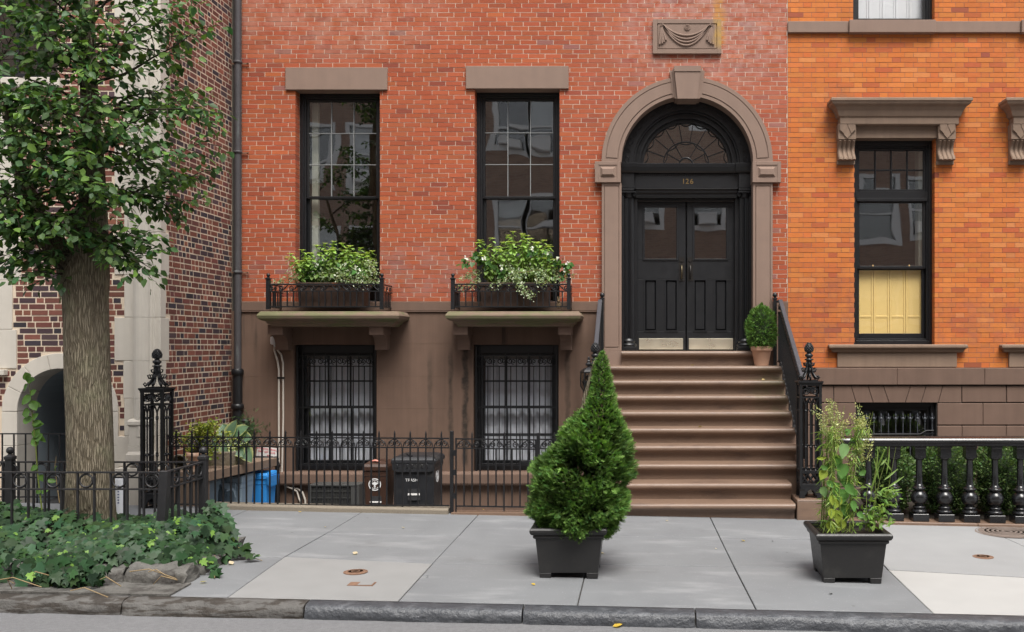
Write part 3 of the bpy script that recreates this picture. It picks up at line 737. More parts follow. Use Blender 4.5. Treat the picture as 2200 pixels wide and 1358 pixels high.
def ring_frame(m, x0, x1, z0, z1, y0, y1, w, wb=None, wt=None):
    wb = w if wb is None else wb; wt = w if wt is None else wt
    m.box(x0, x0+w, y0, y1, z0, z1); m.box(x1-w, x1, y0, y1, z0, z1)
    m.box(x0+w, x1-w, y0, y1, z0, z0+wb); m.box(x0+w, x1-w, y0, y1, z1-wt, z1)
def sash(win, x0, x1, z0, z1, y, nx, nz, stile=.045, munt=.016, mat=None, glass=None, rail_b=None, rail_t=None):
    m = MB(); ring_frame(m, x0, x1, z0, z1, y, y+.045, stile, rail_b, rail_t)
    a, b = x0+stile, x1-stile; c, d = z0+(rail_b or stile), z1-(rail_t or stile)
    if munt < .01: m.build('sash', mat or MT['black_paint'], win, bevel=.004); m = MB()
    for i in range(1, nx): 
        xx = a+(b-a)*i/nx; m.box(xx-munt/2, xx+munt/2, y+.004, y+.038, c, d)
    for j in range(1, nz):
        zz = c+(d-c)*j/nz; m.box(a, b, y+.007, y+.035, zz-munt/2, zz+munt/2)
    if munt < .01: m.build('glazing_bars', MT['muntin'], win)
    else: m.build('sash', mat or MT['black_paint'], win, bevel=.004)
    for i in range(nx):
        for j in range(nz):
            m = MB(); xa, xb = a+(b-a)*i/nx, a+(b-a)*(i+1)/nx; za, zb = c+(d-c)*j/nz, c+(d-c)*(j+1)/nz
            t = random.uniform(-.0012,.0012); u = random.uniform(-.0012,.0012)
            m.add([(xa,y+.024+t,za),(xb,y+.024+u,za),(xb,y+.024-t,zb),(xa,y+.024-u,zb)], [(0,1,2,3)])
            m.build('pane', glass or MT['glass'], win)
def house_shell(house, x0, x1, z0, z1, yb, floors, mat, th=.25, yf=.32):
    m = MB()
    m.box(x0, x1, yb, yb+th, z0, z1); m.box(x0, x0+.12, yf, yb, z0, z1); m.box(x1-.12, x1, yf, yb, z0, z1)
    for f in floors: m.box(x0+.121, x1-.121, yf+.35, yb-.001, f-.12, f+.12)
    m.box(x0, x1, yf-.3, yb+th, z1, z1+.2)
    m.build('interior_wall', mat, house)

# ================================================================ MAIN HOUSE
HX0, HX1 = X(519,0), X(1692,0)
house = thing('brick_townhouse', 'red brick row house with brownstone base and black double doors numbered 126', 'house', (HX0+3.7, 0, 0))
W1 = (X(634,0), X(817,0), 2.40, Z(193,0)); W2 = (X(1019,0), X(1203,0), 2.40, Z(191,0))
L1 = (X(631,-.04), X(809,-.04), Z(1013,-.04), Z(741,-.04)); L2 = (X(1017,-.04), X(1200,-.04), Z(1013,-.04), Z(741,-.04))
ACX, ACZ, ARI, ARO = .612, Z(348,-.08), .897, 1.168
ZB = Z(648,0)                                     # bottom of the brickwork
arch = (ACX, ACZ, ARI+.1, 1.6)
m = MB(); wall_slab(m, HX0, HX1, ZB, 8.9, .003, .32, [W1, W2], arch); m.build('wall', MT['mortar_pale'], house)
PAL_RED = lambda: jit(random.choices([(.335,.079,.032),(.355,.088,.036),(.315,.073,.032),(.265,.064,.034),(.39,.102,.036),(.25,.10,.08)], [6,5,4,.9,.5,.2])[0], .05)
def pat_running(L):
    def fn(r, off=False):
        if off: return (L/2 if r % 2 else 0) + .021*((r*7) % 3)
        return [L]
    return fn
stone_rects = [(X(612,0), X(832,0), Z(193,0), Z(144,0)), (X(1000,0), X(1222,0), Z(190,0), Z(141,0)), (X(1402,0), X(1550,0), Z(115,0), Z(41,0)),
               (ACX-ARO+.02, ACX+ARO-.02, ZB-.1, ACZ)]
stone_rects = [(a+.03, b-.03, c+.045, d-.045) for a, b, c, d in stone_rects]
NB = brick_wall(house, HX0, HX1, ZB, 7.6, 9.86/S(0), pat_running(35.6/S(0)), .0077, 0.0, .16, rect_holes([W1, W2]+stone_rects, (ACX, ACZ, ARO-.03, 1.6)), PAL_RED, MT['brick_red'], (X(920,0), Z(390,0)))
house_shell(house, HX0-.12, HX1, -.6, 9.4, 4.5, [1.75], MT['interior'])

m = MB(); m.box(-5.99, HX0-.002, .001, .3, -.6, 8.9); m.build('shadow_strip', MT['joint'], house)  # dark strip added to stand for the shadow line beside the downpipe
# brownstone base, laid in courses with fine joints
zc = [-.62, Z(1046,-.04), Z(949,-.04), Z(878,-.04), Z(808.5,-.04), Z(738.5,-.04), Z(668,-.04)]
for a, b in zip(zc[1:], zc[2:]):
    cuts = sub_intervals(HX0, ACX-ARO-.02, [(L[0], L[1]) for L in (L1, L2) if L[2] < (a+b)/2 < L[3]])
    for p, q in cuts:
        m = MB(); wall_slab(m, p, q, a+.0007, b-.0007, -.04, .30, [L1, L2]); m.build('stone_course', MT['brownstone_wet'], house, bevel=.001)
m = MB(); wall_slab(m, -5.62, ACX-ARO-.03, -.62, Z(668,-.04), -.034, .29, [(L1[0]-.001,L1[1]+.001,L1[2]-.001,L1[3]+.001), (L2[0]-.001,L2[1]+.001,L2[2]-.001,L2[3]+.001)]); m.build('base_wall', MT['brownstone_wet'], house)
m = MB(); m.box(HX0, ACX-ARO-.02, -.062, .3, Z(668,-.04)+.001, ZB-.003); m.box(ACX+ARO-.01, HX1, -.062, .3, -.5, ZB-.003); m.build('water_table', MT['brownstone'], house, bevel=.006)
m = MB(); m.prism([(-.062, Z(668,-.04)-.012), (-.062, Z(668,-.04)+.001), (-.04, Z(668,-.04)+.001), (-.04, Z(668,-.04)-.012)], HX0, ACX-ARO-.02, 'x'); m.build('drip_edge', MT['brownstone'], house)
# sill course across under the lower windows
zs0, zs1 = Z(1043,-.12), Z(1016,-.12)
m = MB(); m.prism([(-.12,zs0),(-.135,zs0+.03),(-.135,zs1-.02),(-.12,zs1),(-.03,zs1+.012),(-.03,zs0)], HX0, ACX-ARO-.02, 'x'); m.build('sill_course', MT['brownstone'], house, bevel=.006)
# right-hand margin below the brick beside the stoop
m = MB(); m.box(ACX+ARO-.1, HX1-.004, -.045, .3, -.5, Z(700,-.04)); m.build('base_wall', MT['brownstone'], house)

# lintels
for (a,b,c,d) in ((612.5,831.5,193,144.5),(1000.5,1221.5,190.5,141.5)):
    m = MB(); m.box(X(a,-.035), X(b,-.035), -.035, .31, Z(c,-.035), Z(d,-.035)); m.build('lintel', MT['trimstone'], house, bevel=.006)

# tall windows
def tall_window(w, meet_py):
    win = bpy.data.objects.new('window', None); link(win, house)
    m = MB(); ring_frame(m, w[0]+.002, w[1]-.002, w[2], w[3]-.002, .175, .31, .05, .05, .045); ring_frame(m, w[0]+.05, w[1]-.05, w[2]+.05, w[3]-.047, .195, .30, .03, .03, .03)
    win2 = m.build('frame', MT['black_paint'], win, bevel=.004)
    zm = Z(meet_py, .2); x0, x1 = w[0]+.08, w[1]-.08
    sash(win, x0, x1, zm-.01, w[3]-.077, .215, 3, 3, .035, .0085, glass=MT['glass_wavy'], rail_b=.035)
    sash(win, x0, x1, w[2]+.08, zm+.03, .262, 1, 1, .04, .02, glass=MT['glass_wavy'])
    return win
w1 = tall_window(W1, 425); w2 = tall_window(W2, 425)
m = MB(); m.box(W1[0]+.11, W1[0]+.20, .36, .42, W1[2], W1[3]-.1); m.build('shutter', MT['jamb_cream'], w1)

# lower windows: frame, sashes, curtains and iron grille
def low_window(w):
    win = bpy.data.objects.new('window', None); link(win, house)
    m = MB(); ring_frame(m, w[0]+.002, w[1]-.002, w[2]+.001, w[3]-.002, .10, .26, .075, .09, .12); m.build('frame', MT['black_paint'], win, bevel=.004)
    zm = w[2]+(w[3]-w[2])*.5 ; x0, x1 = w[0]+.077, w[1]-.077
    sash(win, x0, x1, zm-.015, w[3]-.122, .14, 3, 2, .032, .022, glass=MT['glass_curtain'])
    sash(win, x0, x1, w[2]+.092, zm+.02, .188, 3, 2, .036, .022, glass=MT['glass_curtain'])
    m = MB(); vs = []; n = 90
    for i in range(n+1):
        u = i/n; x = x0+.03 + (x1-x0-.06)*u; y = .33 + .022*math.sin(u*46+1.4*math.sin(u*9)) + .01*math.sin(u*21)
        vs += [(x, y, w[2]+.05), (x, y+.01*math.sin(u*30), w[3]-.2)]
    m.add(vs, [(2*i, 2*i+2, 2*i+3, 2*i+1) for i in range(n)], True); m.build('curtain', MT['curtain'], win)
    # grille of round bars with a band of scrolls at the head
    g0, g1 = w[0]+.03, w[1]-.03; y = .02
    zt = Z(765, y); zb_ = Z(786, y); zl = Z(1000, y); z2 = Z(936, y)
    m = MB()
    for zz in (zt+.005, zb_-.006, Z(876,y), z2, zl): m.bar((g0, y, zz), (g1, y, zz), .02, .014)
    m.box(g0-.012, g0+.012, y-.014, y+.014, zl-.12, w[3]-.01); m.box(g1-.012, g1+.012, y-.014, y+.014, zl-.12, w[3]-.01)
    for xx in (g0+.25*(g1-g0), g0+.75*(g1-g0)): m.box(xx-.01, xx+.01, y-.01, y+.01, zl-.1, zl)
    gr = m.build('grille_frame', MT['iron'], win)
    n = 14
    for i in range(1, n):
        xx = g0 + (g1-g0)*i/n
        m = MB(); m.bar((xx, y, zl), (xx, y, zt+.04 if i % 2 else zb_), .013, .013, (0,1,0)); m.build('bar', MT['iron'], win)
    m = MB(); k = 8; zc_ = (zt+zb_)/2
    for i in range(k):
        cx = g0 + (g1-g0)*(i+.5)/k; fl = 1 if i % 2 else -1
        m.spiral((cx-.022, y, zc_), .048, .008, 1.4, PI/2, .0065, flip=fl, n=16); m.spiral((cx+.028, y, zc_-.01), .038, .008, 1.3, -PI/2, .006, flip=-fl, n=14)
    m.build('scrollwork', MT['iron'], win)
low_window(L1); low_window(L2)

# ------------------------------------------------ door surround
YS = -.08
def panel_frame(m, x0, x1, z0, z1, y, inset, w, proud):
    """raised moulding round a sunk panel"""
    ring_frame(m, x0+inset, x1-inset, z0+inset, z1-inset, y-proud, y+.01, w)
for sgn in (-1, 1):
    xa, xb = (ACX-ARO+.003, ACX-ARI) if sgn < 0 else (ACX+ARI, ACX+ARO-.003)
    z0, z1 = Z(755,YS), Z(393,YS)
    m = MB()
    m.box(xa, xb, YS+.012, .34, z0, z1); ring_frame(m, xa, xb, z0, z1, YS, YS+.012, .032, .05, .04)
    m.box(xa+.04, xb-.04, YS-.004, YS+.012, z0+.06, z1-.05)
    m.build('pilaster', MT['trimstone'], house, bevel=.003)
    m = MB(); m.box(xa-.01, xb+.004, YS-.02, .33, 1.60, z0-.002); m.build('plinth', MT['trimstone'], house, bevel=.005)
    pa, pb = (X(1278,YS-.03), X(1333.5,YS-.03)) if sgn < 0 else (X(1617,YS-.03), X(1678,YS-.03))
    z0, z1 = Z(392.5,YS), Z(347.5,YS); y = YS-.03
    m = MB(); m.box(pa, pb, y+.008, .33, z0, z1); ring_frame(m, pa, pb, z0, z1, y, y+.008, .05, .06, .05)
    cx, cz = (pa+pb)/2, (z0+z1)/2; hw, hh = (pb-pa)/2-.075, (z1-z0)/2-.075
    vs = [(cx-hw,y+.008,cz-hh),(cx+hw,y+.008,cz-hh),(cx+hw,y+.008,cz+hh),(cx-hw,y+.008,cz+hh),(cx-hw+.03,y-.022,cz-hh+.03),(cx+hw-.03,y-.022,cz-hh+.03),(cx+hw-.03,y-.022,cz+hh-.03),(cx-hw+.03,y-.022,cz+hh-.03)]
    m.add(vs, [(4,5,6,7)]+[(k,(k+1)%4,4+(k+1)%4,4+k) for k in range(4)]); m.build('impost_block', MT['trimstone'], house, bevel=.003)
    # half of the arch, with a sunk panel moulding
    a0, a1 = (PI*.5+.075, PI-.0) if sgn < 0 else (0.0, PI*.5-.075)
    m = MB(); m.arc(ACX, ACZ, ARI, ARO, a0, a1, YS+.012, .34, 30)
    m.arc(ACX, ACZ, ARO-.055, ARO, a0, a1, YS, YS+.012, 30); m.arc(ACX, ACZ, ARI, ARI+.045, a0, a1, YS, YS+.012, 30)
    da = .05
    m.arc(ACX, ACZ, ARI+.045, ARO-.055, a0, a0+.045, YS, YS+.012, 3); m.arc(ACX, ACZ, ARI+.045, ARO-.055, a1-.045, a1, YS, YS+.012, 3)
    m.arc(ACX, ACZ, ARI+.056, ARO-.066, a0+.055, a1-.055, YS-.005, YS+.012, 30)
    m.build('arch_stone', MT['trimstone'], house, bevel=.002)
yk = YS-.06
m = MB()
for hw0, hw1, zt, zb_, y in ((.275,.205,Z(152,YS),Z(210,YS),YS-.012),(.235,.18,Z(149,YS),Z(213,YS),YS-.03)):
    m.prism([(ACX-hw1*.95,zb_),(ACX+hw1*.95,zb_),(ACX+hw0*.87,zt),(ACX-hw0*.87,zt)], y, .2, 'y')
m.prism([(ACX-.135,Z(215,YS)),(ACX+.135,Z(215,YS)),(ACX+.175,Z(157,YS)),(ACX-.175,Z(157,YS))], yk-.02, .2, 'y')
m.prism([(ACX-.178,Z(157,YS)+.001),(ACX+.178,Z(157,YS)+.001),(ACX+.182,Z(145.5,YS)),(ACX-.182,Z(145.5,YS))], yk-.03, .2, 'y')
m.build('keystone', MT['trimstone'], house, bevel=.004)

# relief panel with a hanging swag
YP = -.05
x0, x1, z0, z1 = X(1402.5,YP), X(1550,YP), Z(115,YP), Z(41,YP)
m = MB(); m.box(x0, x1, YP+.018, .06, z0, z1); ring_frame(m, x0, x1, z0, z1, YP, YP+.018, .06); m.box(x0+.069, x1-.069, YP+.006, YP+.019, z0+.069, z1-.069)
rp = m.build('relief_panel', MT['trimstone'], house, bevel=.003)
def rx(u): return x0 + (x1-x0)*u/2200*1.0
def rpt(u, v): return (X(1390+u*180/2200, YP), Z(30+v*100/1222, YP))
m = MB(); y = YP+.006
for k, (d0, d1, sag) in enumerate(((270,270,575),(300,290,640),(320,310,705),(345,330,770))):
    pts = []
    for i in range(17):
        t = i/16; u = 400+ k*18 + (1680-k*22-400-k*18)*t; v = d0*(1-t)+d1*t + (sag-280)*(1-(2*t-1)**2)
        a, b = rpt(u, v); pts.append((a, y-.004, b))
    m.tube(pts, .0155, 6)
m.build('swag', MT['trimstone'], rp)
for base, dirn in ((370,1),(1700,-1)):
    m = MB()
    for k, (du, v1) in enumerate(((-38,800),(10,780),(55,740),(105,690))):
        a, b = rpt(base, 300); c, d = rpt(base+dirn*(du+ (20 if k else 0)), v1)
        m.tube([(a+.002*k, y-.004, b), ((a+c)/2, y-.012, (b+d)/2), (c, y-.010, d)], [.008,.014,.017], 6)
    a, b = rpt(base, 300); m.spiral((a, y-.016, b), .009, .014, 1.0, 0, .005)
    m.build('drapery', MT['trimstone'], rp)
m = MB(); a, b = rpt(1060, 350)
m.arc(a, b, .001, .042, 0, 2*PI, y-.012, y+.01, 20); m.spiral((a, y-.013, b), .036, .004, 3, 0, .0042, n=40); m.build('rosette', MT['trimstone'], rp)

# ------------------------------------------------ black entry
YE = .16                                      # face of the inner wooden frame
entry = bpy.data.objects.new('entrance_frame', None); link(entry, house)
ecx, ecz = ACX, Z(352, YE)
m = MB(); m.arc(ecx, ecz, ARI-.155, ARI+.02, 0, PI, YE, YE+.2, 40); m.build('archivolt', MT['black_paint'], entry)
m = MB()
for i in range(21):
    a = PI*(i+.5)/21; rm = ARI-.07
    if i % 2:
        for d in (-.022, 0, .022):
            aa = a+d; p = Vector((math.cos(aa), 0, math.sin(aa)))
            m.bar(Vector((ecx, YE-.003, ecz))+p*(rm-.032), Vector((ecx, YE-.003, ecz))+p*(rm+.032), .009, .008, (0,1,0))
    else:
        c = Vector((ecx+rm*math.cos(a), YE-.002, ecz+rm*math.sin(a)))
        m.tube([c+Vector((.042*math.cos(b)*math.sin(a)+.026*math.sin(b)*math.cos(a),0,-.042*math.cos(b)*math.cos(a)+.026*math.sin(b)*math.sin(a))) for b in [2*PI*k/12 for k in range(12)]], .007, 5, True)
m.build('ornament', MT['black_paint'], entry)
m = MB()
for r0, r1, y in ((.745-.03,.745,YE+.03),(.715-.045,.715,YE+.075),(.67-.03,.67,YE+.05),(.64-.045,.64,YE+.10)):
    m.arc(ecx, ecz, r0, r1, 0, PI, y, y+.16, 40)
m.build('arch_moulding', MT['black_paint'], entry)
# fanlight
yf = YE+.14; fr = .6; fz = ecz+.015
m = MB(); m.arc(ecx, fz, .0005, fr, 0, PI, yf+.02, yf+.022, 32); m.build('fanlight_pane', MT['glass'], entry)
m = MB(); n = 9
def fp(r, a): return Vector((ecx+r*math.cos(a), yf+.008, fz+r*math.sin(a)))
for i in range(1, n):
    a = PI*i/n; m.bar(fp(.32,a), fp(.6,a), .010, .014, (0,1,0))
for i in range(1, 6, 1):
    a = PI*i/6
    if i != 3: m.bar(fp(.09,a), fp(.32,a), .010, .014, (0,1,0))
m.tube([fp(.32, PI*i/24) for i in range(25)], .007, 5); m.tube([fp(.095, PI*i/10) for i in range(11)], .012, 5)
for i in range(n):
    a0, a1 = PI*i/n, PI*(i+1)/n
    m.tube([fp(.595-.055*math.sin(PI*t/8), a0+(a1-a0)*t/8) for t in range(9)], .007, 5)
for i in range(5):
    a0, a1 = PI*i/5, PI*(i+1)/5
    m.tube([fp(.318-.035*math.sin(PI*t/8), a0+(a1-a0)*t/8) for t in range(9)], .006, 5)
m.box(ecx-.62, ecx+.62, yf-.03, yf+.03, fz-.03, fz+.004)
m.build('fanlight_bars', MT['black_paint'], entry)
# entablature
xe0, xe1 = ACX-ARI+.002, ACX+ARI-.002
def ey(py): return Z(py, YE)
m = MB()
m.prism([(YE+.16,ey(372)),(YE-.0,ey(372)),(YE-.02,ey(368)),(YE-.045,ey(360)),(YE-.05,ey(354)),(YE-.05,ey(352)),(YE+.16,ey(351))], xe0+.22, xe1-.22, 'x')
for a, b in ((xe0, xe0+.22), (xe1-.22, xe1)):
    m.prism([(YE+.16,ey(372)),(YE-.04,ey(372)),(YE-.06,ey(368)),(YE-.085,ey(360)),(YE-.09,ey(354)),(YE-.09,ey(352)),(YE+.16,ey(350))], a, b, 'x')
m.box(xe0, xe1, YE+.03, YE+.2, ey(405), ey(372)-.001)                      # frieze
for a, b in ((xe0, xe0+.17), (xe1-.17, xe1)): m.box(a, b, YE-.02, YE+.03, ey(404), ey(372)-.001)
for i in range(46): m.box(xe0+.23+i*.0293, xe0+.243+i*.0293, YE+.018, YE+.03, ey(376), ey(373.5))
m.prism([(YE+.2,ey(424)),(YE+.075,ey(424)),(YE+.06,ey(419)),(YE+.06,ey(414)),(YE+.035,ey(413)),(YE+.035,ey(408)),(YE+.01,ey(406)),(YE+.01,ey(405)-.001),(YE+.2,ey(405)-.001)], xe0+.19, xe1-.19, 'x')
for a, b in ((xe0, xe0+.17), (xe1-.17, xe1)): m.box(a, b, YE-.03, YE+.1, ey(410), ey(405)-.002)
m.build('entablature', MT['black_paint'], entry, bevel=.004)
for ch, px in (('1',1468.5),('2',1476.5),('6',1486)):
    text(ch, .10, (X(px,YE+.03), YE+.026, ey(389.5)), MT['gold'], entry, 'numeral')
# engaged fluted columns
for cx in (X(1350,YE), X(1601,YE)):
    zb_, zt = 1.822, ey(420); r = .078
    m = MB(); prof = []
    nfl = 20; vs = []; zz = [zb_+.16, zb_+1.0, zt-.03]; rad = [r, r*.97, r*.9]
    for z_, q in zip(zz, rad):
        for k in range(nfl*2):
            a = 2*PI*k/(nfl*2); rr = q*(1.0 if k % 2 else .87); vs.append((cx+rr*math.cos(a), YE+.06+rr*math.sin(a), z_))
    kk = nfl*2; m.add(vs, [(i*kk+j, i*kk+(j+1)%kk, (i+1)*kk+(j+1)%kk, (i+1)*kk+j) for i in range(2) for j in range(kk)])
    c = m.build('column', MT['black_paint'], entry)
    m = MB(); m.box(cx-.115, cx+.115, YE-.055, YE+.175, zb_, zb_+.055); m.lathe([(.105,.056),(.118,.075),(.105,.1),(.088,.105),(.088,.115),(.1,.13),(.088,.15),(.08,.165)], cx, YE+.06, zb_, 24); m.build('column_base', MT['black_paint'], entry, bevel=.004)
    m = MB(); m.box(cx-.1, cx+.1, YE-.045, YE+.16, zt+.035, zt+.055); m.lathe([(.075,-.03),(.082,-.02),(.082,.0),(.09,.03)], cx, YE+.06, zt, 20)
    for sg in (-1, 1): 
        m.spiral((cx+sg*.082, YE-.03, zt+.008), .028, .004, 1.7, PI/2, .007, flip=-sg, n=20); m.arc(cx+sg*.082, zt+.008, .0005, .026, 0, 2*PI, YE-.025, YE+.05, 12)
    m.build('capital', MT['black_paint'], entry)
# side boards behind the columns, door head and jambs
m = MB()
for a, b in ((xe0, xe0+.215), (xe1-.215, xe1)): m.box(a, b, YE+.10, YE+.26, 1.81, ey(424))
m.box(xe0, xe1, YE+.14, YE+.26, ey(430), ey(424)); m.box(xe0, xe0+.03, YE-.06, YE+.1, 1.81, ey(424)); m.box(xe1-.03, xe1, YE-.06, YE+.1, 1.81, ey(424))
m.build('side_board', MT['black_paint'], entry, bevel=.004)
m = MB(); m.box(ACX-ARI-.05, ACX+ARI+.05, YE-.02, YE+.4, 1.70, 1.816); m.build('threshold', MT['limestone'], entry)
# the two door leaves
YD = YE+.19
def leaf_door(pa, pb, gl, panels, kick, plate, label):
    d = bpy.data.objects.new('door', None); link(d, house); d['label'] = label
    xa, xb = X(pa,YD), X(pb,YD); zt, zb_ = Z(427,YD), 1.83
    m = MB(); holes = [(X(gl[0],YD), X(gl[1],YD), Z(558,YD), Z(443,YD))] + [(X(a,YD), X(b,YD), Z(712,YD), Z(600,YD)) for a, b in panels]
    wall_slab(m, xa, xb, zb_, zt, YD, YD+.045, holes); m.build('stile_and_rail', MT['door_paint'], d, bevel=.004)
    m = MB(); m.box(xa+.01, xb-.01, YD+.046, YD+.052, zb_, holes[0][2]-.002); m.build('door_back', MT['door_paint'], d)
    for h in holes[1:]:
        m = MB(); a, b, c, e = h; s_ = .035
        vs = [(a,YD+.038,c),(b,YD+.038,c),(b,YD+.038,e),(a,YD+.038,e),(a+s_,YD+.010,c+s_),(b-s_,YD+.010,c+s_),(b-s_,YD+.010,e-s_),(a+s_,YD+.010,e-s_)]
        m.add(vs, [(4,5,6,7)]+[(k,(k+1)%4,4+(k+1)%4,4+k) for k in range(4)]); ring_frame(m, a-.006, b+.006, c-.006, e+.006, YD-.008, YD+.012, .02); m.build('door_panel', MT['door_paint'], d)
    a, b, c, e = holes[0]
    m = MB(); ring_frame(m, a-.012, b+.012, c-.012, e+.012, YD-.012, YD+.03, .026); m.build('glazing_bead', MT['door_paint'], d, bevel=.003)
    m = MB(); m.add([(a,YD+.03,c),(b,YD+.03,c),(b,YD+.0295,e),(a,YD+.0295,e)], [(0,1,2,3)]); m.build('pane', MT['glass'], d)
    m = MB(); m.box(X(kick[0],YD), X(kick[1],YD), YD-.006, YD+.01, 1.842, Z(727,YD)); 
    m.build('kick_plate', MT['brass'], d, bevel=.002)
    px, mt = plate
    m = MB(); m.box(X(px-6,YD), X(px+6,YD), YD-.006, YD+.01, Z(604,YD), Z(552,YD)); m.arc(X(px,YD), Z(559,YD), .001, .026, 0, 2*PI, YD-.016, YD, 14)
    m.build('lock_plate', MT['dark_bronze'], d)
    m = MB(); xx = X(px,YD); m.tube([(xx,YD-.005,Z(571,YD)),(xx,YD-.045,Z(573,YD)),(xx,YD-.055,Z(585,YD)),(xx,YD-.045,Z(595,YD)),(xx,YD-.005,Z(598,YD))], .012, 8); m.build('handle', mt, d)
leaf_door(1367, 1473.2, (1383,1455.5), ((1384,1411.5),(1428.5,1456)), (1373,1467.5), (1464.5, MT['dark_brass']), 'door leaf on the left with the brassy handle')
leaf_door(1475.4, 1582, (1490,1562.5), ((1490,1518),(1535,1562.5)), (1480,1575), (1483, MT['dark_bronze']), 'door leaf on the right with the dark handle')

# ------------------------------------------------ ledges on brackets over the lower windows
def ledge(pa, pb, brs):
    yl = -.60; zt = Z(669,yl)
    o = bpy.data.objects.new('ledge', None); link(o, house)
    x0, x1 = X(pa+20,yl), X(pb-18,yl)
    m = MB(); zz = lambda py: Z(py, yl)
    e = .0
    lv = [(-.13,zz(701)),(-.12,zz(697)),(-.085,zz(694)),(-.075,zz(690)),(-.03,zz(688)),(.0,zz(684)),(.012,zz(678)),(.0,zz(674)),(-.012,zz(672)),(-.012,zz(671)),(-.03,zz(669))]
    vs = []
    for o_, z_ in lv: vs += [(x0-o_-.12, -.03, z_), (x0-o_-.12, yl-o_, z_), (x1+o_+.12, yl-o_, z_), (x1+o_+.12, -.03, z_)]
    m._loops(vs, len(lv)); m.build('slab', MT['mossy'], o, bevel=.003)
    for a, b in brs:
        yb = -.44; xa, xb = X(a,yb), X(b,yb); zt_, z1, z2 = Z(694,yl)-.02, Z(719,yb), Z(752,-.2)
        m = MB(); m.box(xa, xb, yb, -.03, z1, zt_)
        pts = [(-.03, z2), (-.20, z2), (-.20, z2+.055)]
        for i in range(9):
            t = PI/2*i/8; pts.append((-.20-.205*(1-math.cos(t)), z2+.055+(z1-z2-.055)*math.sin(t)))
        pts += [(-.03, z1-.001)]
        m.prism(pts, xa+.012, xb-.012, 'x'); m.build('bracket', MT['brownstone'], o, bevel=.003)
ledge(553, 855, ((575,606.5),(793,823)))
ledge(958, 1245, ((974,1004.5),(1199,1227)))
# ================================================================ ORANGE BRICK HOUSE
YR = 0.014
RX0, RX1 = HX1+.004, 8.6
rh = thing('orange_brick_house', 'orange brick house with bracketed stone window hoods and rusticated brownstone base', 'house', (RX0+2, 0, 0))
DW = 368.0
def rr(a, b, c, d, y=YR): return (X(a,y), X(b,y), Z(d,y), Z(c,y))
RW = rr(1835, 2009, 298, 741); RW2 = rr(1835+DW, 2009+DW, 298, 741); RT = (X(1832,YR), X(2009,YR), Z(49,YR), 8.2); RT2 = (X(1832+DW,YR), X(2009+DW,YR), Z(49,YR), 8.2)
RZB = Z(790,YR)
m = MB(); wall_slab(m, RX0, RX1, RZB, 8.9, YR+.0025, .32, [RW, RW2, RT, RT2]); m.build('wall', MT['mortar_orange'], rh)
PAL_OR = lambda: jit(random.choices([(.50,.150,.036),(.52,.166,.041),(.475,.135,.035),(.41,.104,.036),(.52,.19,.06),(.29,.078,.04)], [8,6,6,.9,.4,.2])[0], .04)
_s, _h = 36.4/S(YR), 18.2/S(YR)
def pat_flem(r, off=False):
    if off: return (_s*.5 + _h*.5) + .02 if r % 2 else .02
    return [_s, _h]
band = (RX0-.01, RX1, Z(73,YR), Z(48,YR))
solid = [band, rr(1800,2052,212,298), rr(1800+DW,2052+DW,212,298), rr(1800,1834,300,350), rr(2011,2046,300,350), rr(1800+DW,1836+DW,300,350), rr(1800,2050,742,792), rr(1800+DW,2050+DW,742,792)]
solid = [(a+.03, b-.03, c+.04, d-.04) if d-c > .12 else (a, b, c+.03, d-.03) for a, b, c, d in solid]
brick_wall(rh, RX0, RX1, RZB, 7.4, 10.75/S(YR), pat_flem, .0062, YR, .17, rect_holes([RW,RW2,RT,RT2]+solid), PAL_OR, MT['brick_orange'], (X(2000,0), Z(430,0)))
house_shell(rh, RX0, RX1, -.6, 9.4, 4.5, [1.2, 6.3], MT['interior'])
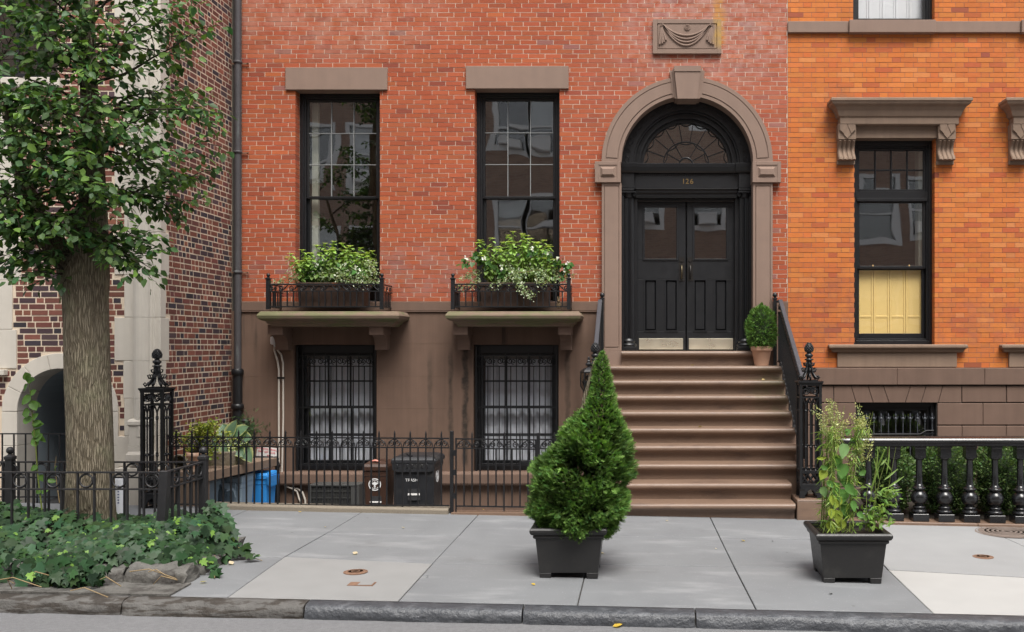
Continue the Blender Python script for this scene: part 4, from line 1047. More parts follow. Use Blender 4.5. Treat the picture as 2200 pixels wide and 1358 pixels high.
# string course and upper sill
for a, b in ((RX0-.003, X(1822,YR)-.002), (X(2007,YR)+.002, X(2190,YR)-.002), (X(2376,YR)+.002, RX1)):
    m = MB(); m.box(a, b, YR-.05, .3, Z(72,YR), Z(48,YR)); m.build('string_course', MT['trimstone'], rh, bevel=.005)
for a, b in ((1822,2007),(2190,2375)):
    m = MB(); m.box(X(a,YR), X(b,YR), YR-.09, .3, Z(69.5,YR-.09), Z(47.5,YR)+.004); m.build('window_sill', MT['trimstone'], rh, bevel=.006)
def r_window(w, kind):
    win = bpy.data.objects.new('window', None); link(win, rh)
    m = MB(); ring_frame(m, w[0]+.002, w[1]-.002, w[2]+.001, w[3]-.002, .14, .31, .05, .06, .07); ring_frame(m, w[0]+.05, w[1]-.05, w[2]+.06, w[3]-.07, .165, .30, .025); m.build('frame', MT['black_paint'], win, bevel=.004)
    x0, x1 = w[0]+.075, w[1]-.075; y = .19
    if kind == 'main':
        zt = w[3]-.095; zt2 = Z(409,y); z2 = Z(429,y); z3 = Z(576,y)
        sash(win, x0, x1, zt2-.02, zt, y, 4, 2, .035, .02)
        m = MB(); m.box(x0-.02, x1+.02, y-.03, y+.06, z2-.005, zt2-.022); m.box(x0-.01, x1+.01, y-.045, y, z2-.03, z2+.015); m.build('transom_bar', MT['black_paint'], win, bevel=.004)
        sash(win, x0, x1, z3-.01, z2-.006, y+.003, 1, 1, .04, .02, glass=MT['glass_wavy'])
        sash(win, x0, x1, w[2]+.086, z3+.022, y+.05, 1, 1, .045, .02, rail_b=.075, glass=MT['glass_clear'])
        n = 4; zb_, zt_ = w[2]+.12, z3-.01
        for i in range(n):
            a, b = x0+.03+(x1-x0-.06)*i/n, x0+.03+(x1-x0-.06)*(i+1)/n
            m = MB(); ring_frame(m, a+.002, b-.002, zb_, zt_, y+.10, y+.125, .028, .04, .03); m.box(a+.03, b-.03, y+.107, y+.12, zb_+.03, zt_-.025)
            m.box(a+.028, b-.028, y+.102, y+.11, zb_+.26, zb_+.29)
            m.build('shutter', MT['shutter_cream'], win, bevel=.003)
        for px in (1876, 1954): m = MB(); m.lathe([(.012,0),(.024,.006),(.01,.014),(.012,.03),(.004,.034)], X(px,y), y+.02, z3+.014, 8); m.build('sash_lock', MT['gold'], win)
        m = MB(); m.box(w[1]-.14, w[1]-.08, .32, .5, w[2]+.1, w[3]-.1); m.build('shutter_box', MT['jamb_cream'], win)
    else:
        sash(win, x0, x1, w[2]+.075, w[3]-.1, y, 1, 1, .045, glass=MT['glass_clear'])
        n = 5
        for i in range(n):
            a, b = x0+.02+(x1-x0-.04)*i/n, x0+.02+(x1-x0-.04)*(i+1)/n
            m = MB(); ring_frame(m, a+.002, b-.002, w[2]+.05, w[3]-.1, y+.10, y+.125, .03); m.box(a+.03, b-.03, y+.107, y+.12, w[2]+.06, w[3]-.11); m.build('shutter', MT['shutter_grey'] if kind == 'top' else MT['shutter_cream'], win, bevel=.003)
r_window(RT, 'top'); r_window(RT2, 'top'); r_window(RW, 'main'); r_window(RW2, 'other')
# hoods on consoles
def hood(dx):
    h = bpy.data.objects.new('window_hood', None); link(h, rh)
    yf = -.22
    def HX(p): return X(p+dx, YR)
    m = MB(); m.box(HX(1834), HX(2011), YR-.06, .3, Z(298.5,YR), Z(262,YR)); m.build('frieze', MT['hoodstone'], h, bevel=.003)
    x0, x1 = HX(1800), HX(2052)
    zz = lambda p: Z(p, yf)
    lv = [(.15,Z(265,yf)),(.16,Z(263,yf)),(.16,Z(250,yf)),(.18,zz(247)),(.19,zz(243)),(.205,zz(236)),(.235,zz(229)),(.275,zz(224)),(.285,zz(221)),(.285,zz(219)),(.30,zz(218)),(.30,zz(213)),(.29,zz(211.5))]
    vs = []
    for o_, z_ in lv:
        s_ = max(0, o_-.16)*1.05; vs += [(x0-s_, YR+.1, z_), (x0-s_, YR-o_, z_), (x1+s_, YR-o_, z_), (x1+s_, YR+.1, z_)]
    m = MB(); m._loops(vs, len(lv)); m.build('cornice', MT['hoodstone'], h, bevel=.002)
    for pa, pb in ((1797,1835),(2010,2047)):
        a, b = HX(pa), HX(pb); w = b-a; zt, zm, zb_ = Z(266.5,-.1), Z(300,-.1), Z(353,-.05)
        br = MB(); br.box(a, b, YR-.13, YR+.1, zm+.002, zt)
        # ogee body with four reeds
        prof = []
        for i in range(13):
            t = i/12; z_ = zm - (zm-zb_-.05)*t; o_ = .115 - .07*math.sin(PI*min(1, t*1.15)) * (1 if t < .87 else .6) + (.02*max(0,(t-.75)/.25))
            prof.append((YR-o_, z_))
        br.prism([(YR+.1, zm)] + prof + [(YR+.1, zb_+.05)], a+.006, b-.006, 'x')
        br.box(a, b, YR-.05, YR+.1, zb_, zb_+.052)
        c = br.build('console', MT['hoodstone'], h, bevel=.003)
        m = MB()
        for k in range(4):
            xx = a + w*(k+.5)/4; m.tube([(xx, p[0]+.006, p[1]) for p in prof], w*.105, 6)
        m.build('reeding', MT['hoodstone'], c)
        m = MB(); cx = (a+b)/2
        m.prism([(a+.01,zt-.002),(a+.012,zt-.09),(a+w*.3,zt-.145),(cx,zt-.20),(b-w*.3,zt-.145),(b-.012,zt-.09),(b-.01,zt-.002)], YR-.147, YR-.128, 'y')
        m.prism([(a+.015,zt-.003),(a+.02,zt-.085),(a+w*.29,zt-.135),(cx-.035,zt-.095),(cx-.008,zt-.04),(cx-.006,zt-.003)], YR-.155, YR-.146, 'y')
        m.prism([(b-.015,zt-.003),(b-.02,zt-.085),(b-w*.29,zt-.135),(cx+.035,zt-.095),(cx+.008,zt-.04),(cx+.006,zt-.003)][::-1], YR-.155, YR-.146, 'y')
        m.build('leaf_carving', MT['hoodstone'], c)
hood(0); hood(DW)
def big_sill(dx):
    def HX(p): return X(p+dx, YR)
    zz = lambda p: Z(p, -.1)
    s_ = bpy.data.objects.new('window_sill', None); link(s_, rh)
    m = MB(); m.cornice(HX(1797), HX(2055), YR-.001, [(.05,zz(757)),(.07,zz(756)),(.085,zz(751)),(.115,zz(748)),(.12,zz(746)),(.12,zz(742)),(.105,zz(740))]); m.build('sill_moulding', MT['hoodstone'], s_, bevel=.002)
    m = MB(); m.box(HX(1798), HX(2054), YR-.04, .2, Z(788.5,0), zz(757)+.004); m.build('sill_block', MT['hoodstone'], s_, bevel=.003)
big_sill(0); big_sill(DW)
# brownstone base in rusticated blocks
YB = -.06
BW = (X(1840,YB), X(2013,YB), Z(1045,YB), Z(866,YB))
def sblock(a, b, c, d, y=YB, poly=None):
    m = MB()
    if poly: m.prism([(X(p,y), Z(q,y)) for p, q in poly], y, .3, 'y')
    else: m.box(a, b, y, .3, Z(d,y), Z(c,y))
    m.build('stone_block', MT['brownstone'], rh, bevel=.007)
m = MB(); wall_slab(m, RX0, RX1, -.7, RZB-.003, YB+.02, .29, [BW]); m.build('base_wall', MT['joint'], rh)
gx = .004
for a, b in ((1695,1749),(1749,1927.5),(1927.5,2115.5),(2115.5,2300),(2300,2490),(2490,2680)):
    sblock(max(RX0,X(a,YB-.03))+.001, X(b,YB-.03)-.001, 790.5, 827, YB-.03)
tops = [1791.5,1829,1865,1898,1956,1990,2025.5,2066]; bots = [1791.5,1839,1876,1910,1945,1979,2016,2066]
y = YB
for i in range(7):
    sblock(0,0,0,0, poly=[(tops[i]+.7,829),(tops[i+1]-.7,829),(bots[i+1]-.7,864.5),(bots[i]+.7,864.5)][::-1])
sblock(RX0+.001, X(1791,y)-.002, 829, 864.5)
for a, b in ((2067,2161.5),(2163,2258),(2259.5,2355),(2356.5,2450),(2451.5,2545),(2546.5,2640)): sblock(X(a,y), X(b,y), 829, 864.5)
rows = [(866.5,913),(915,957),(959,1001),(1003,1046),(1048,1090),(1092,1135)]
for k, (c, d) in enumerate(rows):
    inw = d < 1047
    left = [1697, 1740, 1839] if k % 2 == 0 else [1697, 1790, 1839]
    for p, q in zip(left, left[1:]): sblock(X(p,y)+.002 if p > 1697 else RX0+.001, X(q,y)-.002, c, d)
    if not inw: sblock(X(1839,y)+.002, X(2013,y)-.002, c, d)
    right = [2014, 2112, 2207, 2302, 2398, 2493, 2588, 2683] if k % 2 == 0 else [2014, 2067, 2162, 2255, 2350, 2446, 2541, 2636]
    for p, q in zip(right, right[1:]): sblock(X(p,y)+.002, X(q,y)-.002, c, d)
# basement window with a spear-headed guard
win = bpy.data.objects.new('basement_window', None); link(win, rh)
m = MB(); ring_frame(m, BW[0]+.002, BW[1]-.002, BW[2]+.001, BW[3]-.002, .02, .2, .06, .06, .06); m.build('frame', MT['black_paint'], win, bevel=.004)
sash(win, BW[0]+.063, BW[1]-.063, (BW[2]+BW[3])/2-.02, BW[3]-.063, .06, 1, 1, .045, glass=MT['glass'])
sash(win, BW[0]+.063, BW[1]-.063, BW[2]+.063, (BW[2]+BW[3])/2+.02, .108, 1, 1, .045, glass=MT['glass'])
gy = -.005; n = 11
m = MB(); 
for z_ in (Z(932,gy), Z(1030,gy)): m.bar((BW[0]+.02,gy,z_),(BW[1]-.02,gy,z_),.02,.016)
m.tube([(BW[0]+.03,gy-.01,Z(938,gy)),(BW[0]+.12,gy-.01,Z(933,gy)),(BW[1]-.22,gy-.01,Z(933,gy)),(BW[1]-.13,gy-.01,Z(925,gy)),(BW[1]-.03,gy-.01,Z(925,gy))], .009, 6)
m.build('guard_rail', MT['iron'], win)
for i in range(n):
    xx = BW[0]+.05+(BW[1]-BW[0]-.1)*i/(n-1); z_ = Z(906,gy)
    m = MB(); m.tube([(xx,gy,Z(1030,gy)),(xx,gy,z_)], .008, 6)
    m.lathe([(.009,0),(.02,.006),(.009,.014),(.012,.02),(.026,.045),(.012,.06),(.009,.064),(.017,.075),(.002,.12)], xx, gy, z_, 8)
    for sg in (-1,1): m.tube([(xx+sg*.006,gy,z_+.03),(xx+sg*.03,gy,z_+.05),(xx+sg*.032,gy,z_+.075)], .006, 5)
    m.build('spear', MT['rail_grey'], win)  # black iron spears coloured grey, their reflected light put into the colour
# ================================================================ DARK BRICK BUILDING ON THE LEFT
YL = -2.0; XL = -5.62
lh = thing('dark_brick_building', 'dark mottled brick building with pale stone quoins behind the street tree', 'building', (-7.2, YL, 0))
PAL_DK = lambda: jit(random.choices([(.15,.056,.043),(.185,.068,.048),(.12,.046,.04),(.068,.042,.048),(.038,.03,.038),(.235,.088,.055)], [5,4,3,2.2,1.6,1.2])[0], .12)
_rs = random.Random(3)
def pat_dark(r, off=False):
    if off: return [.0,.11,.055,.16][r % 4]
    return [_rs.choice([.20,.098,.20,.098,.098]) for _ in range(40)] 
def qx(p): return X(p, YL)
def qz(p): return Z(p, YL)
AX, AZ, AR0, AR1 = qx(130), qz(884), 92/S(YL), 125/S(YL)
LW = (qx(-95), qx(124), qz(168), 7.6)
m = MB(); wall_slab(m, -9.2, XL-.003, -.4, 9.2, YL+.0025, YL+.35, [LW], (AX, AZ, AR1-.03, -.4)); m.build('wall', MT['mortar_cream'], lh)
m = MB(); wall_slab(m, YL+.36, -.002, -.55, 9.2, XL-.35, XL-.0015, [], None, side=True); m.build('side_wall', MT['mortar_cream'], lh)
piers = []
zz = [1003, 937, 856, 775, 682, 590, 498, 406, 314, 222, 130, 38, -54, -146, -240]
lefts = [243, 268, 266, 247, 268, 247, 268, 247, 268, 247, 268, 247, 268, 247]
stones = [(qx(lefts[i]), XL, qz(zz[i]), qz(zz[i+1])) for i in range(len(lefts))]
qz2 = [(-140,36,792,708),(-140,27,708,602),(-140,45,602,510),(-140,28,510,430),(-140,45,430,345),(-140,28,345,260),(-140,45,260,192)]
stones2 = [(qx(a), qx(b), qz(c), qz(d)) for a, b, c, d in qz2]
jr = [(qx(-30), qx(37), -.4, AZ), (qx(222), qx(256), -.4, AZ)]
course = 13.05/S(YL)
brick_wall(lh, -9.19, XL+.001, -.1, 7.0, course, pat_dark, .0155, YL, .1, rect_holes([LW]+stones+stones2+jr, (AX, AZ, AR1-.02, -.4), 0), PAL_DK, MT['brick_dark'], (qx(200), qz(600)), n_ind=120, minlen=.04)
hs_ = rect_holes([(YL-.1, YL+(.20 if i % 2 else .12), s[2], s[3]) for i, s in enumerate(stones)], None, 0)
brick_wall(lh, YL+.05, -.012, -.15, 7.0, course, pat_dark, .0155, XL, .1, hs_, PAL_DK, MT['brick_dark'], (-1.0, 2.4), side=True, n_ind=180, minlen=.04)
# pale stone pier with its colonnette
for i, s in enumerate(stones):
    m = MB(); r = .20 if i % 2 else .12
    m.box(s[0], s[1]+.006, YL-.012, YL+r, s[2]+.002, s[3]-.002); m.build('quoin_stone', MT['limestone'], lh, bevel=.004)
for a, b in zip(zz[1:], zz[2:]):
    cx = qx(310); m = MB(); y0 = YL-.045
    pts = [(cx-.135, YL-.012), (cx-.125, YL-.04), (cx-.105, YL-.04)]
    for k in range(9):
        t = PI - PI*k/8; pts.append((cx+.092*math.cos(t), YL-.045-.082*math.sin(t)))
    pts += [(cx+.105, YL-.03), (cx+.12, YL-.03), (cx+.13, YL-.012)]
    m.prism([(p[0], p[1]) for p in pts][::-1] + [], qz(a)+.0015, qz(b)-.0015, 'z', smooth=False); m.build('colonnette_drum', MT['limestone'], lh)
cx = qx(310)
m = MB(); m.rects([(.15,.12,qz(990)),(.15,.12,qz(975)),(.125,.10,qz(968)),(.125,.10,qz(957))], cx, YL-.02); m.rects([(.12,.10,qz(957)+.001),(.12,.10,qz(915)),(.135,.115,qz(911)),(.135,.115,qz(904)),(.115,.095,qz(899))], cx, YL-.02); m.build('colonnette_base', MT['limestone'], lh, bevel=.004)
for s in stones2: 
    m = MB(); m.box(s[0], s[1], YL-.01, YL+.2, s[2]+.002, s[3]-.002); m.build('quoin_stone', MT['limestone'], lh, bevel=.004)
m = MB(); m.box(qx(-140), qx(17), YL-.08, YL+.1, qz(806), qz(794)); m.build('ledge_stone', MT['limestone'], lh, bevel=.006)
# plinth
for a, b in ((-9.2, jr[0][0]-.004), (qx(258), XL+.04)):
    m = MB(); m.box(a, b, YL-.12, YL+.1, -.4, qz(1003)-.003); m.build('plinth_stone', MT['limestone'], lh, bevel=.006)
# round arch of pale stone
nv = 7
for i in range(nv):
    a0, a1 = PI*i/nv+.004, PI*(i+1)/nv-.004
    m = MB(); m.arc(AX, AZ, AR0, AR1, a0, a1, YL-.014, YL+.34, 6); m.build('voussoir', MT['limestone'], lh, bevel=.004)
for a, b in ((AX-AR1, AX-AR0), (AX+AR0, AX+AR1)):
    for z0_, z1_ in ((-.4, .72), (.724, AZ-.004)):
        m = MB(); m.box(a, b, YL-.014, YL+.34, z0_, z1_); m.build('jamb_stone', MT['limestone'], lh, bevel=.004)
# the passage behind it: painted reveal and dark depth
m = MB(); m.arc(AX, AZ, AR0+.002, AR0+.06, 0, PI, YL+.345, YL+1.3, 16); m.box(AX-AR0-.06, AX-AR0-.002, YL+.345, YL+1.3, -.5, AZ); m.box(AX+AR0+.002, AX+AR0+.06, YL+.345, YL+1.3, -.5, AZ); m.build('painted_reveal', MT['blue_grey'], lh)
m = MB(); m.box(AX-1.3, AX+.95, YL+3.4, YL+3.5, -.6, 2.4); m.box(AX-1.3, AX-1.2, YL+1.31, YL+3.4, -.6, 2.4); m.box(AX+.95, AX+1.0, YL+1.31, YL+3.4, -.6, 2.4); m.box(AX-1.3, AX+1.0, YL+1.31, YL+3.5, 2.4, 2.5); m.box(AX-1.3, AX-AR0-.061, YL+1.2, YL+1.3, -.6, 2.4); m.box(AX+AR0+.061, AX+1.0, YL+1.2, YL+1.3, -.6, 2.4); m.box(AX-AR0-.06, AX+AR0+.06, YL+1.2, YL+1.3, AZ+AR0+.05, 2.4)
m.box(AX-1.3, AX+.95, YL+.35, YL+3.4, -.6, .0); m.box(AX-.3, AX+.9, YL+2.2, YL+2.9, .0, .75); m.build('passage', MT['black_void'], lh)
# leaded window high on the left
win = bpy.data.objects.new('window', None); link(win, lh)
m = MB(); m.box(LW[0]-.05, LW[1]+.06, YL-.07, YL+.1, qz(190), qz(169)); m.build('sill', MT['limestone'], win, bevel=.006)
m = MB(); ring_frame(m, LW[0]+.002, LW[1]-.002, LW[2]+.002, LW[3], YL+.16, YL+.28, .07); m.build('frame', MT['black_paint'], win)
sash(win, LW[0]+.07, LW[1]-.07, LW[2]+.07, LW[3]-.07, YL+.19, 4, 4, .04, .03, glass=MT['glass'])
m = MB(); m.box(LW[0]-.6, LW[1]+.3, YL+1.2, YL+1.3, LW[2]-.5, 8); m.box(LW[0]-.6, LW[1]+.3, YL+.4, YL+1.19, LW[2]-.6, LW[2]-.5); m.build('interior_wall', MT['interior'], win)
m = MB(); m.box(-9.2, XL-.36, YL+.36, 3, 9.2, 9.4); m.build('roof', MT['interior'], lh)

# downpipe in the corner between the two houses
t = thing('downpipe', 'weathered lead downpipe in the corner beside the red brick house', 'drainpipe', (X(511,-.09), -.09, FLOOR))
px = X(511,-.09); r = 7.2/S(-.09)
zj = [7.6, Z(155,-.09), Z(590,-.09), Z(797,-.09)]
m = MB(); m.tube([(px,-.09,7.6),(px,-.09,zj[-1])], r, 14); m.build('pipe', MT['pipe_lead'], t)
for py in (137, 330, 588):
    m = MB(); m.lathe([(r,0),(r+.012,.004),(r+.012,.035),(r,.04)], px, -.09, Z(py,-.09), 14); m.build('collar', MT['pipe_lead'], t)
    m = MB(); m.box(px-.11, px+.12, -.03, -.02, Z(py,-.09)+.01, Z(py,-.09)+.03); m.tube([(px+.1,-.025,Z(py,-.09)+.02),(px+.13,-.05,Z(py,-.09)+.02)], .01, 6); m.build('strap', MT['rusty'], t)
r2 = r*1.35
m = MB(); m.tube([(px,-.1,zj[-1]+.01),(px,-.1,FLOOR)], r2, 16); m.lathe([(r2,0),(r2+.02,.01),(r2+.02,.07),(r2,.08)], px, -.1, Z(880,-.1), 16); m.lathe([(r2,-.06),(r2+.015,-.05),(r2+.02,0),(r2+.005,.03)], px, -.1, zj[-1], 16); m.build('cast_iron_boot', MT['iron'], t)
# ================================================================ STOOP
TR, RI = .285, .1825
ZL = CAM_Z - .249                       # landing height
SX0, SX1 = -.63, 1.864
t = thing('stoop', 'brownstone stoop with rounded step noses climbing to the black doors', 'stoop', ((SX0+SX1)/2, -1.4, 0))
m = MB(); zt = 1.82
def step_profile(yf, yb, z, z0, over=.054):
    """riser face at yf, nosing rolled over it"""
    pts = [(yb, z0), (yf, z0), (yf, z-.098), (yf-.012, z-.094), (yf-.014, z-.078), (yf-.02, z-.074)]
    for k in range(9):
        a = -PI/2 + PI*k/8; pts.append((yf-over+.034-.034*math.cos(a)*1.0-.02, z-.036+.036*math.sin(a)))
    return pts + [(yb, z)]
ysteps = []
m.prism(step_profile(-.12, .14, zt, ZL+.001), ACX-ARI+.003, ACX+ARI-.003, 'x'); m.build('threshold_step', MT['stepstone'], t)
for i in range(9):
    z = ZL - RI*i; yb = -.1 - TR*i; yf = -.1 - TR*(i+1)
    m = MB(); x0, x1 = SX0, SX1
    if i >= 7: x1 = X(1709, -2.7)
    m.prism(step_profile(yf, yb + (.06 if i == 0 else .0005), z, -.45), x0+random.uniform(0,.006), x1-random.uniform(0,.006), 'x'); m.build('step', MT['stepstone'], t)
m = MB(); m.box(SX1-.06, SX1+.002, -2.38, -.06, -.45, .6); m.build('side_wall', MT['brownstone'], t)
# pedestals for the iron newels
PX0, PX1 = X(1712,-2.7), X(1712,-2.7)+.33
def pedestal(x0, x1, label):
    p = bpy.data.objects.new('pedestal', None); link(p, t)
    m = MB(); z1 = .205; m.box(x0, x1, -2.72, -2.28, -.45, z1-.02); m.rects([((x1-x0)/2,.22,z1-.02),((x1-x0)/2,.22,z1-.006),((x1-x0)/2-.008,.212,z1)], (x0+x1)/2, -2.5); m.build('block', MT['stepstone'], p, bevel=.005)
pedestal(PX0, PX1, ''); pedestal(SX0-.22, SX0+.09, '')

# ================================================================ IRON NEWELS (one built, two copied)
def newel(loc, label):
    n_ = thing('iron_newel', label, 'newel post', loc, 'pinecone-topped openwork iron newel posts')
    bx, by, bz = loc; w = .108; H = 1.26
    def P(m, name): return m.build(name, MT['iron'], n_)
    m = MB()                                    # bracketed foot
    for sx in (-1,1):
        for sy in (-1,1): m.rects([(.03,.03,bz),(.024,.024,bz+.08),(.03,.03,bz+.10)], bx+sx*(w-.012), by+sy*(w-.012))
    for sg in (-1,1):
        m.prism([(bx-w,bz+.14),(bx-w,bz+.03),(bx-w+.05,bz+.03),(bx-w+.075,bz+.075),(bx,bz+.095),(bx+w-.075,bz+.075),(bx+w-.05,bz+.03),(bx+w,bz+.03),(bx+w,bz+.14)], by+sg*(w+.004)-.008, by+sg*(w+.004)+.008, 'y')
        m.prism([(by-w,bz+.14),(by-w,bz+.03),(by-w+.05,bz+.03),(by-w+.075,bz+.075),(by,bz+.095),(by+w-.075,bz+.075),(by+w-.05,bz+.03),(by+w,bz+.03),(by+w,bz+.14)], bx+sg*(w+.004)-.008, bx+sg*(w+.004)+.008, 'x')
    m.rects([(w+.014,w+.014,bz+.13),(w+.014,w+.014,bz+.15),(w,w,bz+.158)], bx, by)
    P(m, 'foot')
    for z, e, hh in ((.27,.004,.012),(.285,.0,.02),(H-.16,.012,.016),(H-.02,.02,.02),(H,.028,.014)):
        m = MB()
        for sg in (-1,1):
            m.box(bx-w-e, bx+w+e, by+sg*w-.013, by+sg*w+.013, bz+z, bz+z+hh); m.box(bx+sg*w-.013, bx+sg*w+.013, by-w+.0131, by+w-.0131, bz+z+.0005, bz+z+hh-.0005)
        P(m, 'rail_ring')
    m = MB(); m.box(bx-w-.03, bx+w+.03, by-w-.03, by+w+.03, bz+H+.012, bz+H+.03); P(m, 'cap_plate')
    for sx in (-1,1):
        for sy in (-1,1):
            m = MB(); m.box(bx+sx*w-.0145, bx+sx*w+.0145, by+sy*w-.0145, by+sy*w+.0145, bz+.15, bz+H+.005); P(m, 'corner_post')
    sides = [((0,-1)),((0,1)),((-1,0)),((1,0))]
    for sx, sy in sides:
        for k in (-1,0,1):
            u = k*.054; cx, cy = (bx+u, by+sy*w) if sx == 0 else (bx+sx*w, by+u)
            m = MB(); m.tube([(cx,cy,bz+.28),(cx,cy,bz+H-.27)], .0095, 6)
            for zz_ in (.30, .56, H-.30): m.lathe([(.009,-.014),(.017,-.006),(.017,.006),(.009,.014)], cx, cy, bz+zz_, 6)
            P(m, 'bar')
        m = MB()                                # gothic heads, lattice and scrolls on this side
        def q(u, z): return (bx+u, by+sy*w, bz+z) if sx == 0 else (bx+sx*w, by+u, bz+z)
        for k in range(4):
            a, b = -.108+.054*k, -.054+.054*k
            m.tube([q(a,H-.28), q(a+.004,H-.23), q((a+b)/2,H-.165)], .007, 4); m.tube([q(b,H-.28), q(b-.004,H-.23), q((a+b)/2,H-.165)], .007, 4)
        for k in (-1,1):
            m.spiral(q(k*.05,H-.082), .043, .012, 1.5, PI/2, .0085, 'xz' if sx == 0 else 'yz', 14, 4, k); m.spiral(q(k*.024,H-.06), .03, .01, 1.2, -PI/2, .007, 'xz' if sx == 0 else 'yz', 10, 4, -k)
        for k in range(3):
            a = -.1+.067*k; m.tube([q(a,.165), q(a+.067,.265)], .008, 4); m.tube([q(a+.067,.165), q(a,.265)], .008, 4)
        P(m, 'tracery')['kind'] = 'stuff'
    m = MB()                                    # scrolled crown
    for k in range(8):
        a = PI/4*k + PI/8*0; c, s = math.cos(a), math.sin(a); f = 1.15 if k % 2 else .9
        pts = [(.02,.26),(.026,.19),(.045,.12),(.075,.075),(.108,.05),(.122,.072),(.108,.088),(.098,.074)]
        m.tube([(bx+c*r*f, by+s*r*f, bz+H+z) for r, z in pts], [.013,.012,.012,.012,.011,.009,.008,.006], 5)
        m.tube([(bx+c*r*f, by+s*r*f, bz+H+z) for r, z in [(.04,.13),(.075,.135),(.085,.165),(.065,.175),(.062,.158)]], [.009,.009,.008,.007,.005], 5)
        m.tube([(bx+c*r, by+s*r, bz+H+z) for r, z in [(.024,.19),(.055,.2),(.062,.225),(.047,.23)]], .007, 5)
    m.rects([(.085,.085,bz+H+.03),(.085,.085,bz+H+.042)], bx, by)
    P(m, 'crown_scrolls')
    m = MB(); m.lathe([(.018,.22),(.022,.25),(.05,.262),(.05,.272),(.025,.278),(.03,.29),(.045,.305),(.045,.32),(.026,.333),(.024,.345)], bx, by, bz+H, 14); P(m, 'urn')
    m = MB(); cz = bz+H+.345; nz = 9; prof = [(.022,0),(.046,.008),(.05,.02),(.044,.03),(.047,.042),(.043,.058),(.036,.076),(.025,.094),(.01,.108),(.001,.113)]
    m.lathe(prof, bx, by, cz, 14)
    for j in range(6):
        rr_ = [.047,.048,.045,.039,.03,.018][j]; z_ = cz+[.03,.044,.058,.072,.086,.099][j]
        for k in range(9):
            a = 2*PI*(k+.5*(j%2))/9; m.ball((bx+rr_*math.cos(a), by+rr_*math.sin(a), z_), .0095, 5, 3)
    P(m, 'pinecone'); return n_
nw = newel((X(1738,-2.5), -2.5, .207), 'iron openwork newel with pinecone top on the stoop pedestal beside the weeds')
NWZ = .207
lx = X(337.5,-2.72)
c = copy_tree(nw); c.location = (lx, -2.72, CAM_Z-(835-746)/S(-2.72)-1.28); c['label'] = 'iron openwork newel with pinecone top against the dark brick building'
c2 = copy_tree(nw); c2.location = (X(1279,-2.5), -2.5, .207); c2['label'] = 'iron openwork newel with pinecone top mostly hidden by the spiral conifer'
# stone block below the newel at the fence
t = thing('newel_pedestal', 'brownstone block under the iron newel at the areaway fence', 'pedestal', (lx, -2.72, 0))
m = MB(); m.box(lx-.15, lx+.15, -2.88, -2.56, -.1, c.location.z-.22); m.build('block', MT['stepstone'], t, bevel=.006)
m = MB(); m.rects([(.12,.12,c.location.z-.222),(.12,.12,c.location.z-.17),(.09,.09,c.location.z-.13),(.115,.115,c.location.z-.06),(.115,.115,c.location.z-.03),(.09,.09,c.location.z-.002)], lx, -2.72); m.build('cast_base', MT['iron'], t, bevel=.006)

# ================================================================ STAIR RAILINGS
def stair_rail(x, label, top_x):
    r = thing('stair_railing', label, 'railing', (x, -1.3, ZL), 'stoop railings')
    yT, yB = -.34, -2.38                 # head and foot of the sloping part
    zT = 2.49; zB = 1.40
    m = MB(); m.bar((x, -.16, zT+.0), (x, yT-.02, zT), .05, .036); m.bar((x, yT, zT+.004), (x, yB, zB), .055, .04); m.build('handrail', MT['rail_grey'], r, bevel=.008, segs=2)
    sl = (zT-zB)/(yT-yB)
    def ztop(y): return zT - .03 if y > yT else zT-.03 + (y-yT)*sl
    def zbot(y): return ZL+.05 if y > -.44 else ZL + .05 + (y+.44)*RI/TR
    m = MB(); m.bar((x, -.14, ZL+.055), (x, -.44, ZL+.055), .03, .02); m.bar((x, -.44, ZL+.05), (x, yB, zbot(yB)), .03, .022)
    m.bar((x, -.16, zT-.15), (x, yT, zT-.15), .018, .014); m.bar((x, yT, zT-.15), (x, yB, zB-.15), .018, .014); m.build('shoe', MT['iron'], r)
    y = -.19; 
    while y > yB+.03:
        m = MB(); m.box(x-.009, x+.009, y-.009, y+.009, zbot(y), ztop(y)-.11); m.build('baluster', MT['iron'], r); y -= .083
    m = MB(); y = -.2; k = 0
    while y > yB+.05:
        z = ztop(y)-.055; m.spiral((x, y, z), .04, .01, 1.4, PI/2, .006, 'yz', 12, 4, 1 if k % 2 else -1); y -= .083; k += 1
    m.build('scroll_band', MT['iron'], r)
    y = -.5
    for i in range(8):
        m = MB(); yy = -.1-TR*(i+1)+.06; m.box(x-.012, x+.012, yy-.012, yy+.012, ZL-RI*i-.0 if i == 0 else ZL-RI*i-.002, zbot(yy)); m.build('stub', MT['rail_grey'], r)
    m = MB(); tx = top_x; m.box(tx-.022, tx+.022, -.155, -.111, ZL, zT+.03); m.rects([(.03,.03,zT+.03),(.03,.03,zT+.045),(.014,.014,zT+.055)], tx, -.133); m.ball((tx, -.133, zT+.088), .034, 12, 8); m.build('head_post', MT['iron'], r)
    return r
stair_rail(1.845, 'black iron stair railing beside the potted clipped shrub', 1.80)
stair_rail(-.565, 'black iron stair railing rising behind the tip of the spiral conifer', -.545)

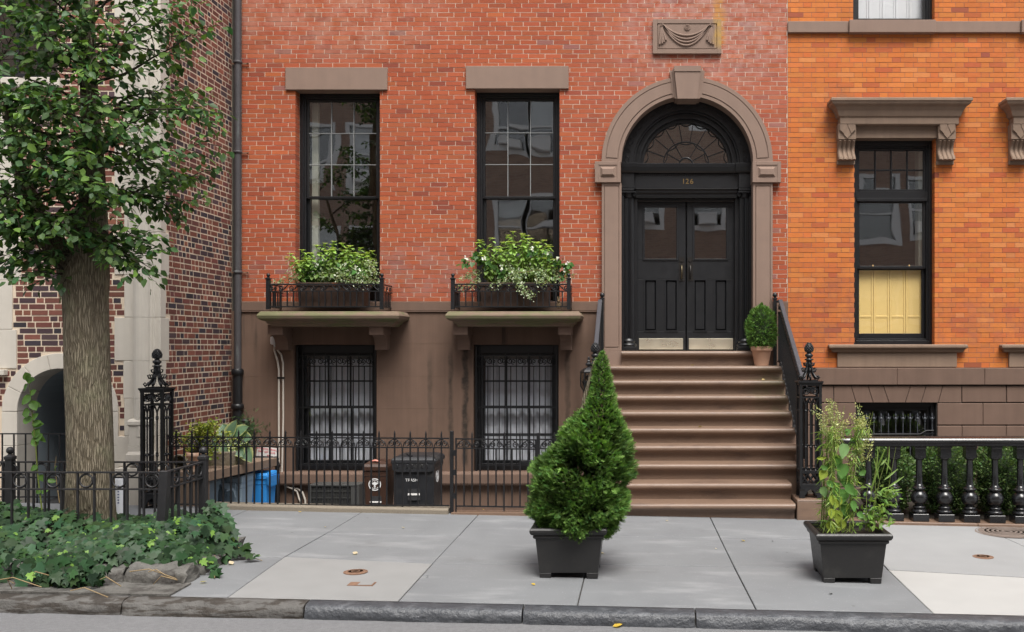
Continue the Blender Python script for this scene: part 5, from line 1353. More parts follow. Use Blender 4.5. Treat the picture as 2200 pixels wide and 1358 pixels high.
# ================================================================ AREAWAY FENCE AND GATE
YF = -2.72
def picket_run(parent, xa, xb, ztop_a, ztop_b, rail, spike0=0, pitch=.0845, zdrop=.735):
    n = max(2, int(round((xb-xa)/pitch)))
    def zt(x): return ztop_a + (ztop_b-ztop_a)*(x-xa)/(xb-xa)
    for dz, w, h in ((0,.016,.014),(-.102,.016,.013),(-zdrop,.018,.014)):
        m = MB(); m.bar((xa,YF,zt(xa)+dz),(xb,YF,zt(xb)+dz),w,h); m.build('rail', rail, parent)
    for i in range(1, n):
        x = xa+(xb-xa)*i/n; z = zt(x); up = (i+spike0) % 2
        m = MB(); m.box(x-.0075, x+.0075, YF-.0075, YF+.0075, z-zdrop-(.045 if i % 6 == 0 else .0), z+(.055 if up else -.1))
        if up: m.add([(x-.0075,YF-.0075,z+.055),(x+.0075,YF-.0075,z+.055),(x+.0075,YF+.0075,z+.055),(x-.0075,YF+.0075,z+.055),(x,YF,z+.085)], [(0,1,4),(1,2,4),(2,3,4),(3,0,4)])
        m.build('picket', rail, parent)
    m = MB()
    for i in range(n):
        x = xa+(xb-xa)*(i+.5)/n; z = zt(x)-.052; fl = 1 if i % 2 else -1
        m.spiral((x-.004*fl, YF, z-.008), .032, .008, 1.25, PI/2, .0058, 'xz', 12, 4, fl); m.tube([(x+fl*.034, YF, z-.04), (x+fl*.026,YF,z-.002), (x-.002*fl,YF,z+.024), (x-fl*.036,YF,z+.042)], .0055, 4)
    m.build('scroll_band', rail, parent)
xg0, xg1, xg2 = X(971,YF), X(1156.5,YF), SX0-.02
f = thing('areaway_fence', 'low black iron picket fence with a scroll band in front of the bins', 'fence', (-3.3, YF, .05))
za, zb_ = Z(938.5,YF), Z(942,YF)
picket_run(f, X(362,YF), xg0-.03, za, zb_, MT['iron'])
m = MB(); m.box(xg0-.020, xg0+.016, YF-.018, YF+.018, -.1, Z(926,YF)); m.build('gate_post', MT['iron'], f, bevel=.003)
for py in (973, 1015, 1065):
    m = MB(); m.box(xg0+.016, xg0+.036, YF-.022, YF+.014, Z(py,YF)-.03, Z(py,YF)+.03); m.build('hinge', MT['iron'], f)
m = MB(); m.box(xg1-.018, xg1+.018, YF-.018, YF+.018, -.1, Z(930,YF)); m.build('latch_post', MT['iron'], f, bevel=.003)
picket_run(f, xg1+.02, xg2, zb_-.01, zb_-.015, MT['iron'], 1)
g = thing('areaway_gate', 'black iron picket gate between the hinged post and the spiral conifer', 'gate', ((xg0+xg1)/2, YF, .05))
picket_run(g, xg0+.045, xg1-.025, zb_-.004, zb_-.016, MT['iron'], 1)
m = MB(); m.box(xg0+.037, xg0+.052, YF-.009, YF+.009, zb_-.8, zb_+.005); m.build('stile', MT['iron'], g); m = MB(); m.box(xg1-.036, xg1-.02, YF-.009, YF+.009, zb_-.76, zb_-.01); m.build('stile', MT['iron'], g)
m = MB(); m.box(X(1115,YF), X(1150,YF), YF+.02, YF+.05, Z(998,YF), Z(990,YF)); m.build('latch', MT['iron'], g, bevel=.004)

# iron railing in front of the arch on the far left
f = thing('iron_railing', 'plain black iron railing before the pale stone arch', 'railing', (-6.9, -2.62, .4))
yv = -2.62; xa, xb = X(-60,yv), X(146,yv)+.14; zt = Z(932,yv)
m = MB(); m.bar((xa,yv,zt),(xb,yv,zt),.02,.014); m.build('rail', MT['iron'], f); m = MB(); m.bar((xa,yv,.22),(xb,yv,.22),.02,.014); m.build('rail', MT['iron'], f)
for px in (-45,-20,5,30,55,80,104,128,152):
    x = X(px,yv); m = MB(); m.tube([(x,yv,.05),(x,yv,zt)], .0095, 6); m.build('bar', MT['iron'], f)
m = MB(); x = X(5,yv)
for sg in (-1,1): m.tube([(x,yv,Z(985,yv)),(x+sg*.02,yv,Z(1000,yv)),(x+sg*.05,yv,Z(1008,yv)),(x+sg*.055,yv,Z(1015,yv))], .007, 5)
m.build('collar_scroll', MT['iron'], f)

# ================================================================ BLACK BALUSTER WALL ON THE RIGHT
YBL = -2.72
b = thing('balustrade', 'black turned balustrade with a broad rounded rail before the boxwoods', 'balustrade', (4.0, YBL, 0))
def bx_(p): return X(p, YBL)
xr0, xr1 = bx_(1802), 6.6; zr = Z(938,YBL); 
m = MB(); prof = [(-.10,-.10),(-.12,-.085),(-.12,-.055),(-.135,-.05),(-.14,-.03),(-.125,-.008),(-.07,0),(.07,0),(.125,-.008),(.14,-.03),(.135,-.05),(.12,-.055),(.12,-.085),(.10,-.10)]
m.prism([(YBL+p, zr+q) for p, q in prof][::-1], xr0+.05, xr1, 'x', smooth=False); m.lathe([(.06,-.10),(.12,-.085),(.12,-.055),(.14,-.03),(.125,-.008),(.03,0)], xr0+.06, YBL, zr, 16, False)
m.build('top_rail', MT['iron_gloss'], b, bevel=.004)
for k in range(15):
    x = bx_(1866) + k*54.3/S(YBL); z0 = zg(x, YBL)+.028; zt_ = zr-.10; h = zt_-z0
    m = MB(); m.rects([(.088,.088,z0),(.088,.088,z0+.075),(.082,.082,z0+.083)], x, YBL)
    m.lathe([(.05,.083),(.078,.09),(.085,.105),(.078,.12),(.056,.125),(.056,.135),(.07,.145),(.062,.16),(.045,.168),(.04,.175),(.06,.185),(.082,.21),(.092,.245),(.088,.28),(.068,.312),(.048,.328),(.046,.335),(.068,.342),(.074,.355),(.068,.367),(.05,.373),(.05,.385),(.045,.39),(.037,.40),(.034,h-.16),(.04,h-.15),(.055,h-.142),(.055,h-.13)], x, YBL, z0, 18)
    m.rects([(.058,.058,z0+h-.131),(.058,.058,z0+h-.03),(.064,.064,z0+h-.02),(.064,.064,z0+h)], x, YBL)
    m.build('baluster', MT['iron_gloss'], b, bevel=.003)
t = thing('balustrade_kerb', 'low brownstone kerb carrying the black balustrade', 'kerb', (4.2, YBL, 0))
x = PX1+.005; xs = [x, bx_(2092), 6.6]
for p, q in zip(xs, xs[1:]):
    m = MB(); z = zg(p,YBL)+.027; z2 = zg(q,YBL)+.027
    vs = [(p+.002,YBL-.14,-.4),(q-.002,YBL-.14,-.4),(q-.002,YBL+.14,-.4),(p+.002,YBL+.14,-.4),(p+.002,YBL-.14,z),(q-.002,YBL-.14,z2),(q-.002,YBL+.14,z2),(p+.002,YBL+.14,z)]
    m.add(vs, [(3,2,1,0),(4,5,6,7),(0,1,5,4),(1,2,6,5),(2,3,7,6),(3,0,4,7)]); m.build('kerb_block', MT['stepstone'], t, bevel=.006)
m = MB(); m.box(PX1+.005, 6.6, YBL+.145, -.05, -.5, -.06); m.build('planting_bed', MT['soil'])['kind'] = 'structure'
# lantern on a post half hidden behind the conifer
t = thing('lantern', 'black lantern on a post peeping out behind the spiral conifer', 'lantern', (X(1265,-2.62), -2.62, 0))
x, y = X(1265,-2.62), -2.62; s_ = S(-2.62)
m = MB(); m.tube([(x,y,-.05),(x,y,Z(846,y))], .025, 8); m.lathe([(.05,0),(.07,.02),(.06,.03),(.03,.04)], x, y, Z(846,y), 6); m.build('post', MT['iron'], t)
m = MB(); zt_ = Z(801,y); zb_ = Z(840,y); m.lathe([(.095,0),(.1,.012),(.075,.035),(.045,.055),(.02,.06),(.016,.07),(.035,.085),(.037,.1),(.018,.115),(.022,.13),(.016,.14),(.012,.17),(.004,.178)], x, y, zt_, 6, False); m.build('cap', MT['iron'], t)
m = MB(); m.lathe([(.055,0),(.085,.05),(.09,.12),(.085,zt_-zb_)], x, y, zb_, 6, False); m.build('globe', MT['lamp_glass'], t)
m = MB()
for k in range(6):
    a = 2*PI*k/6; m.tube([(x+r*math.cos(a), y+r*math.sin(a), zb_+z) for r, z in [(.058,0),(.088,.05),(.093,.12),(.088,zt_-zb_)]], .006, 4)
m.build('ribs', MT['iron'], t)
# ================================================================ PLANTERS, POTS, BINS, PIPES
def planter(c, label):
    x, y, z = c
    t = thing('planter', label, 'planter', c, 'square black pavement planters')
    m = MB()
    m.rects([(.238,.238,z+.045),(.243,.243,z+.09),(.268,.268,z+.325),(.285,.285,z+.335),(.288,.288,z+.352),(.283,.283,z+.358),(.302,.302,z+.366),(.312,.312,z+.385),(.312,.312,z+.402),(.303,.303,z+.416),(.288,.288,z+.42),(.262,.262,z+.41),(.255,.255,z+.34)], x, y)
    m.build('tub', MT['planter'], t, bevel=.006, segs=2)
    for sx in (-1,1):
        for sy in (-1,1):
            m = MB(); ax, ay = x+sx*.19, y+sy*.19; m.rects([(.045,.045,z),(.048,.048,z+.046)], ax, ay); m.build('foot', MT['planter'], t, bevel=.004)
    m = MB(); m.rects([(.254,.254,z+.335),(.254,.254,z+.365)], x, y); m.build('potting_soil', MT['soil'], t)
    return t
g1 = gp(1222, 1243); P1 = Vector((g1.x, g1.y+.238, g1.z))
g2 = gp(1832, 1254); P2 = Vector((g2.x, g2.y+.238, g2.z))
planter(P1, 'square black planter with a worn rim holding the spiral conifer')
planter(P2, 'square black planter holding tall feathery weeds and a vine')
def pot(x, y, z, r, h, name, label, mat, grp=None):
    t = thing(name, label, 'flower pot', (x, y, z), grp)
    m = MB(); m.lathe([(r*.66,0),(r*.9,h*.74),(r*.91,h*.745),(r*1.0,h*.76),(r*1.02,h*.8),(r*1.02,h*.98),(r*.99,h),(r*.9,h),(r*.86,h*.8)], x, y, z, 28); m.build('clay_body', mat, t)
    m = MB(); m.lathe([(r*.86,h*.86),(.001,h*.88)], x, y, z, 16); m.build('potting_soil', MT['soil'], t); return t
PPX, PPY = X(1636,-.235), -.235
pot(PPX, PPY, ZL+.001, .142, .262, 'terracotta_pot', 'pale terracotta pot on the stoop landing under the clipped shrub', MT['terracotta'])

# stone shelf on a low wall beside the dark brick building
def zsh(y): return .479 + (y+2.45)*(.407-.479)/1.95
t = thing('stone_shelf', 'sloping brownstone shelf carrying pots along the dark brick wall', 'shelf', (-5.2,-1.5,FLOOR))
m = MB(); a, b = -2.45, -.42
m.add([(XL+.005,a,zsh(a)-.11),(-4.85,a,zsh(a)-.11),(-4.85,b,zsh(b)-.11),(XL+.005,b,zsh(b)-.11),(XL+.005,a,zsh(a)),(-4.85,a,zsh(a)),(-4.85,b,zsh(b)),(XL+.005,b,zsh(b))], [(3,2,1,0),(4,5,6,7),(0,1,5,4),(1,2,6,5),(2,3,7,6),(3,0,4,7)]); m.build('coping', MT['hoodstone'], t, bevel=.006)
m = MB(); m.box(XL+.005, -4.87, -2.44, -2.40, FLOOR, zsh(-2.4)-.113); m.build('end_wall', MT['hoodstone'], t)
# brownstone block at the foot of the fence newel
px_ = lambda p, y: X(p, y)
pot(X(425,-2.0), -2.0, zsh(-2.0)+.002, .124, .185, 'terracotta_pot', 'terracotta pot on the stone shelf below the yellow-green shrub', MT['terracotta'])
tp = thing('tipped_pot', 'pale clay pot lying on its side behind the iron newel', 'flower pot', (X(385,-2.2), -2.2, zsh(-2.2)))
m = MB(); m.lathe([(.055,0),(.085,.15),(.094,.151),(.094,.18),(.08,.18),(.05,.02)], 0, 0, 0, 20)
m.xform(Matrix.Translation((X(385,-2.2), -2.14, zsh(-2.2)+.097)) @ Matrix.Rotation(R(14), 4, 'Z') @ Matrix.Rotation(R(92), 4, 'X')); m.build('clay_body', MT['stone_trough'], tp)
t = thing('stone_trough', 'mossy square stone trough planted with a variegated hosta', 'planter', (-5.10,-1.35,zsh(-1.35)))
m = MB(); z = zsh(-1.5)+.0; m.rects([(.17,.27,z-.012),(.185,.29,z+.16),(.185,.29,z+.175),(.15,.25,z+.175),(.145,.245,z+.13)], -5.08, -1.42); m.build('trough_body', MT['stone_trough'], t, bevel=.008)
m = MB(); m.rects([(.144,.244,z+.12),(.144,.244,z+.14)], -5.08, -1.42); m.build('potting_soil', MT['soil'], t)

# bins
def emblem(m, cx, cz, y, r, side=None):
    """ring with a winged staff, printed flat"""
    b = MB(); b.arc(0, 0, r*.86, r, 0, 2*PI, 0, .002, 28); b.arc(0, 0, r*.62, r*.68, 0, 2*PI, 0, .002, 24)
    b.prism([(-.04*r,-.6*r),(.04*r,-.6*r),(.07*r,.5*r),(-.07*r,.5*r)], 0, .002)
    for s in (-1,1):
        b.prism([(s*.05*r,.0),(s*.25*r,-.05*r),(s*.62*r,.22*r),(s*.6*r,.36*r),(s*.3*r,.3*r),(s*.05*r,.42*r)][::s], -.0003, .0017)
        b.tube([(s*.02*r,.001,-.55*r),(-s*.16*r,.001,-.38*r),(s*.16*r,.001,-.2*r),(s*.03*r,.001,-.02*r)], .035*r, 4)
    for k in range(24):
        a = 2*PI*k/24; c = (math.cos(a)*r*.77, math.sin(a)*r*.77); b.box(c[0]-.03*r, c[0]+.03*r, 0, .0018, c[1]-.035*r, c[1]+.035*r)
    M_ = Matrix.Translation((cx, y, cz)) if side is None else Matrix.Translation((side, y, cz)) @ Matrix.Rotation(R(90), 4, 'Z')
    m.add([tuple(M_ @ Vector(v)) for v in b.v], b.f)
def bin_(name, label, cx, cy, w, d, h, mat, cat='rubbish bin', lid_h=.09, flat=False):
    t = thing(name, label, cat, (cx, cy, FLOOR)); z = FLOOR
    m = MB(); m.rects([(w*.38,d*.38,z+.02),(w*.39,d*.39,z+.06),(w*.455,d*.455,z+h-lid_h-.10),(w*.47,d*.47,z+h-lid_h-.09),(w*.47,d*.47,z+h-lid_h-.02)], cx, cy); m.build('bin_body', mat, t, bevel=.015, segs=2)
    for s in (-1,1):
        m = MB(); m.tube([(cx+s*w*.36,cy+d*.36,z+.085),(cx+s*w*.44,cy+d*.36,z+.085)], .085, 14, smooth=False); m.build('wheel', MT['bin_black'], t)
    m = MB(); zz_ = z+h-lid_h
    m.rects([(w*.485,d*.49,zz_-.03),(w*.5,d*.505,zz_-.025),(w*.5,d*.505,zz_+.02),(w*.485,d*.49,zz_+.03),(w*.45,d*.45,zz_+.05),(w*.30,d*.30,zz_+lid_h)], cx, cy); m.build('lid', mat, t, bevel=.01, segs=2)
    m = MB(); m.tube([(cx-w*.33,cy+d*.5,zz_+.02),(cx-w*.33,cy+d*.6,zz_+.0),(cx+w*.33,cy+d*.6,zz_+.0),(cx+w*.33,cy+d*.5,zz_+.02)], .014, 6); m.build('grab_bar', mat, t)
    return t, zz_
cy = -1.25; s_ = S(cy-.25)
bt, zl_ = bin_('rubbish_bin', 'tall black wheeled bin marked TRASH behind the fence', X(889,cy-.25), cy, .545, .56, .97, MT['bin_black'], lid_h=.07)
cx = X(889,cy-.25); yb = cy-.56*.455
m = MB(); 
for k in range(7): m.box(cx-.2+.06*k, cx-.18+.06*k, cy-.29, cy-.27, zl_-.075, zl_-.03)
m.prism([(cx-.262,zl_-.02),(cx-.25,zl_-.10),(cx-.2,zl_-.125),(cx+.2,zl_-.125),(cx+.25,zl_-.10),(cx+.262,zl_-.02)], cy-.278, cy-.262, 'y'); m.build('lid_skirt', MT['bin_black'], bt, bevel=.006)
m = MB(); m.bar((cx-.1,cy-.15,zl_+.075),(cx-.03,cy-.25,zl_+.06),.03,.03); m.build('lid_clip', MT['bin_black'], bt)
text('TRASH', .05, (X(884,yb), cy-.2515, Z(1032,yb)), MT['white_print'], bt)
m = MB(); emblem(m, 0, Z(1020,cy), cy-.05, .085, side=cx+.545*.452); m.build('emblem', MT['white_print'], bt)
m = MB(); m.box(cx-.07, cx+.075, yb+.0, yb+.05, Z(1075,yb), Z(1051,yb)); m.build('recess', MT['black_void'], bt); m = MB(); m.box(cx-.07, cx+.075, yb-.006, yb+.0, Z(1064,yb), Z(1060,yb)); m.build('lift_bar', MT['sign_white'], bt)
cy = -1.2; 
bt, zl_ = bin_('rubbish_bin', 'smaller brown wheeled bin with a pink handle behind the fence', X(806,cy-.2), cy, .315, .40, .885, MT['bin_brown'], lid_h=.085)
cx = X(806,cy-.2); yb = cy-.40*.44
m = MB(); m.tube([(cx-.055,cy-.10,zl_+.05),(cx-.05,cy-.14,zl_+.085),(cx-.01,cy-.15,zl_+.095),(cx+.03,cy-.15,zl_+.085),(cx+.035,cy-.11,zl_+.05)], .013, 6); m.build('handle', MT['pink'], bt)
m = MB(); emblem(m, cx-.01, Z(1041,yb), yb-.006, .077); m.build('emblem', MT['white_print'], bt)
m = MB(); m.box(cx-.06, cx+.07, yb, yb+.05, Z(1085,yb), Z(1066,yb)); m.build('recess', MT['black_void'], bt); m = MB(); m.box(cx-.07, cx+.07, yb-.006, yb+.002, Z(1080,yb), Z(1077,yb)); m.build('lift_bar', MT['stem_green'] if False else MT['sign_white'], bt)
bt, zl_ = bin_('recycling_bin', 'bright blue recycling bin tucked under the stone shelf', -4.95, -.78, .36, .36, .665, MT['bin_blue'], 'recycling bin', .03)
m = MB(); m.prism([(-1.0,zl_+.01),(-.97,zl_-.1),(-.9,zl_-.13),(-.62,zl_-.13),(-.6,zl_)], -4.772, -4.755, 'x'); m.build('lid_flap', MT['bin_blue'], bt, bevel=.005)
for k, (xx, yy, lb) in enumerate(((-5.30,-1.75,'slate grey bin at the near end beneath the stone shelf'),(-5.08,-1.25,'slate grey bin with open snap lid next to the blue recycling bin'))):
    bt, zl_ = bin_('storage_bin', lb, xx, yy, .38, .42, .70-.0*k, MT['bin_slate'], 'storage bin', .04)
    m = MB(); m.bar((xx-.02,yy-.25,zl_-.03),(xx+.10,yy-.33,zl_-.10),.11,.025); m.bar((xx+.1,yy-.33,zl_-.10),(xx+.11,yy-.30,zl_-.19),.11,.02); m.box(xx-.05, xx+.12, yy-.23, yy-.21, zl_-.16, zl_-.03); m.build('snap_lid', MT['bin_slate'], bt, bevel=.005)
    m = MB(); m.tube([(xx-.14,yy-.2,zl_-.32),(xx-.1,yy-.22,zl_-.25),(xx-.02,yy-.22,zl_-.25),(xx+.0,yy-.2,zl_-.4)], .009, 6); m.build('handle', MT['blue_print'], bt)

# cooling unit under the first lower window
yc = -.42; t = thing('condenser_unit', 'grey condenser unit with a wire grille below the barred window beside the brown bin', 'air conditioner', (X(718,yc), yc+.15, FLOOR))
x0, x1, z0, z1 = X(664,yc), X(771,yc), FLOOR+.02, Z(1041,yc)
m = MB(); m.box(x0, x1, yc+.03, yc+.33, z0, z1-.003); ring_frame(m, x0, x1, z0, z1, yc, yc+.03, .025); m.box(x1-.11, x1-.025, yc+.005, yc+.03, z0+.025, z1-.025); m.build('casing', MT['case_grey'], t, bevel=.004)
m = MB(); m.box(x0+.026, x1-.111, yc+.022, yc+.029, z0+.026, z1-.026); m.build('coil', MT['mesh_grey'], t)
m = MB()
for k in range(1,5): m.box(x0+.025, x1-.11, yc+.006, yc+.012, z0+(z1-z0)*k/5-.003, z0+(z1-z0)*k/5+.003)
for k in range(1,14): m.box(x0+.025+(x1-x0-.135)*k/14-.0015, x0+.025+(x1-x0-.135)*k/14+.0015, yc+.013, yc+.017, z0+.025, z1-.025)
m.build('wire_grille', MT['case_grey'], t, kind='stuff')

# conduits and flood light
yw = -.07
t = thing('conduit', 'pair of painted wall conduits running down from the flood light', 'pipe', (X(602,yw), yw, 0))
def wp(p, q, y=yw): return (X(p,y), y, Z(q,y))
m = MB(); m.tube([wp(590,742), wp(589,752), wp(596,775), wp(599,795), wp(599,900), wp(599,1000), wp(601,1025), wp(610,1042), wp(622,1047), wp(640,1050), wp(650,1058), wp(656,1075), wp(656,1090)], .0135, 8); m.build('pipe', MT['pipe_white'], t)
m = MB(); m.tube([wp(593,748,-.085), wp(604,762), wp(608,780), wp(608.5,900), wp(606,1010), wp(605,1030), wp(613,1044,-.09), wp(628,1050,-.09), wp(638,1056), wp(642,1070), wp(650,1088)], .0125, 8); m.build('pipe', MT['pipe_white'], t)
m = MB(); m.box(X(596,yw), X(612,yw), yw-.02, yw+.0, Z(814,yw), Z(810,yw)); m.build('clamp', MT['iron'], t)
t = thing('flood_light', 'small white flood light under the ledge bracket', 'lamp', wp(588,742,-.12))
m = MB(); m.lathe([(.02,-.055),(.042,-.045),(.046,.0),(.04,.05),(.02,.06)], X(588,-.12), -.12, Z(732,-.12), 14); m.build('lamp_head', MT['white_plastic'], t)
m = MB(); m.tube([wp(588,736,-.12), wp(590,744,-.08), wp(590,746,-.04)], .012, 6); m.build('mount', MT['white_plastic'], t)
# standpipe, its notice, and a vent pipe
t = thing('standpipe', 'black sprinkler pipe along the shelf with an elbow going down', 'pipe', (-5.0,-.5,FLOOR))
y = -.40; m = MB(); m.tube([(X(520,y),y,Z(984,y)), (X(585,y),y,Z(985,y)), (X(593,y),y,Z(988,y)), (X(596,y),y,Z(996,y)), (X(596.5,y),y,FLOOR)], .030, 12); m.build('pipe', MT['iron'], t)
m = MB(); m.ball((X(592.5,y),y,Z(987,y)), .042, 12, 8); m.lathe([(.034,0),(.04,.008),(.04,.03),(.034,.04)], X(596,y), y, Z(1003,y), 12); m.build('elbow', MT['iron'], t)
t = thing('vent_pipe', 'short black vent pipe bend by the downpipe and the hosta', 'pipe', (X(528,-.25),-.25,FLOOR))
y = -.25; m = MB(); m.tube([(X(533,y),y,FLOOR),(X(533,y),y,Z(912,y)),(X(530,y),y,Z(905,y)),(X(522,y),y,Z(904,y)),(X(516,y),y,Z(906,y))], .03, 10); m.build('pipe', MT['iron'], t)
y = -.30; t = thing('notice_board', 'white metal notice with red lettering propped on the black pipe', 'sign', (X(575,y), y, Z(985,y)))
cx, cz = X(574,y), Z(975,y); tilt = R(-8)
m = MB(); m.box(-.145, .145, 0, .006, -.105, .09); m.xform(Matrix.Translation((cx, y, cz)) @ Matrix.Rotation(-tilt, 4, 'Y')); m.build('plate', MT['sign_white'], t)
for body, sz, du, dv in (('AUTOMATIC SPRINKLER', .0295, .0, .060), ('SHUT OFF VALVE', .031, -.01, .021), ('FOR', .03, .03, -.022), ('OPEN', .026, -.085, -.052)):
    p = Matrix.Rotation(-tilt, 4, 'Y') @ Vector((du, -.003, dv))
    o = text(body, sz, Vector((cx, y, cz))+p, MT['red_print'], t, spacing=.95, rot=(R(90), -tilt, 0))
# white container behind the pit fence
y = -3.45; c = (X(255,y), y, zg(X(255,y),y)+.0)
t = thing('white_container', 'white plastic container with dark blue print behind the tree guard', 'container', c)
zc_ = Z(1027,y); m = MB(); m.lathe([(.052,0),(.055,.02),(.055,zc_-c[2]-.03),(.05,zc_-c[2]-.02),(.05,zc_-c[2]),(.044,zc_-c[2])], c[0], c[1], c[2], 20); m.build('bucket', MT['white_plastic'], t)
m = MB()
for k in range(7): 
    zz_ = Z(1043+k*6,y); m.box(c[0]+.016, c[0]+.03, y-.0535, y-.046, zz_-.004, zz_+.006)
m.box(c[0]-.05, c[0]-.028, y-.0475, y-.03, Z(1070,y), Z(1040,y)); m.build('print', MT['blue_print'], t)

# ================================================================ BALCONETTE RAILINGS AND WINDOW BOXES
def balconette(pa, pb, label):
    yf, yb_ = -.52, -.02; zt = Z(611,yf); zb_ = Z(664,yf); ps = 4.0/S(yf)
    r = thing('balcony_railing', label, 'railing', ((X(pa,yf)+X(pb,yf))/2, yf, zb_), 'window ledge railings')
    xa, xb = X(pa,yf), X(pb,yf)
    for x in (xa, xb):
        m = MB(); m.rects([(.024,.024,zb_-.005),(.024,.024,zt+.06),(.032,.032,zt+.07),(.032,.032,zt+.082),(.014,.014,zt+.09),(.012,.012,zt+.1)], x, yf); m.ball((x,yf,zt+.122), .026, 10, 7); m.build('corner_post', MT['iron'], r)
    for z, h in ((zt,.018),(zt-.09,.014),(zb_+.03,.016)):
        m = MB(); m.bar((xa+.025,yf,z),(xb-.025,yf,z),.02,h); m.build('rail', MT['iron'], r)
        for x in (xa, xb): m = MB(); m.bar((x,yf+.025,z),(x,yb_,z),.02,h); m.build('rail', MT['iron'], r)
    n = 18
    for i in range(1,n):
        x = xa+(xb-xa)*i/n; m = MB(); m.box(x-.0075, x+.0075, yf-.0075, yf+.0075, zb_+.03, zt-.09); m.build('baluster', MT['iron'], r)
    for x in (xa, xb):
        for k in range(1,6):
            y = yf+(yb_-yf)*k/6; m = MB(); m.box(x-.0075, x+.0075, y-.0075, y+.0075, zb_+.03, zt-.09); m.build('baluster', MT['iron'], r)
    m = MB(); k = 11
    for i in range(k):
        x = xa+(xb-xa)*(i+.5)/k; fl = 1 if i >= k/2 else -1
        m.spiral((x+fl*.03,yf,zt-.047), .034, .009, 1.3, -PI/2, .007, 'xz', 14, 4, fl); m.tube([(x+fl*.03,yf,zt-.08),(x-fl*.01,yf,zt-.06),(x-fl*.05,yf,zt-.012)], .007, 4)
        m.tube([(x-fl*.0,yf,zt-.07),(x-fl*.02,yf,zt-.03)], .006, 4)
    for x in (xa, xb):
        for i in range(3): m.spiral((x, yf+.1+.16*i, zt-.045), .034, .009, 1.3, -PI/2, .007, 'yz', 12, 4, -1)
    m.build('scroll_band', MT['iron'], r)
    return r
balconette(576.5, 820.5, 'low scrolled iron railing on the ledge nearest the downpipe')
balconette(973, 1222, 'low scrolled iron railing on the ledge nearest the stoop')
def window_box(pa, pb, label):
    yf = -.46; zb_ = Z(661,yf)+.01; zt = Z(607,yf); t = thing('window_box', label, 'window box', ((X(pa,yf)+X(pb,yf))/2, yf+.15, zb_))
    xa, xb = X(pa,yf), X(pb,yf)
    m = MB(); cx, hw = (xa+xb)/2, (xb-xa)/2
    m.rects([(hw-.02,.12,zb_),(hw-.004,.135,zt-.05),(hw+.012,.15,zt-.045),(hw+.012,.15,zt),(hw-.01,.128,zt),(hw-.012,.126,zt-.04)], cx, yf+.15); m.build('trough', MT['trough'], t, bevel=.006)
    m = MB(); m.rects([(hw-.013,.125,zt-.06),(hw-.013,.125,zt-.03)], cx, yf+.15); m.build('potting_soil', MT['soil'], t)
    return (xa, xb, yf+.15, zt)
WB1 = window_box(637, 784, 'brown window box on the ledge nearest the downpipe')
WB2 = window_box(1030, 1181, 'brown window box on the ledge nearest the stoop')
# figurine of a sitting rabbit on the right ledge
y = -.36; bx0, bz0 = X(1200.5,y), Z(663,y)
t = thing('rabbit_figurine', 'small brown rabbit figurine on the ledge at the end of the white-flowered window box', 'figurine', (bx0,y,bz0))
m = MB(); m.lathe([(.001,0),(.03,.004),(.034,.03),(.028,.06),(.017,.08),(.014,.088)], bx0, y, bz0, 12, sy=1.2); m.ball((bx0,y-.012,bz0+.10), .02, 10, 7); m.ball((bx0,y-.03,bz0+.094), .011, 8, 5); m.ball((bx0-.014,y-.03,bz0+.01), .012, 8, 5); m.ball((bx0+.014,y-.03,bz0+.01), .012, 8, 5)
m.build('rabbit_body', MT['rabbit'], t)
for sg in (-1,1):
    m = MB(); m.tube([(bx0+sg*.008,y-.005,bz0+.11),(bx0+sg*.012,y+.004,bz0+.14),(bx0+sg*.013,y+.01,bz0+.165)], [.006,.0085,.002], 6); m.build('ear', MT['rabbit'], t)

# ================================================================ TREE GUARD
YG0, YG1 = -4.84, -4.07
tg = thing('tree_guard', 'low black iron tree guard with ring band round the ivy bed', 'fence', (-5.2,-4.5,.1))
XC = X(352,YG0); z1, z2 = .775, .628; zbot = .12
XW = -7.4
def guard_run(p, q, phase, n, ring):
    p, q = Vector(p), Vector(q); d = q-p; u = d.normalized()
    for z_, w_, h_ in ((z1,.03,.014),(z2,.026,.013),(.2,.024,.012)):
        m = MB(); m.bar(p+Vector((0,0,z_)), q+Vector((0,0,z_)), w_, h_); m.build('rail', MT['iron_worn'], tg)
    for i in range(1, n):
        c = p + d*i/n; m = MB(); m.bar(c+Vector((0,0,zbot)), c+Vector((0,0,z1-.007)), .022, .014, (u.x,u.y,0)); m.build('picket', MT['iron_worn'], tg)
    for i in range(n):
        if (i+phase) % 2: continue
        c = p + d*(i+.5)/n + Vector((0,0,(z1+z2)/2)); r = ring
        m = MB(); m.tube([c + u*r*math.cos(a) + Vector((0,0,r*math.sin(a))) for a in [2*PI*k/22 for k in range(22)]], .0095, 6, True); m.build('ring', MT['iron_worn'], tg)
n = int(round((XC-XW)/.1465)); guard_run((XW,YG0,0),(XC-.03,YG0,0), (n+1)%2, n, .057)
guard_run((XC,YG0+.04,0),(XC,YG1-.03,0), 1, 6, .05)
n = int(round((XC-XW)/.1465)); guard_run((XW,YG1,0),(XC-.03,YG1,0), (n+1)%2, n, .057)
m = MB(); m.box(-.036,.036,-.036,.036,0,.73); m.xform(Matrix.Translation((XC-.03,YG0,.06)) @ Matrix.Rotation(R(3.2),4,'Y')); m.build('corner_post', MT['iron_worn'], tg, bevel=.004)
for x in (XC, X(22,YG1)):
    m = MB(); m.box(x-.034, x+.034, YG1-.034, YG1+.034, .05, .80); m.rects([(.04,.04,.80),(.04,.04,.83),(.018,.018,.845),(.016,.016,.852)], x, YG1); m.ball((x,YG1,.885), .036, 12, 8); m.build('ball_post', MT['iron_worn'], tg, bevel=.003)
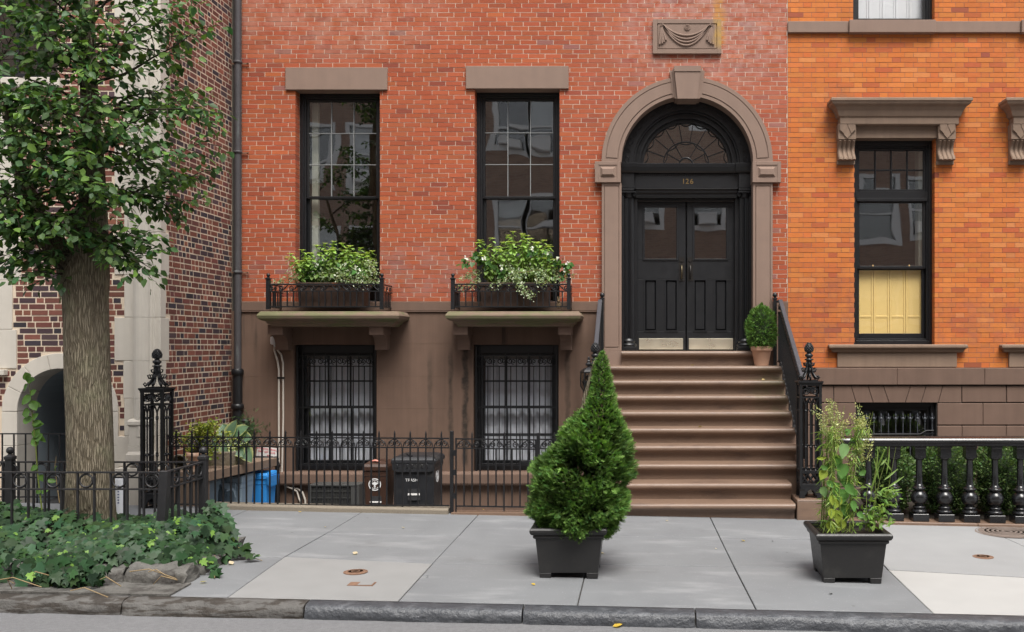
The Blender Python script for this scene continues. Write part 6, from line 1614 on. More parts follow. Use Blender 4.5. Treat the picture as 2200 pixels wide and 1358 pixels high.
# rough stones round the bed
rs_ = random.Random(11)
te = thing('bed_edging', 'rough grey stones edging the ivy bed at the kerb', 'edging', (-5.0,-5.8,0))
def rough_stone(x0, x1, y0, y1, h, seed, mat='rough_stone'):
    r = np.random.default_rng(seed); nx, nz = max(4,int((x1-x0)/.05)), 5
    m = MB(); vs = []; ny = 5
    def P(u, v, w):
        x = x0+(x1-x0)*u; y = y0+(y1-y0)*v; z = zg(x, y)-.05+(h+.05)*w
        return x, y, z
    # rounded block: front, top, back as one strip
    prof = [(0.0,0),(0.0,.35),(0.02,.7),(.10,.93),(.3,1.0),(.7,1.0),(.95,.93),(1.0,.6),(1.0,0)]; k = len(prof)
    dsp = r.normal(0,.012,(nx+1,k,3))
    for i in range(nx+1):
        e = .06 if i in (0,nx) else 0
        for j, (v, w) in enumerate(prof):
            x, y, z = P(i/nx, v + (e if v < .5 else -e), w*(1-e)); vs.append((x+dsp[i,j,0], y+dsp[i,j,1], z+dsp[i,j,2]*(.3+w)))
    m.add(vs, [(i*k+j, (i+1)*k+j, (i+1)*k+j+1, i*k+j+1) for i in range(nx) for j in range(k-1)], True)
    m.add(vs[:k], [tuple(range(k))]); m.add(vs[-k:], [tuple(range(k))[::-1]]); m.build('stone', MT[mat], te)
for i, (a, b, h) in enumerate(((-4.33,-3.98,.115),(-3.97,-3.50,.125),(-4.86,-4.35,.12),(-5.6,-4.88,.13),(-6.3,-5.62,.12),(-7.1,-6.32,.13))): rough_stone(a, b, -5.92, -5.62, h, i+1)
for i, (a, b, h, xx) in enumerate(((-5.60,-5.0,.10,-3.52),(-4.98,-4.55,.09,-3.60),(-4.53,-4.1,.08,-3.86))): rough_stone(xx-.24, xx, a, b, h, 30+i)
m = MB(); m.box(-7.6, -3.47, -6.22, -5.88, -.1, 0); 
m.v = [(x, y, (zg(x,y)+.012 if z > -.05 else z)) for x, y, z in m.v]; m.build('mortar_bed', MT['rough_stone'], te)
# ================================================================ PLANTS
def poly_noise(p, d, L, n, wob, lift=0.0, seed=None):
    pts = [Vector(p)]; d = Vector(d).normalized()
    for i in range(n):
        d = (d + Vector(RNG.normal(0, wob, 3)) + Vector((0,0,lift/n))).normalized(); pts.append(pts[-1] + d*(L/n))
    return pts
# ---- street tree
TX, TY = X(193,-4.5), -4.5
tree = thing('street_tree', 'leafy street tree with ridged bark rising from the ivy bed', 'tree', (TX, TY, .08))
sT = S(TY)
m = MB()
def trunk_mesh(pts, radii, n=26, rid=.05):
    vs = []; k = len(pts)
    for i, (p, r) in enumerate(zip(pts, radii)):
        for j in range(n):
            a = 2*PI*j/n; q = r*(1 + rid*.6*math.sin(a*3+1.1+p[2]*.8)*.5 + rid*.35*math.sin(a*11+p[2]*1.7))
            vs.append((p[0]+q*math.cos(a), p[1]+q*math.sin(a), p[2]))
    m.add(vs, [(i*n+j, i*n+(j+1)%n, (i+1)*n+(j+1)%n, (i+1)*n+j) for i in range(k-1) for j in range(n)], True)
def tpx(px, py): return (X(px,TY), TY, Z(py,TY))
cl = [(193,1150,54),(194,1080,48),(194,1000,45.5),(192,900,44.5),(188,800,44),(186,700,43.5),(184,640,44.5),(184,600,47),(190,560,41),(196,500,34),(200,430,27),(199,330,22),(193,220,18),(187,110,16),(187,0,15),(192,-150,16),(196,-320,15),(200,-480,10)]
# smooth the centre line
pts = []; rad = []
for (a, b), nn_ in zip(zip(cl, cl[1:]), [5]*len(cl)):
    for k in range(nn_):
        t = k/nn_; pts.append(tpx(a[0]+(b[0]-a[0])*t, a[1]+(b[1]-a[1])*t)); rad.append((a[2]+(b[2]-a[2])*t)/sT)
trunk_mesh(pts, rad)
# big limb forking to the left
m.tube([tpx(172,640), tpx(150,575), tpx(120,520), tpx(90,470), tpx(60,400), tpx(35,330), tpx(15,250), tpx(-15,150), tpx(-45,30)], [v/sT for v in (30,27,20,14,11,9.5,8,6.5,4)], 12)
m.tube([tpx(166,600), Vector(tpx(120,540))+Vector((0,-.1,0)), Vector(tpx(85,450))+Vector((0,-.2,0)), Vector(tpx(70,330))+Vector((0,-.3,0)), Vector(tpx(62,200))+Vector((0,-.35,0))], [v/sT for v in (18,12,9,7,4)], 10)
m.build('trunk', MT['bark'], tree)
LP, LD, LN = [], [], []
tw = MB()
def leaf_twig(p, d, L, dens=1.0):
    pts = poly_noise(p, d, L, 5, .16, -.25); tw.tube(pts, [.0045,.004,.0035,.003,.0022,.0012], 4)
    n = max(6, int(L/.0235*dens))
    for i in range(n):
        t = .12+.88*i/(n-1); k = min(4, int(t*5)); f = t*5-k; q = pts[k].lerp(pts[k+1], f); ax = (pts[k+1]-pts[k]).normalized()
        side = ax.cross(Vector((0,0,1))); side = side.normalized() if side.length > .1 else Vector((1,0,0))
        s = 1 if i % 2 else -1
        dd = ax*.45 + side*s*.8 + Vector(RNG.normal(0,.5,3)) + Vector((0,0,-.35))
        LP.append(tuple(q + dd.normalized()*RNG.uniform(.01,.06) + Vector(RNG.normal(0,.018,3)))); LD.append(tuple(dd)); LN.append(tuple(Vector((0,-.3,1)) + Vector(RNG.normal(0,.55,3))))
def branch(p, d, L, r, nt, dens=1.0, droop=-.1):
    pts = poly_noise(p, d, L, 7, .10, droop); tw.tube(pts, [r*(1-.8*i/7) for i in range(8)], 5)
    for i in range(nt):
        t = .18+.82*(i+RNG.random()*.5)/nt; t = min(t,.99); k = int(t*7); q = pts[k].lerp(pts[k+1], t*7-k); ax = (pts[k+1]-pts[k]).normalized()
        side = ax.cross(Vector((0,0,1))).normalized()*(1 if i % 2 else -1)
        leaf_twig(q, ax*.75 + side*RNG.uniform(.4,1.0) + Vector((0,0,RNG.normal(.05,.3))), RNG.uniform(.22,.42)*(1.1-.35*t), dens)
    leaf_twig(pts[-1], pts[-1]-pts[-2], .26, dens)
def tp3(px, py, dy=0): v = Vector(tpx(px, py)); v.y += dy; return v
# boughs read off the photograph: (from x, from y, to x, to y, depth offset of the tip, twigs)
B = [(205,520,335,505,-.25,7),(205,480,350,555,-.35,7),(212,560,325,590,-.1,5),(205,430,430,415,-.3,9),(205,420,380,395,.25,8),(204,360,460,350,-.1,10),(204,340,400,300,-.45,9),
     (200,300,440,245,.1,9),(200,250,470,205,-.2,11),(199,230,400,180,.3,9),(196,180,455,95,-.1,11),(195,150,380,60,-.35,9),(193,100,430,30,.2,9),(192,60,330,-40,-.3,8),(192,20,400,-90,.1,8),(192,-40,340,-160,-.2,8),
     (195,470,60,520,-.45,8),(190,440,20,560,-.35,9),(170,560,30,600,-.2,6),(180,590,120,620,-.35,4),(190,400,-20,450,-.3,9),(190,380,60,420,-.6,9),(100,480,-50,480,.1,8),(80,440,-60,400,-.3,8),(190,330,80,330,-.7,9),
     (190,300,20,340,-.45,9),(60,400,150,350,-.5,7),(45,350,-60,300,-.2,8),(190,260,60,230,-.6,9),(190,220,10,230,.2,8),(30,300,120,240,-.4,8),(15,250,-60,180,.1,8),(188,160,70,130,-.5,9),(188,120,20,90,-.2,8),(188,60,90,0,-.5,8),
     (188,10,40,-60,-.2,8),(-10,150,60,70,-.3,7),(-30,60,60,0,.1,7),(188,-60,60,-160,-.3,8),(195,420,300,460,-.75,8),(198,350,290,330,-.8,8),(197,260,300,250,-.7,8),(195,160,290,150,-.65,8),(195,500,260,560,-.4,5),
     (170,600,80,560,-.5,6),(195,460,120,440,-.7,8),(195,540,300,470,-.2,7),(200,320,350,360,.5,8),(198,210,330,240,.55,8),(190,300,40,280,.5,8),(190,440,60,480,.5,8),(192,100,320,100,.5,8),(190,420,150,380,-.6,8),(195,330,240,300,-.55,8),(192,240,150,200,-.6,8),(192,180,220,120,-.6,8),(192,500,160,520,-.45,7),(200,460,240,430,-.6,8),(190,90,150,40,-.5,8),(60,400,20,440,-.3,8),(30,300,-20,380,-.35,8),(100,480,60,520,-.35,7),(15,250,60,300,-.45,8),(195,560,150,560,-.4,6),(193,430,215,400,-.7,8),(190,370,170,340,-.7,8),(193,320,215,290,-.65,8),(190,270,175,240,-.7,8),(190,210,210,180,-.6,8),(188,150,165,120,-.6,8),(188,90,215,50,-.55,8),(188,40,160,-10,-.5,8),(193,480,215,480,-.6,7),(200,300,380,330,-.2,9),(203,400,350,450,.1,8)]
for a, b, c_, d_, dy, nt in B:
    p, q = tp3(a, b), tp3(c_, d_, dy); v = q-p
    branch(p, v + Vector((0,0,.10)), v.length*.92, .011+.006*RNG.random(), nt, 1.0)
for i in range(26):                         # the crown above the frame
    a = RNG.uniform(0, 2*PI); z = RNG.uniform(-560,-120); p = tp3(192, z); branch(p, Vector((math.cos(a), math.sin(a), .5)), RNG.uniform(.7,1.2), .012, 7, .9)
tw.build('twigs', MT['twig'], tree, recalc=False, kind='stuff')
N = len(LP); LS = RNG.uniform(.052,.098,N); LC = leafcols(N, (.055,.115,.034), .3, .15, (.13,.23,.045), .22)
P = np.array(LP); D = np.array(LD); Nm = np.array(LN)
vis = (P[:,2] < Z(0,TY)+.1) & (P[:,0] > X(-10,TY)); order = np.argsort(np.where(vis, P[:,1], 99)); ind = order[:200]; rest = np.setdiff1d(np.arange(N), ind)
scatter('crown', leaf_ovate(.33,.05,.16), P[rest], D[rest], Nm[rest], LS[rest], LC[rest], MT['leaf_gloss'], tree, kind='stuff')
var = [scatter('leaf', leaf_ovate(.34,.05,.16), [(0,0,0)], [(0,1,0)], [(0,0,1)], 1.0, [LC[ind[k*20]]], MT['leaf_gloss'], None, origin=(0,0,0)) for k in range(6)]
_vm = [v.data for v in var]
for v in var: bpy.data.objects.remove(v)
tb = Vector(tree.location)
for k, i in enumerate(ind):
    y = Vector(D[i]).normalized(); x = y.cross(Vector(Nm[i])).normalized(); z = x.cross(y)
    o = bpy.data.objects.new('leaf', _vm[k % 6]); link(o, tree)
    o.matrix_local = Matrix.Translation(Vector(P[i])-tb) @ Matrix((x, y, z)).transposed().to_4x4() @ Matrix.Scale(LS[i], 4)
# ---- ivy bed
def xr_(y): return -3.62 - .50*min(1.0, max(0.0, (y+4.95)/.9))**1.2
def zmound(x, y):
    u = (x+5.45)/1.98; v = (y+4.85)/1.02
    e = max(0.0, 1-abs(u)**6)*max(0.0, 1-abs(v)**3.2)
    e *= min(1.0, max(0.0, (xr_(y)-x)/.35))**.7
    b = .06 + .19*e**.6 + .05*math.sin(3.1*x+1)*math.sin(4.3*y)*e + .05*math.sin(7*x)*e
    if x > -4.1: b += .07*e
    return b + zg(x, y) - .03
m = MB(); nx, ny = 44, 24; vs = []
for i in range(nx+1):
    for j in range(ny+1):
        x = -7.5 + 4.05*i/nx; y = -5.85 + 1.95*j/ny; vs.append((x, y, zmound(x, y)-.085))
m.add(vs, [(i*(ny+1)+j, (i+1)*(ny+1)+j, (i+1)*(ny+1)+j+1, i*(ny+1)+j+1) for i in range(nx) for j in range(ny)], True)
bed = m.build('tree_bed_soil', MT['soil']); bed['kind'] = 'structure'
ivp, ivd, ivn = [], [], []
def put(x, y, z, n, d): ivp.append((x, y, z)); ivn.append(n); ivd.append(d)
for i in range(3300):
    x = RNG.uniform(-7.2,-3.42); y = -5.8 + 1.95*RNG.random()**1.15
    if x > -4.35 and y < -5.62 and RNG.random() < .9: continue
    if math.hypot(x-TX, y-TY) < .24 or x > xr_(y)+.03 or RNG.random() < .18*(math.sin(5*x+2)*math.sin(6*y+1) > .55)*4: continue
    h = .02; gx_ = (zmound(x+h,y)-zmound(x-h,y))/(2*h); gy_ = (zmound(x,y+h)-zmound(x,y-h))/(2*h)
    lay = RNG.random()**2*.10
    n = Vector((-gx_*.8, -gy_*.8-.55, 1)) + Vector(RNG.normal(0,.32,3)); d = Vector((-gx_*.6 + RNG.normal(0,.6), -1+RNG.normal(0,.5), -.55-.3*lay))
    put(x, y, zmound(x, y)+.03-lay*.7+.02*RNG.random(), tuple(n), tuple(d))
for i in range(330):
    x = RNG.uniform(-4.8,-3.75); y = RNG.uniform(-5.74,-5.15); put(x, y, zmound(x, y)+.04*RNG.random()+.01, (RNG.normal(0,.3), -.9, .8), (RNG.normal(0,.5), -.6, -.8))
# curtains of ivy falling over the stones
for cx_, w, yb, n_, z0, z1_ in ((-4.36,.36,-5.95,230,.20,.0),(-5.1,.4,-5.93,120,.2,.05),(-5.8,.5,-5.9,120,.24,.08),(-6.4,.5,-5.9,120,.24,.06),(-3.62,.16,-5.55,40,.22,.05)):
    for i in range(n_):
        t = RNG.random(); x = cx_ + RNG.normal(0, w*.45*(1-.35*t)); z = z0+(z1_-z0)*t + zg(x,yb); y = yb - .10*math.sin(PI*t) + RNG.normal(0,.04)
        put(x, y, z+.02, tuple(Vector((RNG.normal(0,.3), -1, .45+RNG.normal(0,.25)))), tuple(Vector((RNG.normal(0,.45), -.35, -1))))
for i in range(170):                       # right flank
    t = RNG.random(); y = RNG.uniform(-5.4,-4.0); x = xr_(y) - .05 + .10*t + RNG.normal(0,.04); z = zg(x,y) + .36*(1-t)*(.6+.4*RNG.random()) + .03
    put(x, y, z, (.7+RNG.normal(0,.3), -.6, .7), (.5+RNG.normal(0,.3), -.6+RNG.normal(0,.4), -.8))
mt_ = MB()
for (sx_, sy_, ex, ey_) in ((-3.52,-4.95,-3.22,-5.12),(-3.52,-5.35,-3.36,-5.72)):
    a, b = Vector((sx_,sy_,zg(sx_,sy_)+.10)), Vector((ex,ey_,zg(ex,ey_)+.012)); pts = [a.lerp(b,k/5)+Vector((0,0,-.05*math.sin(PI*k/5)))*0 + Vector((0,0,.0)) for k in range(6)]
    for k in range(1,6): pts[k].z = zg(pts[k].x,pts[k].y)+.10*(1-k/5)**2+.012
    mt_.tube(pts, .003, 4)
    for k in range(9):
        q = pts[min(4,k//2)].lerp(pts[min(5,k//2+1)], .5*(k%2)); put(q.x+RNG.normal(0,.02), q.y+RNG.normal(0,.02), q.z+.02, (RNG.normal(0,.3),-.4,1), (RNG.normal(0,1),-.6,RNG.normal(0,.2)))
N = len(ivp); cols = leafcols(N, (.023,.054,.020), .34, .12, (.13,.24,.04), .08)
sz = RNG.uniform(.06,.138,N); sz[cols[:,1] > .13] *= .6
ivy = scatter('ivy', leaf_ivy(), ivp, ivd, ivn, sz, cols, MT['leaf_ivy'], origin=(-5.3,-5,0.1)); tag(ivy, 'dark green ivy covering the tree bed and spilling to the kerb', 'ivy', kind='stuff')
for (a, b) in (((20,1235),(60,1262)),((60,1255),(110,1215)),((100,1235),(150,1205)),((335,1200),(360,1240)),((345,1265),(365,1225)),((375,1200),(330,1250)),((280,1215),(190,1282)),((195,1250),(188,1295)),((50,1245),(5,1262))):
    p, q = gp(a[0],a[1]+30), gp(b[0],b[1]+30); p.z += .10; q.z += .06; y = -6.02
    p.y = q.y = min(-5.95, (p.y+q.y)/2); mid = (p+q)/2 + Vector((0,-.06,.06)); mt_.tube([p, mid, q], .0035, 4)
mt_.build('ivy_runners', MT['stem_dry'], kind='stuff')['label'] = 'bare tan ivy runners trailing over the edging stones'
# ---- sapling growing in front of the arch
sp = thing('sapling', 'thin sapling with bright oval leaves growing by the stone arch', 'sapling', (X(88,-4.2),-4.2,.3))
def spx(px, py, dy=0): return Vector((X(px,-4.2), -4.2+dy, Z(py,-4.2)))
m = MB(); m.tube([spx(90,1095), spx(80,1010), spx(77,960), spx(70,900), spx(66,850), spx(61,815)], [.008,.007,.006,.005,.004,.002], 6); m.build('stem', MT['stem_green'], sp)
m = MB(); m.tube([spx(128,1080), spx(122,1040), spx(118,1000), spx(121,980)], [.005,.004,.003,.002], 5); m.build('stem', MT['stem_dry'], sp)
def big_leaf(parent, base, dirn, nrm, L, W, col, edge=None, mat='leaf', droop=.25, nu=6, heart=False, name='leaf'):
    y = Vector(dirn).normalized(); x = y.cross(Vector(nrm)).normalized(); z = x.cross(y); m_ = []; f_ = []; c_ = []
    for i in range(nu+1):
        t = i/nu; w = W*(math.sin(PI*min(1,t**.75*.98+.02))**(.75) if not heart else math.sin(PI*(min(1,t)**.8*.83+.17))**1.05)*.56
        if i == nu: w = .002
        for j in (-1,-.62,0,.62,1):
            q = Vector(base) + y*(L*t*(1-.12*t)) + x*(w*j) + z*(-droop*L*t*t + .16*W*abs(j)**1.5*(1-t*.6)); m_.append(q)
            cc = np.array(edge if (edge is not None and abs(j) > .9) else col)*(1+RNG.normal(0,.06)); c_.append(tuple(cc)+(1,))
    for i in range(nu):
        for j in range(4): f_.append((i*5+j, i*5+j+1, i*5+j+6, i*5+j+5))
    off = base_of(parent); me = bpy.data.meshes.new(name); me.from_pydata([tuple(q-off) for q in m_], [], f_)
    at = me.attributes.new('lcol','FLOAT_COLOR','POINT'); at.data.foreach_set('color', np.array(c_,np.float32).ravel())
    me.polygons.foreach_set('use_smooth',[True]*len(f_)); me.materials.append(MT[mat]); o = bpy.data.objects.new(name, me); return link(o, parent)
for (bx_0,by_0,ex,ey_,wd) in ((62,816,55,800,14),(62,822,70,806,12),(60,825,48,840,10),(62,818,80,815,12),(68,850,50,868,16),(66,848,78,838,12),(68,862,84,880,14),(68,868,88,872,12),(66,885,48,890,18),(70,900,84,888,12),(70,912,90,905,12),(71,915,92,910,11),(68,905,48,900,16),(74,940,84,920,16),(76,945,94,932,14),(76,930,96,950,9),(78,960,72,935,16),(82,1000,70,1010,10),(86,1020,96,1035,10),(118,1010,128,1000,8),(120,1035,104,1030,8),(90,1050,78,1060,11),(90,1060,104,1050,9)):
    b, e = spx(bx_0,by_0), spx(ex,ey_,RNG.normal(-.03,.03)); d = e-b
    big_leaf(sp, b, d, Vector((RNG.normal(0,.3),-1,.6)), max(.06,d.length*1.15), wd/sT*1.2, np.array((.10,.21,.04))*RNG.uniform(.75,1.25), droop=.12)

# ---- spiral conifer
cx_, cy_, cz_ = P1.x, P1.y, P1.z+.37
con = thing('spiral_conifer', 'bright green conifer clipped into a leaning spiral in a black planter', 'conifer', (cx_, cy_, cz_))
m = MB(); m.tube([(cx_,cy_,cz_-.02),(cx_+.02,cy_,cz_+.5),(cx_+.12,cy_,cz_+1.1),(cx_+.2,cy_,cz_+1.4)], [.04,.035,.02,.008], 8); m.build('trunk', MT['bark'], con)
# silhouette of the clipped cone: (pixel row, left edge, right edge)
SIL = np.array([(754,1294,1298),(781,1276,1307),(822,1272,1314),(864,1262,1320),(884,1248,1328),(897,1237,1336),(917,1216,1346),(940,1190,1356),(955,1176,1359),(971,1158,1364),(1008,1135,1371),(1049,1129,1368),(1090,1136,1356),(1119,1150,1342),(1140,1162,1310),(1150,1172,1300)], float)
sC = S(cy_)
def sil(z):
    py = 746 + (CAM_Z-z)*sC; l = np.interp(py, SIL[:,0], SIL[:,1]); r = np.interp(py, SIL[:,0], SIL[:,2]); return (X(l,cy_)+X(r,cy_))/2, (r-l)/2/sC*.93, py
Pp, Dd, Nn_, Ss, Cc = [], [], [], [], []
ztop, zbt = Z(757,cy_), Z(1150,cy_)
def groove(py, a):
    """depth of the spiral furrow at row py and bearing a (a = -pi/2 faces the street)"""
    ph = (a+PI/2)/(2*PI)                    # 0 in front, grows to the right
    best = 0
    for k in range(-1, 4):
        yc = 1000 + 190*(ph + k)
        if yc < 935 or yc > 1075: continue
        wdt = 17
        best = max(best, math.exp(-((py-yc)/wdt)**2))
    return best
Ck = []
CLA = RNG.uniform(0, 2*PI, 330); CLZ = zbt + (ztop-zbt)*RNG.random(330)**1.3
def clump(a, z, r):
    da = np.abs((CLA-a+PI) % (2*PI) - PI)*max(r,.05); d = np.hypot(da, (CLZ-z)*1.15); k = int(d.argmin()); return k, float(d[k])
i = 0
while i < 13500:
    z = zbt + (ztop-zbt)*RNG.random()**1.35; a = RNG.uniform(0, 2*PI)
    if math.sin(a) > .55 and RNG.random() < .55: continue
    xc, r, py = sil(z)
    if RNG.random() > .25 + r/.46: continue
    g = groove(py, (a+PI/2+PI) % (2*PI) - PI - PI/2)
    lump = 1 + .05*math.sin(5*a+z*9) + .05*math.sin(3*a-z*17+1) + .03*math.sin(11*a+z*31)
    ci, cd = clump(a, z, r); rr_ = r*lump*(1-.62*g*((.55 if math.cos(a) < -.6 else 1) if math.cos(a) < .35 else .35))*(1-.06*RNG.random()**2) - .05*min(1,.4+r*2) + .038*max(0, 1-(cd/.075)**2)*min(1, r/.15)
    out = Vector((math.cos(a), math.sin(a), 0)); p = Vector((xc,cy_,z)) + out*rr_
    d = out*.75 + Vector((0,0,.45-.35*g-(.55 if py > 1080 else 0))) + Vector(RNG.normal(0,.33,3))
    nrm = Vector((-out.y, out.x, 0))*RNG.normal(0,.8) + Vector((0,0,1)) - out*.3 + Vector(RNG.normal(0,.4,3))
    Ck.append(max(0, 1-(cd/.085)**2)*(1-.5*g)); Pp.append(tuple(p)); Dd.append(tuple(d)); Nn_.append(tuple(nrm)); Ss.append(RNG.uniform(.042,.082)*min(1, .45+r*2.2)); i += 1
Pp = np.array(Pp); Cc = leafcols(len(Pp), (.098,.19,.045), .28, .12, (.20,.34,.085), .25)*(.55+.75*np.array(Ck))[:,None]  # shade between clumps and in the furrow is put into the spray colours
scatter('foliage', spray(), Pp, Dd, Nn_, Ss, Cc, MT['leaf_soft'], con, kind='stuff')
# dark inner twigs so the body is not hollow
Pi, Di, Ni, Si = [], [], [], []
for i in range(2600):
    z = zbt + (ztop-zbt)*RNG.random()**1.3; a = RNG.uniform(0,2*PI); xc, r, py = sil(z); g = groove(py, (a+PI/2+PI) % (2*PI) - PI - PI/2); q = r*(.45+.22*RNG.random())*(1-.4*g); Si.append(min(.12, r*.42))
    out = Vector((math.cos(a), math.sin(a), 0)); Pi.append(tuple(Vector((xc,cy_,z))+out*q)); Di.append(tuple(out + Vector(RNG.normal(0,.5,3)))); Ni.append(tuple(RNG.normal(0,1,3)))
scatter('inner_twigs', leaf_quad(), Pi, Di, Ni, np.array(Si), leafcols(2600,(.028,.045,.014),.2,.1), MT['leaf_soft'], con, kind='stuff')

# ---- clipped shrub in the terracotta pot
sh = thing('clipped_shrub', 'small rounded green shrub in the terracotta pot by the door', 'shrub', (PPX, PPY, ZL+.25))
def dome(n, c, rx_, ry_, z0, h, size, col, tmpl, mat, parent, name='foliage', light=None, pl=.2, lump=.06, top=2.0, inner=True, kind='stuff', fl=.0):
    a = RNG.uniform(0,2*PI,n); t = RNG.random(n)**.85
    prof = np.clip(1-np.abs(2*t*.97-1+.03 - fl)**top, 0, 1)**(.5)
    lp = 1 + lump*np.sin(5*a+t*11) + lump*np.sin(3*a-t*17+2) + RNG.normal(0,.035,n)
    q = prof*lp*(1-.18*RNG.random(n)**2)
    p = np.stack([c[0]+rx_*q*np.cos(a), c[1]+ry_*q*np.sin(a), z0+h*t], 1)
    nz = (t-.45)*1.6; out = np.stack([np.cos(a)*prof, np.sin(a)*prof, nz], 1)
    d = unit(out) + RNG.normal(0,.5,(n,3)) + np.array([0,0,.25]); nn2 = unit(out)*.6 + RNG.normal(0,.6,(n,3)) + np.array([0,0,.5])
    o = scatter(name, tmpl, p, d, nn2, size*RNG.uniform(.7,1.3,n), leafcols(n, col, .25, .12, light, pl), mat, parent, kind=kind)
    if inner:
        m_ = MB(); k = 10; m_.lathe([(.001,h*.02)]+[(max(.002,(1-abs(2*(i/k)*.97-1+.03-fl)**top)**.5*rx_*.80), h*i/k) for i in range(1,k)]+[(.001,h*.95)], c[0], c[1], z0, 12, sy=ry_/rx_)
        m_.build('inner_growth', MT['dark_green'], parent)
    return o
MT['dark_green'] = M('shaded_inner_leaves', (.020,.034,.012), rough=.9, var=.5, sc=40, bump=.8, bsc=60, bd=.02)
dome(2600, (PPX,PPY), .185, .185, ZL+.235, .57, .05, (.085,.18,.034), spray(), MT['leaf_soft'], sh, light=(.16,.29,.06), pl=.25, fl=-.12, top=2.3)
# ---- boxwoods behind the balustrade
for k, (px, py_t, hw, lb) in enumerate(((1905,958,44,'dense dark green boxwood bush behind the balustrade nearest the iron newel'),(2032,955,46,'dense dark green boxwood bush between the other two boxwoods'),(2146,958,46,'dense dark green boxwood bush nearest the large manhole cover'),(2262,960,46,'dense dark green boxwood bush beyond the large manhole cover'))):
    yy = -2.05; xx = X(px,yy); z0 = -.08; h = Z(py_t,yy)-z0; rr_ = hw/S(yy)*1.25
    bb = thing('boxwood_bush', lb, 'bush', (xx,yy,z0), 'boxwood bushes behind the balustrade')
    if px > 2200: n_ = 600
    else: n_ = 5200
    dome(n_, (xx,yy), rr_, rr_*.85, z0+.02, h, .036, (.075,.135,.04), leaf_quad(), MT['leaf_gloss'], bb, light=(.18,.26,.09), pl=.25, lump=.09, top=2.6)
    if px < 2200:
        n2 = 40; p = np.stack([xx+RNG.normal(0,rr_*.5,n2), yy+RNG.normal(0,.1,n2), z0+h+RNG.uniform(-.05,.05,n2)],1); 
        scatter('young_shoots', leaf_quad(), p, RNG.normal(0,.6,(n2,3))+np.array([0,0,1]), RNG.normal(0,1,(n2,3)), .045, leafcols(n2,(.15,.24,.06),.2), MT['leaf'], bb, kind='stuff')

# ---- weeds and vine in the right planter
wd = thing('weeds', 'tall weeds with pale feathery flower heads in the square planter beside the stoop', 'weeds', (P2.x,P2.y,P2.z+.36))
yv = P2.y-.05; sV = S(yv)
def vp(px, py, dy=0): return Vector((X(px,yv), yv+dy, Z(py,yv)))
stems = []
FP, FD = [], []
for k in range(9):
    x0_, x1_ = RNG.normal(1780,9), RNG.normal(1786,14); ytop = RNG.uniform(862,930); dy = RNG.uniform(-.08,.10); ins = [vp(x0_,1140,dy), vp(x0_+3,1060,dy), vp((x0_+x1_)/2,990,dy), vp(x1_,930,dy), vp(x1_+RNG.normal(0,6),ytop,dy)]
    stems.append((ins,.006))
for k in range(4):
    x0_ = RNG.normal(1822,6); x1_ = RNG.normal(1858,8); dy = RNG.uniform(-.05,.1); stems.append(([vp(x0_,1140,dy), vp(x0_,1040,dy), vp(x0_+10,960,dy), vp(x1_-8,920,dy), vp(x1_,RNG.uniform(880,915),dy)], .005))
m = MB()
for ins, r in stems: m.tube(ins, [r,r*.95,r*.8,r*.55,r*.3], 5)
m.build('stems', MT['stem_green'], wd, kind='stuff')
p_, d_ = [], []
for ins, r in stems:                        # narrow leaves all along the stems
    for k in range(80):
        t = RNG.random()*.82; q = min(3,int(t*4)); b = ins[q].lerp(ins[q+1], t*4-q); a = RNG.uniform(0,2*PI); p_.append(tuple(b)); d_.append((math.cos(a)*.6, math.sin(a)*.6, RNG.uniform(-.9,.2)))
n = len(p_); scatter('narrow_leaves', leaf_strip(), p_, d_, RNG.normal(0,.4,(n,3))+np.array([0,-.3,1]), RNG.uniform(.06,.11,n), leafcols(n,(.20,.31,.055),.2,.1), MT['leaf'], wd, kind='stuff')
fp_, fd_ = [], []; m = MB()
for cxp, cyp, wx, wy, n_ in ((1788,905,28,46,50),(1850,905,20,30,30),(1852,958,24,22,24)):
    for k in range(n_):
        t = RNG.normal(0,.5); px, py = cxp+wx*np.clip(RNG.normal(0,.55),-1.3,1.3), cyp+wy*np.clip(RNG.normal(0,.55),-1.2,1.1); dy = RNG.uniform(-.1,.12)
        tip = vp(px,py,dy); base = vp(cxp+(px-cxp)*.35, py+20, dy*.5); m.tube([base, tip], .0012, 3)
        for j in range(22): fp_.append(tuple(base.lerp(tip, RNG.uniform(.3,1.1))+Vector(RNG.normal(0,.012,3))))
m.build('flower_stalks', MT['stem_green'], wd, kind='stuff')
n = len(fp_); scatter('flower_heads', leaf_quad(), fp_, rdir(n), rdir(n), RNG.uniform(.012,.022,n), leafcols(n,(.44,.46,.20),.2,.08), MT['leaf'], wd, kind='stuff')
vine = thing('vine', 'climbing vine with heart-shaped leaves in the square planter beside the stoop', 'vine', (P2.x-.03,P2.y-.1,P2.z+.36))
m = MB(); m.tube([vp(1806,1140,-.05), vp(1800,1060,-.05), vp(1806,990,-.03), vp(1812,930,0), vp(1822,925,0)], .004, 5); m.tube([vp(1822,1140,-.05), vp(1828,1050,-.02), vp(1826,970,0), vp(1830,930,0)], .004, 5); m.build('vine_stem', MT['stem_green'], vine)
VL = [(1809,968,22,28),(1798,995,20,26),(1810,1012,24,28),(1790,1008,18,20),(1805,1030,26,30),(1818,1040,22,28),(1795,1050,18,24),(1812,1068,24,28),(1800,1080,20,24),(1785,1072,14,18),(1812,1095,22,26),(1797,1108,20,24),(1820,1110,20,24),(1782,1100,14,18),(1806,1128,22,24),(1772,1022,18,20),(1768,1058,16,20),(1775,1040,12,14),(1822,930,12,14),(1832,945,16,8),(1838,972,18,9),(1840,990,14,9),(1845,1015,16,10),(1835,1062,14,18),(1780,1130,18,20),(1838,1105,12,14),(1828,1085,16,20),(1770,1005,14,9),(1764,985,18,6),(1815,1052,18,24)]
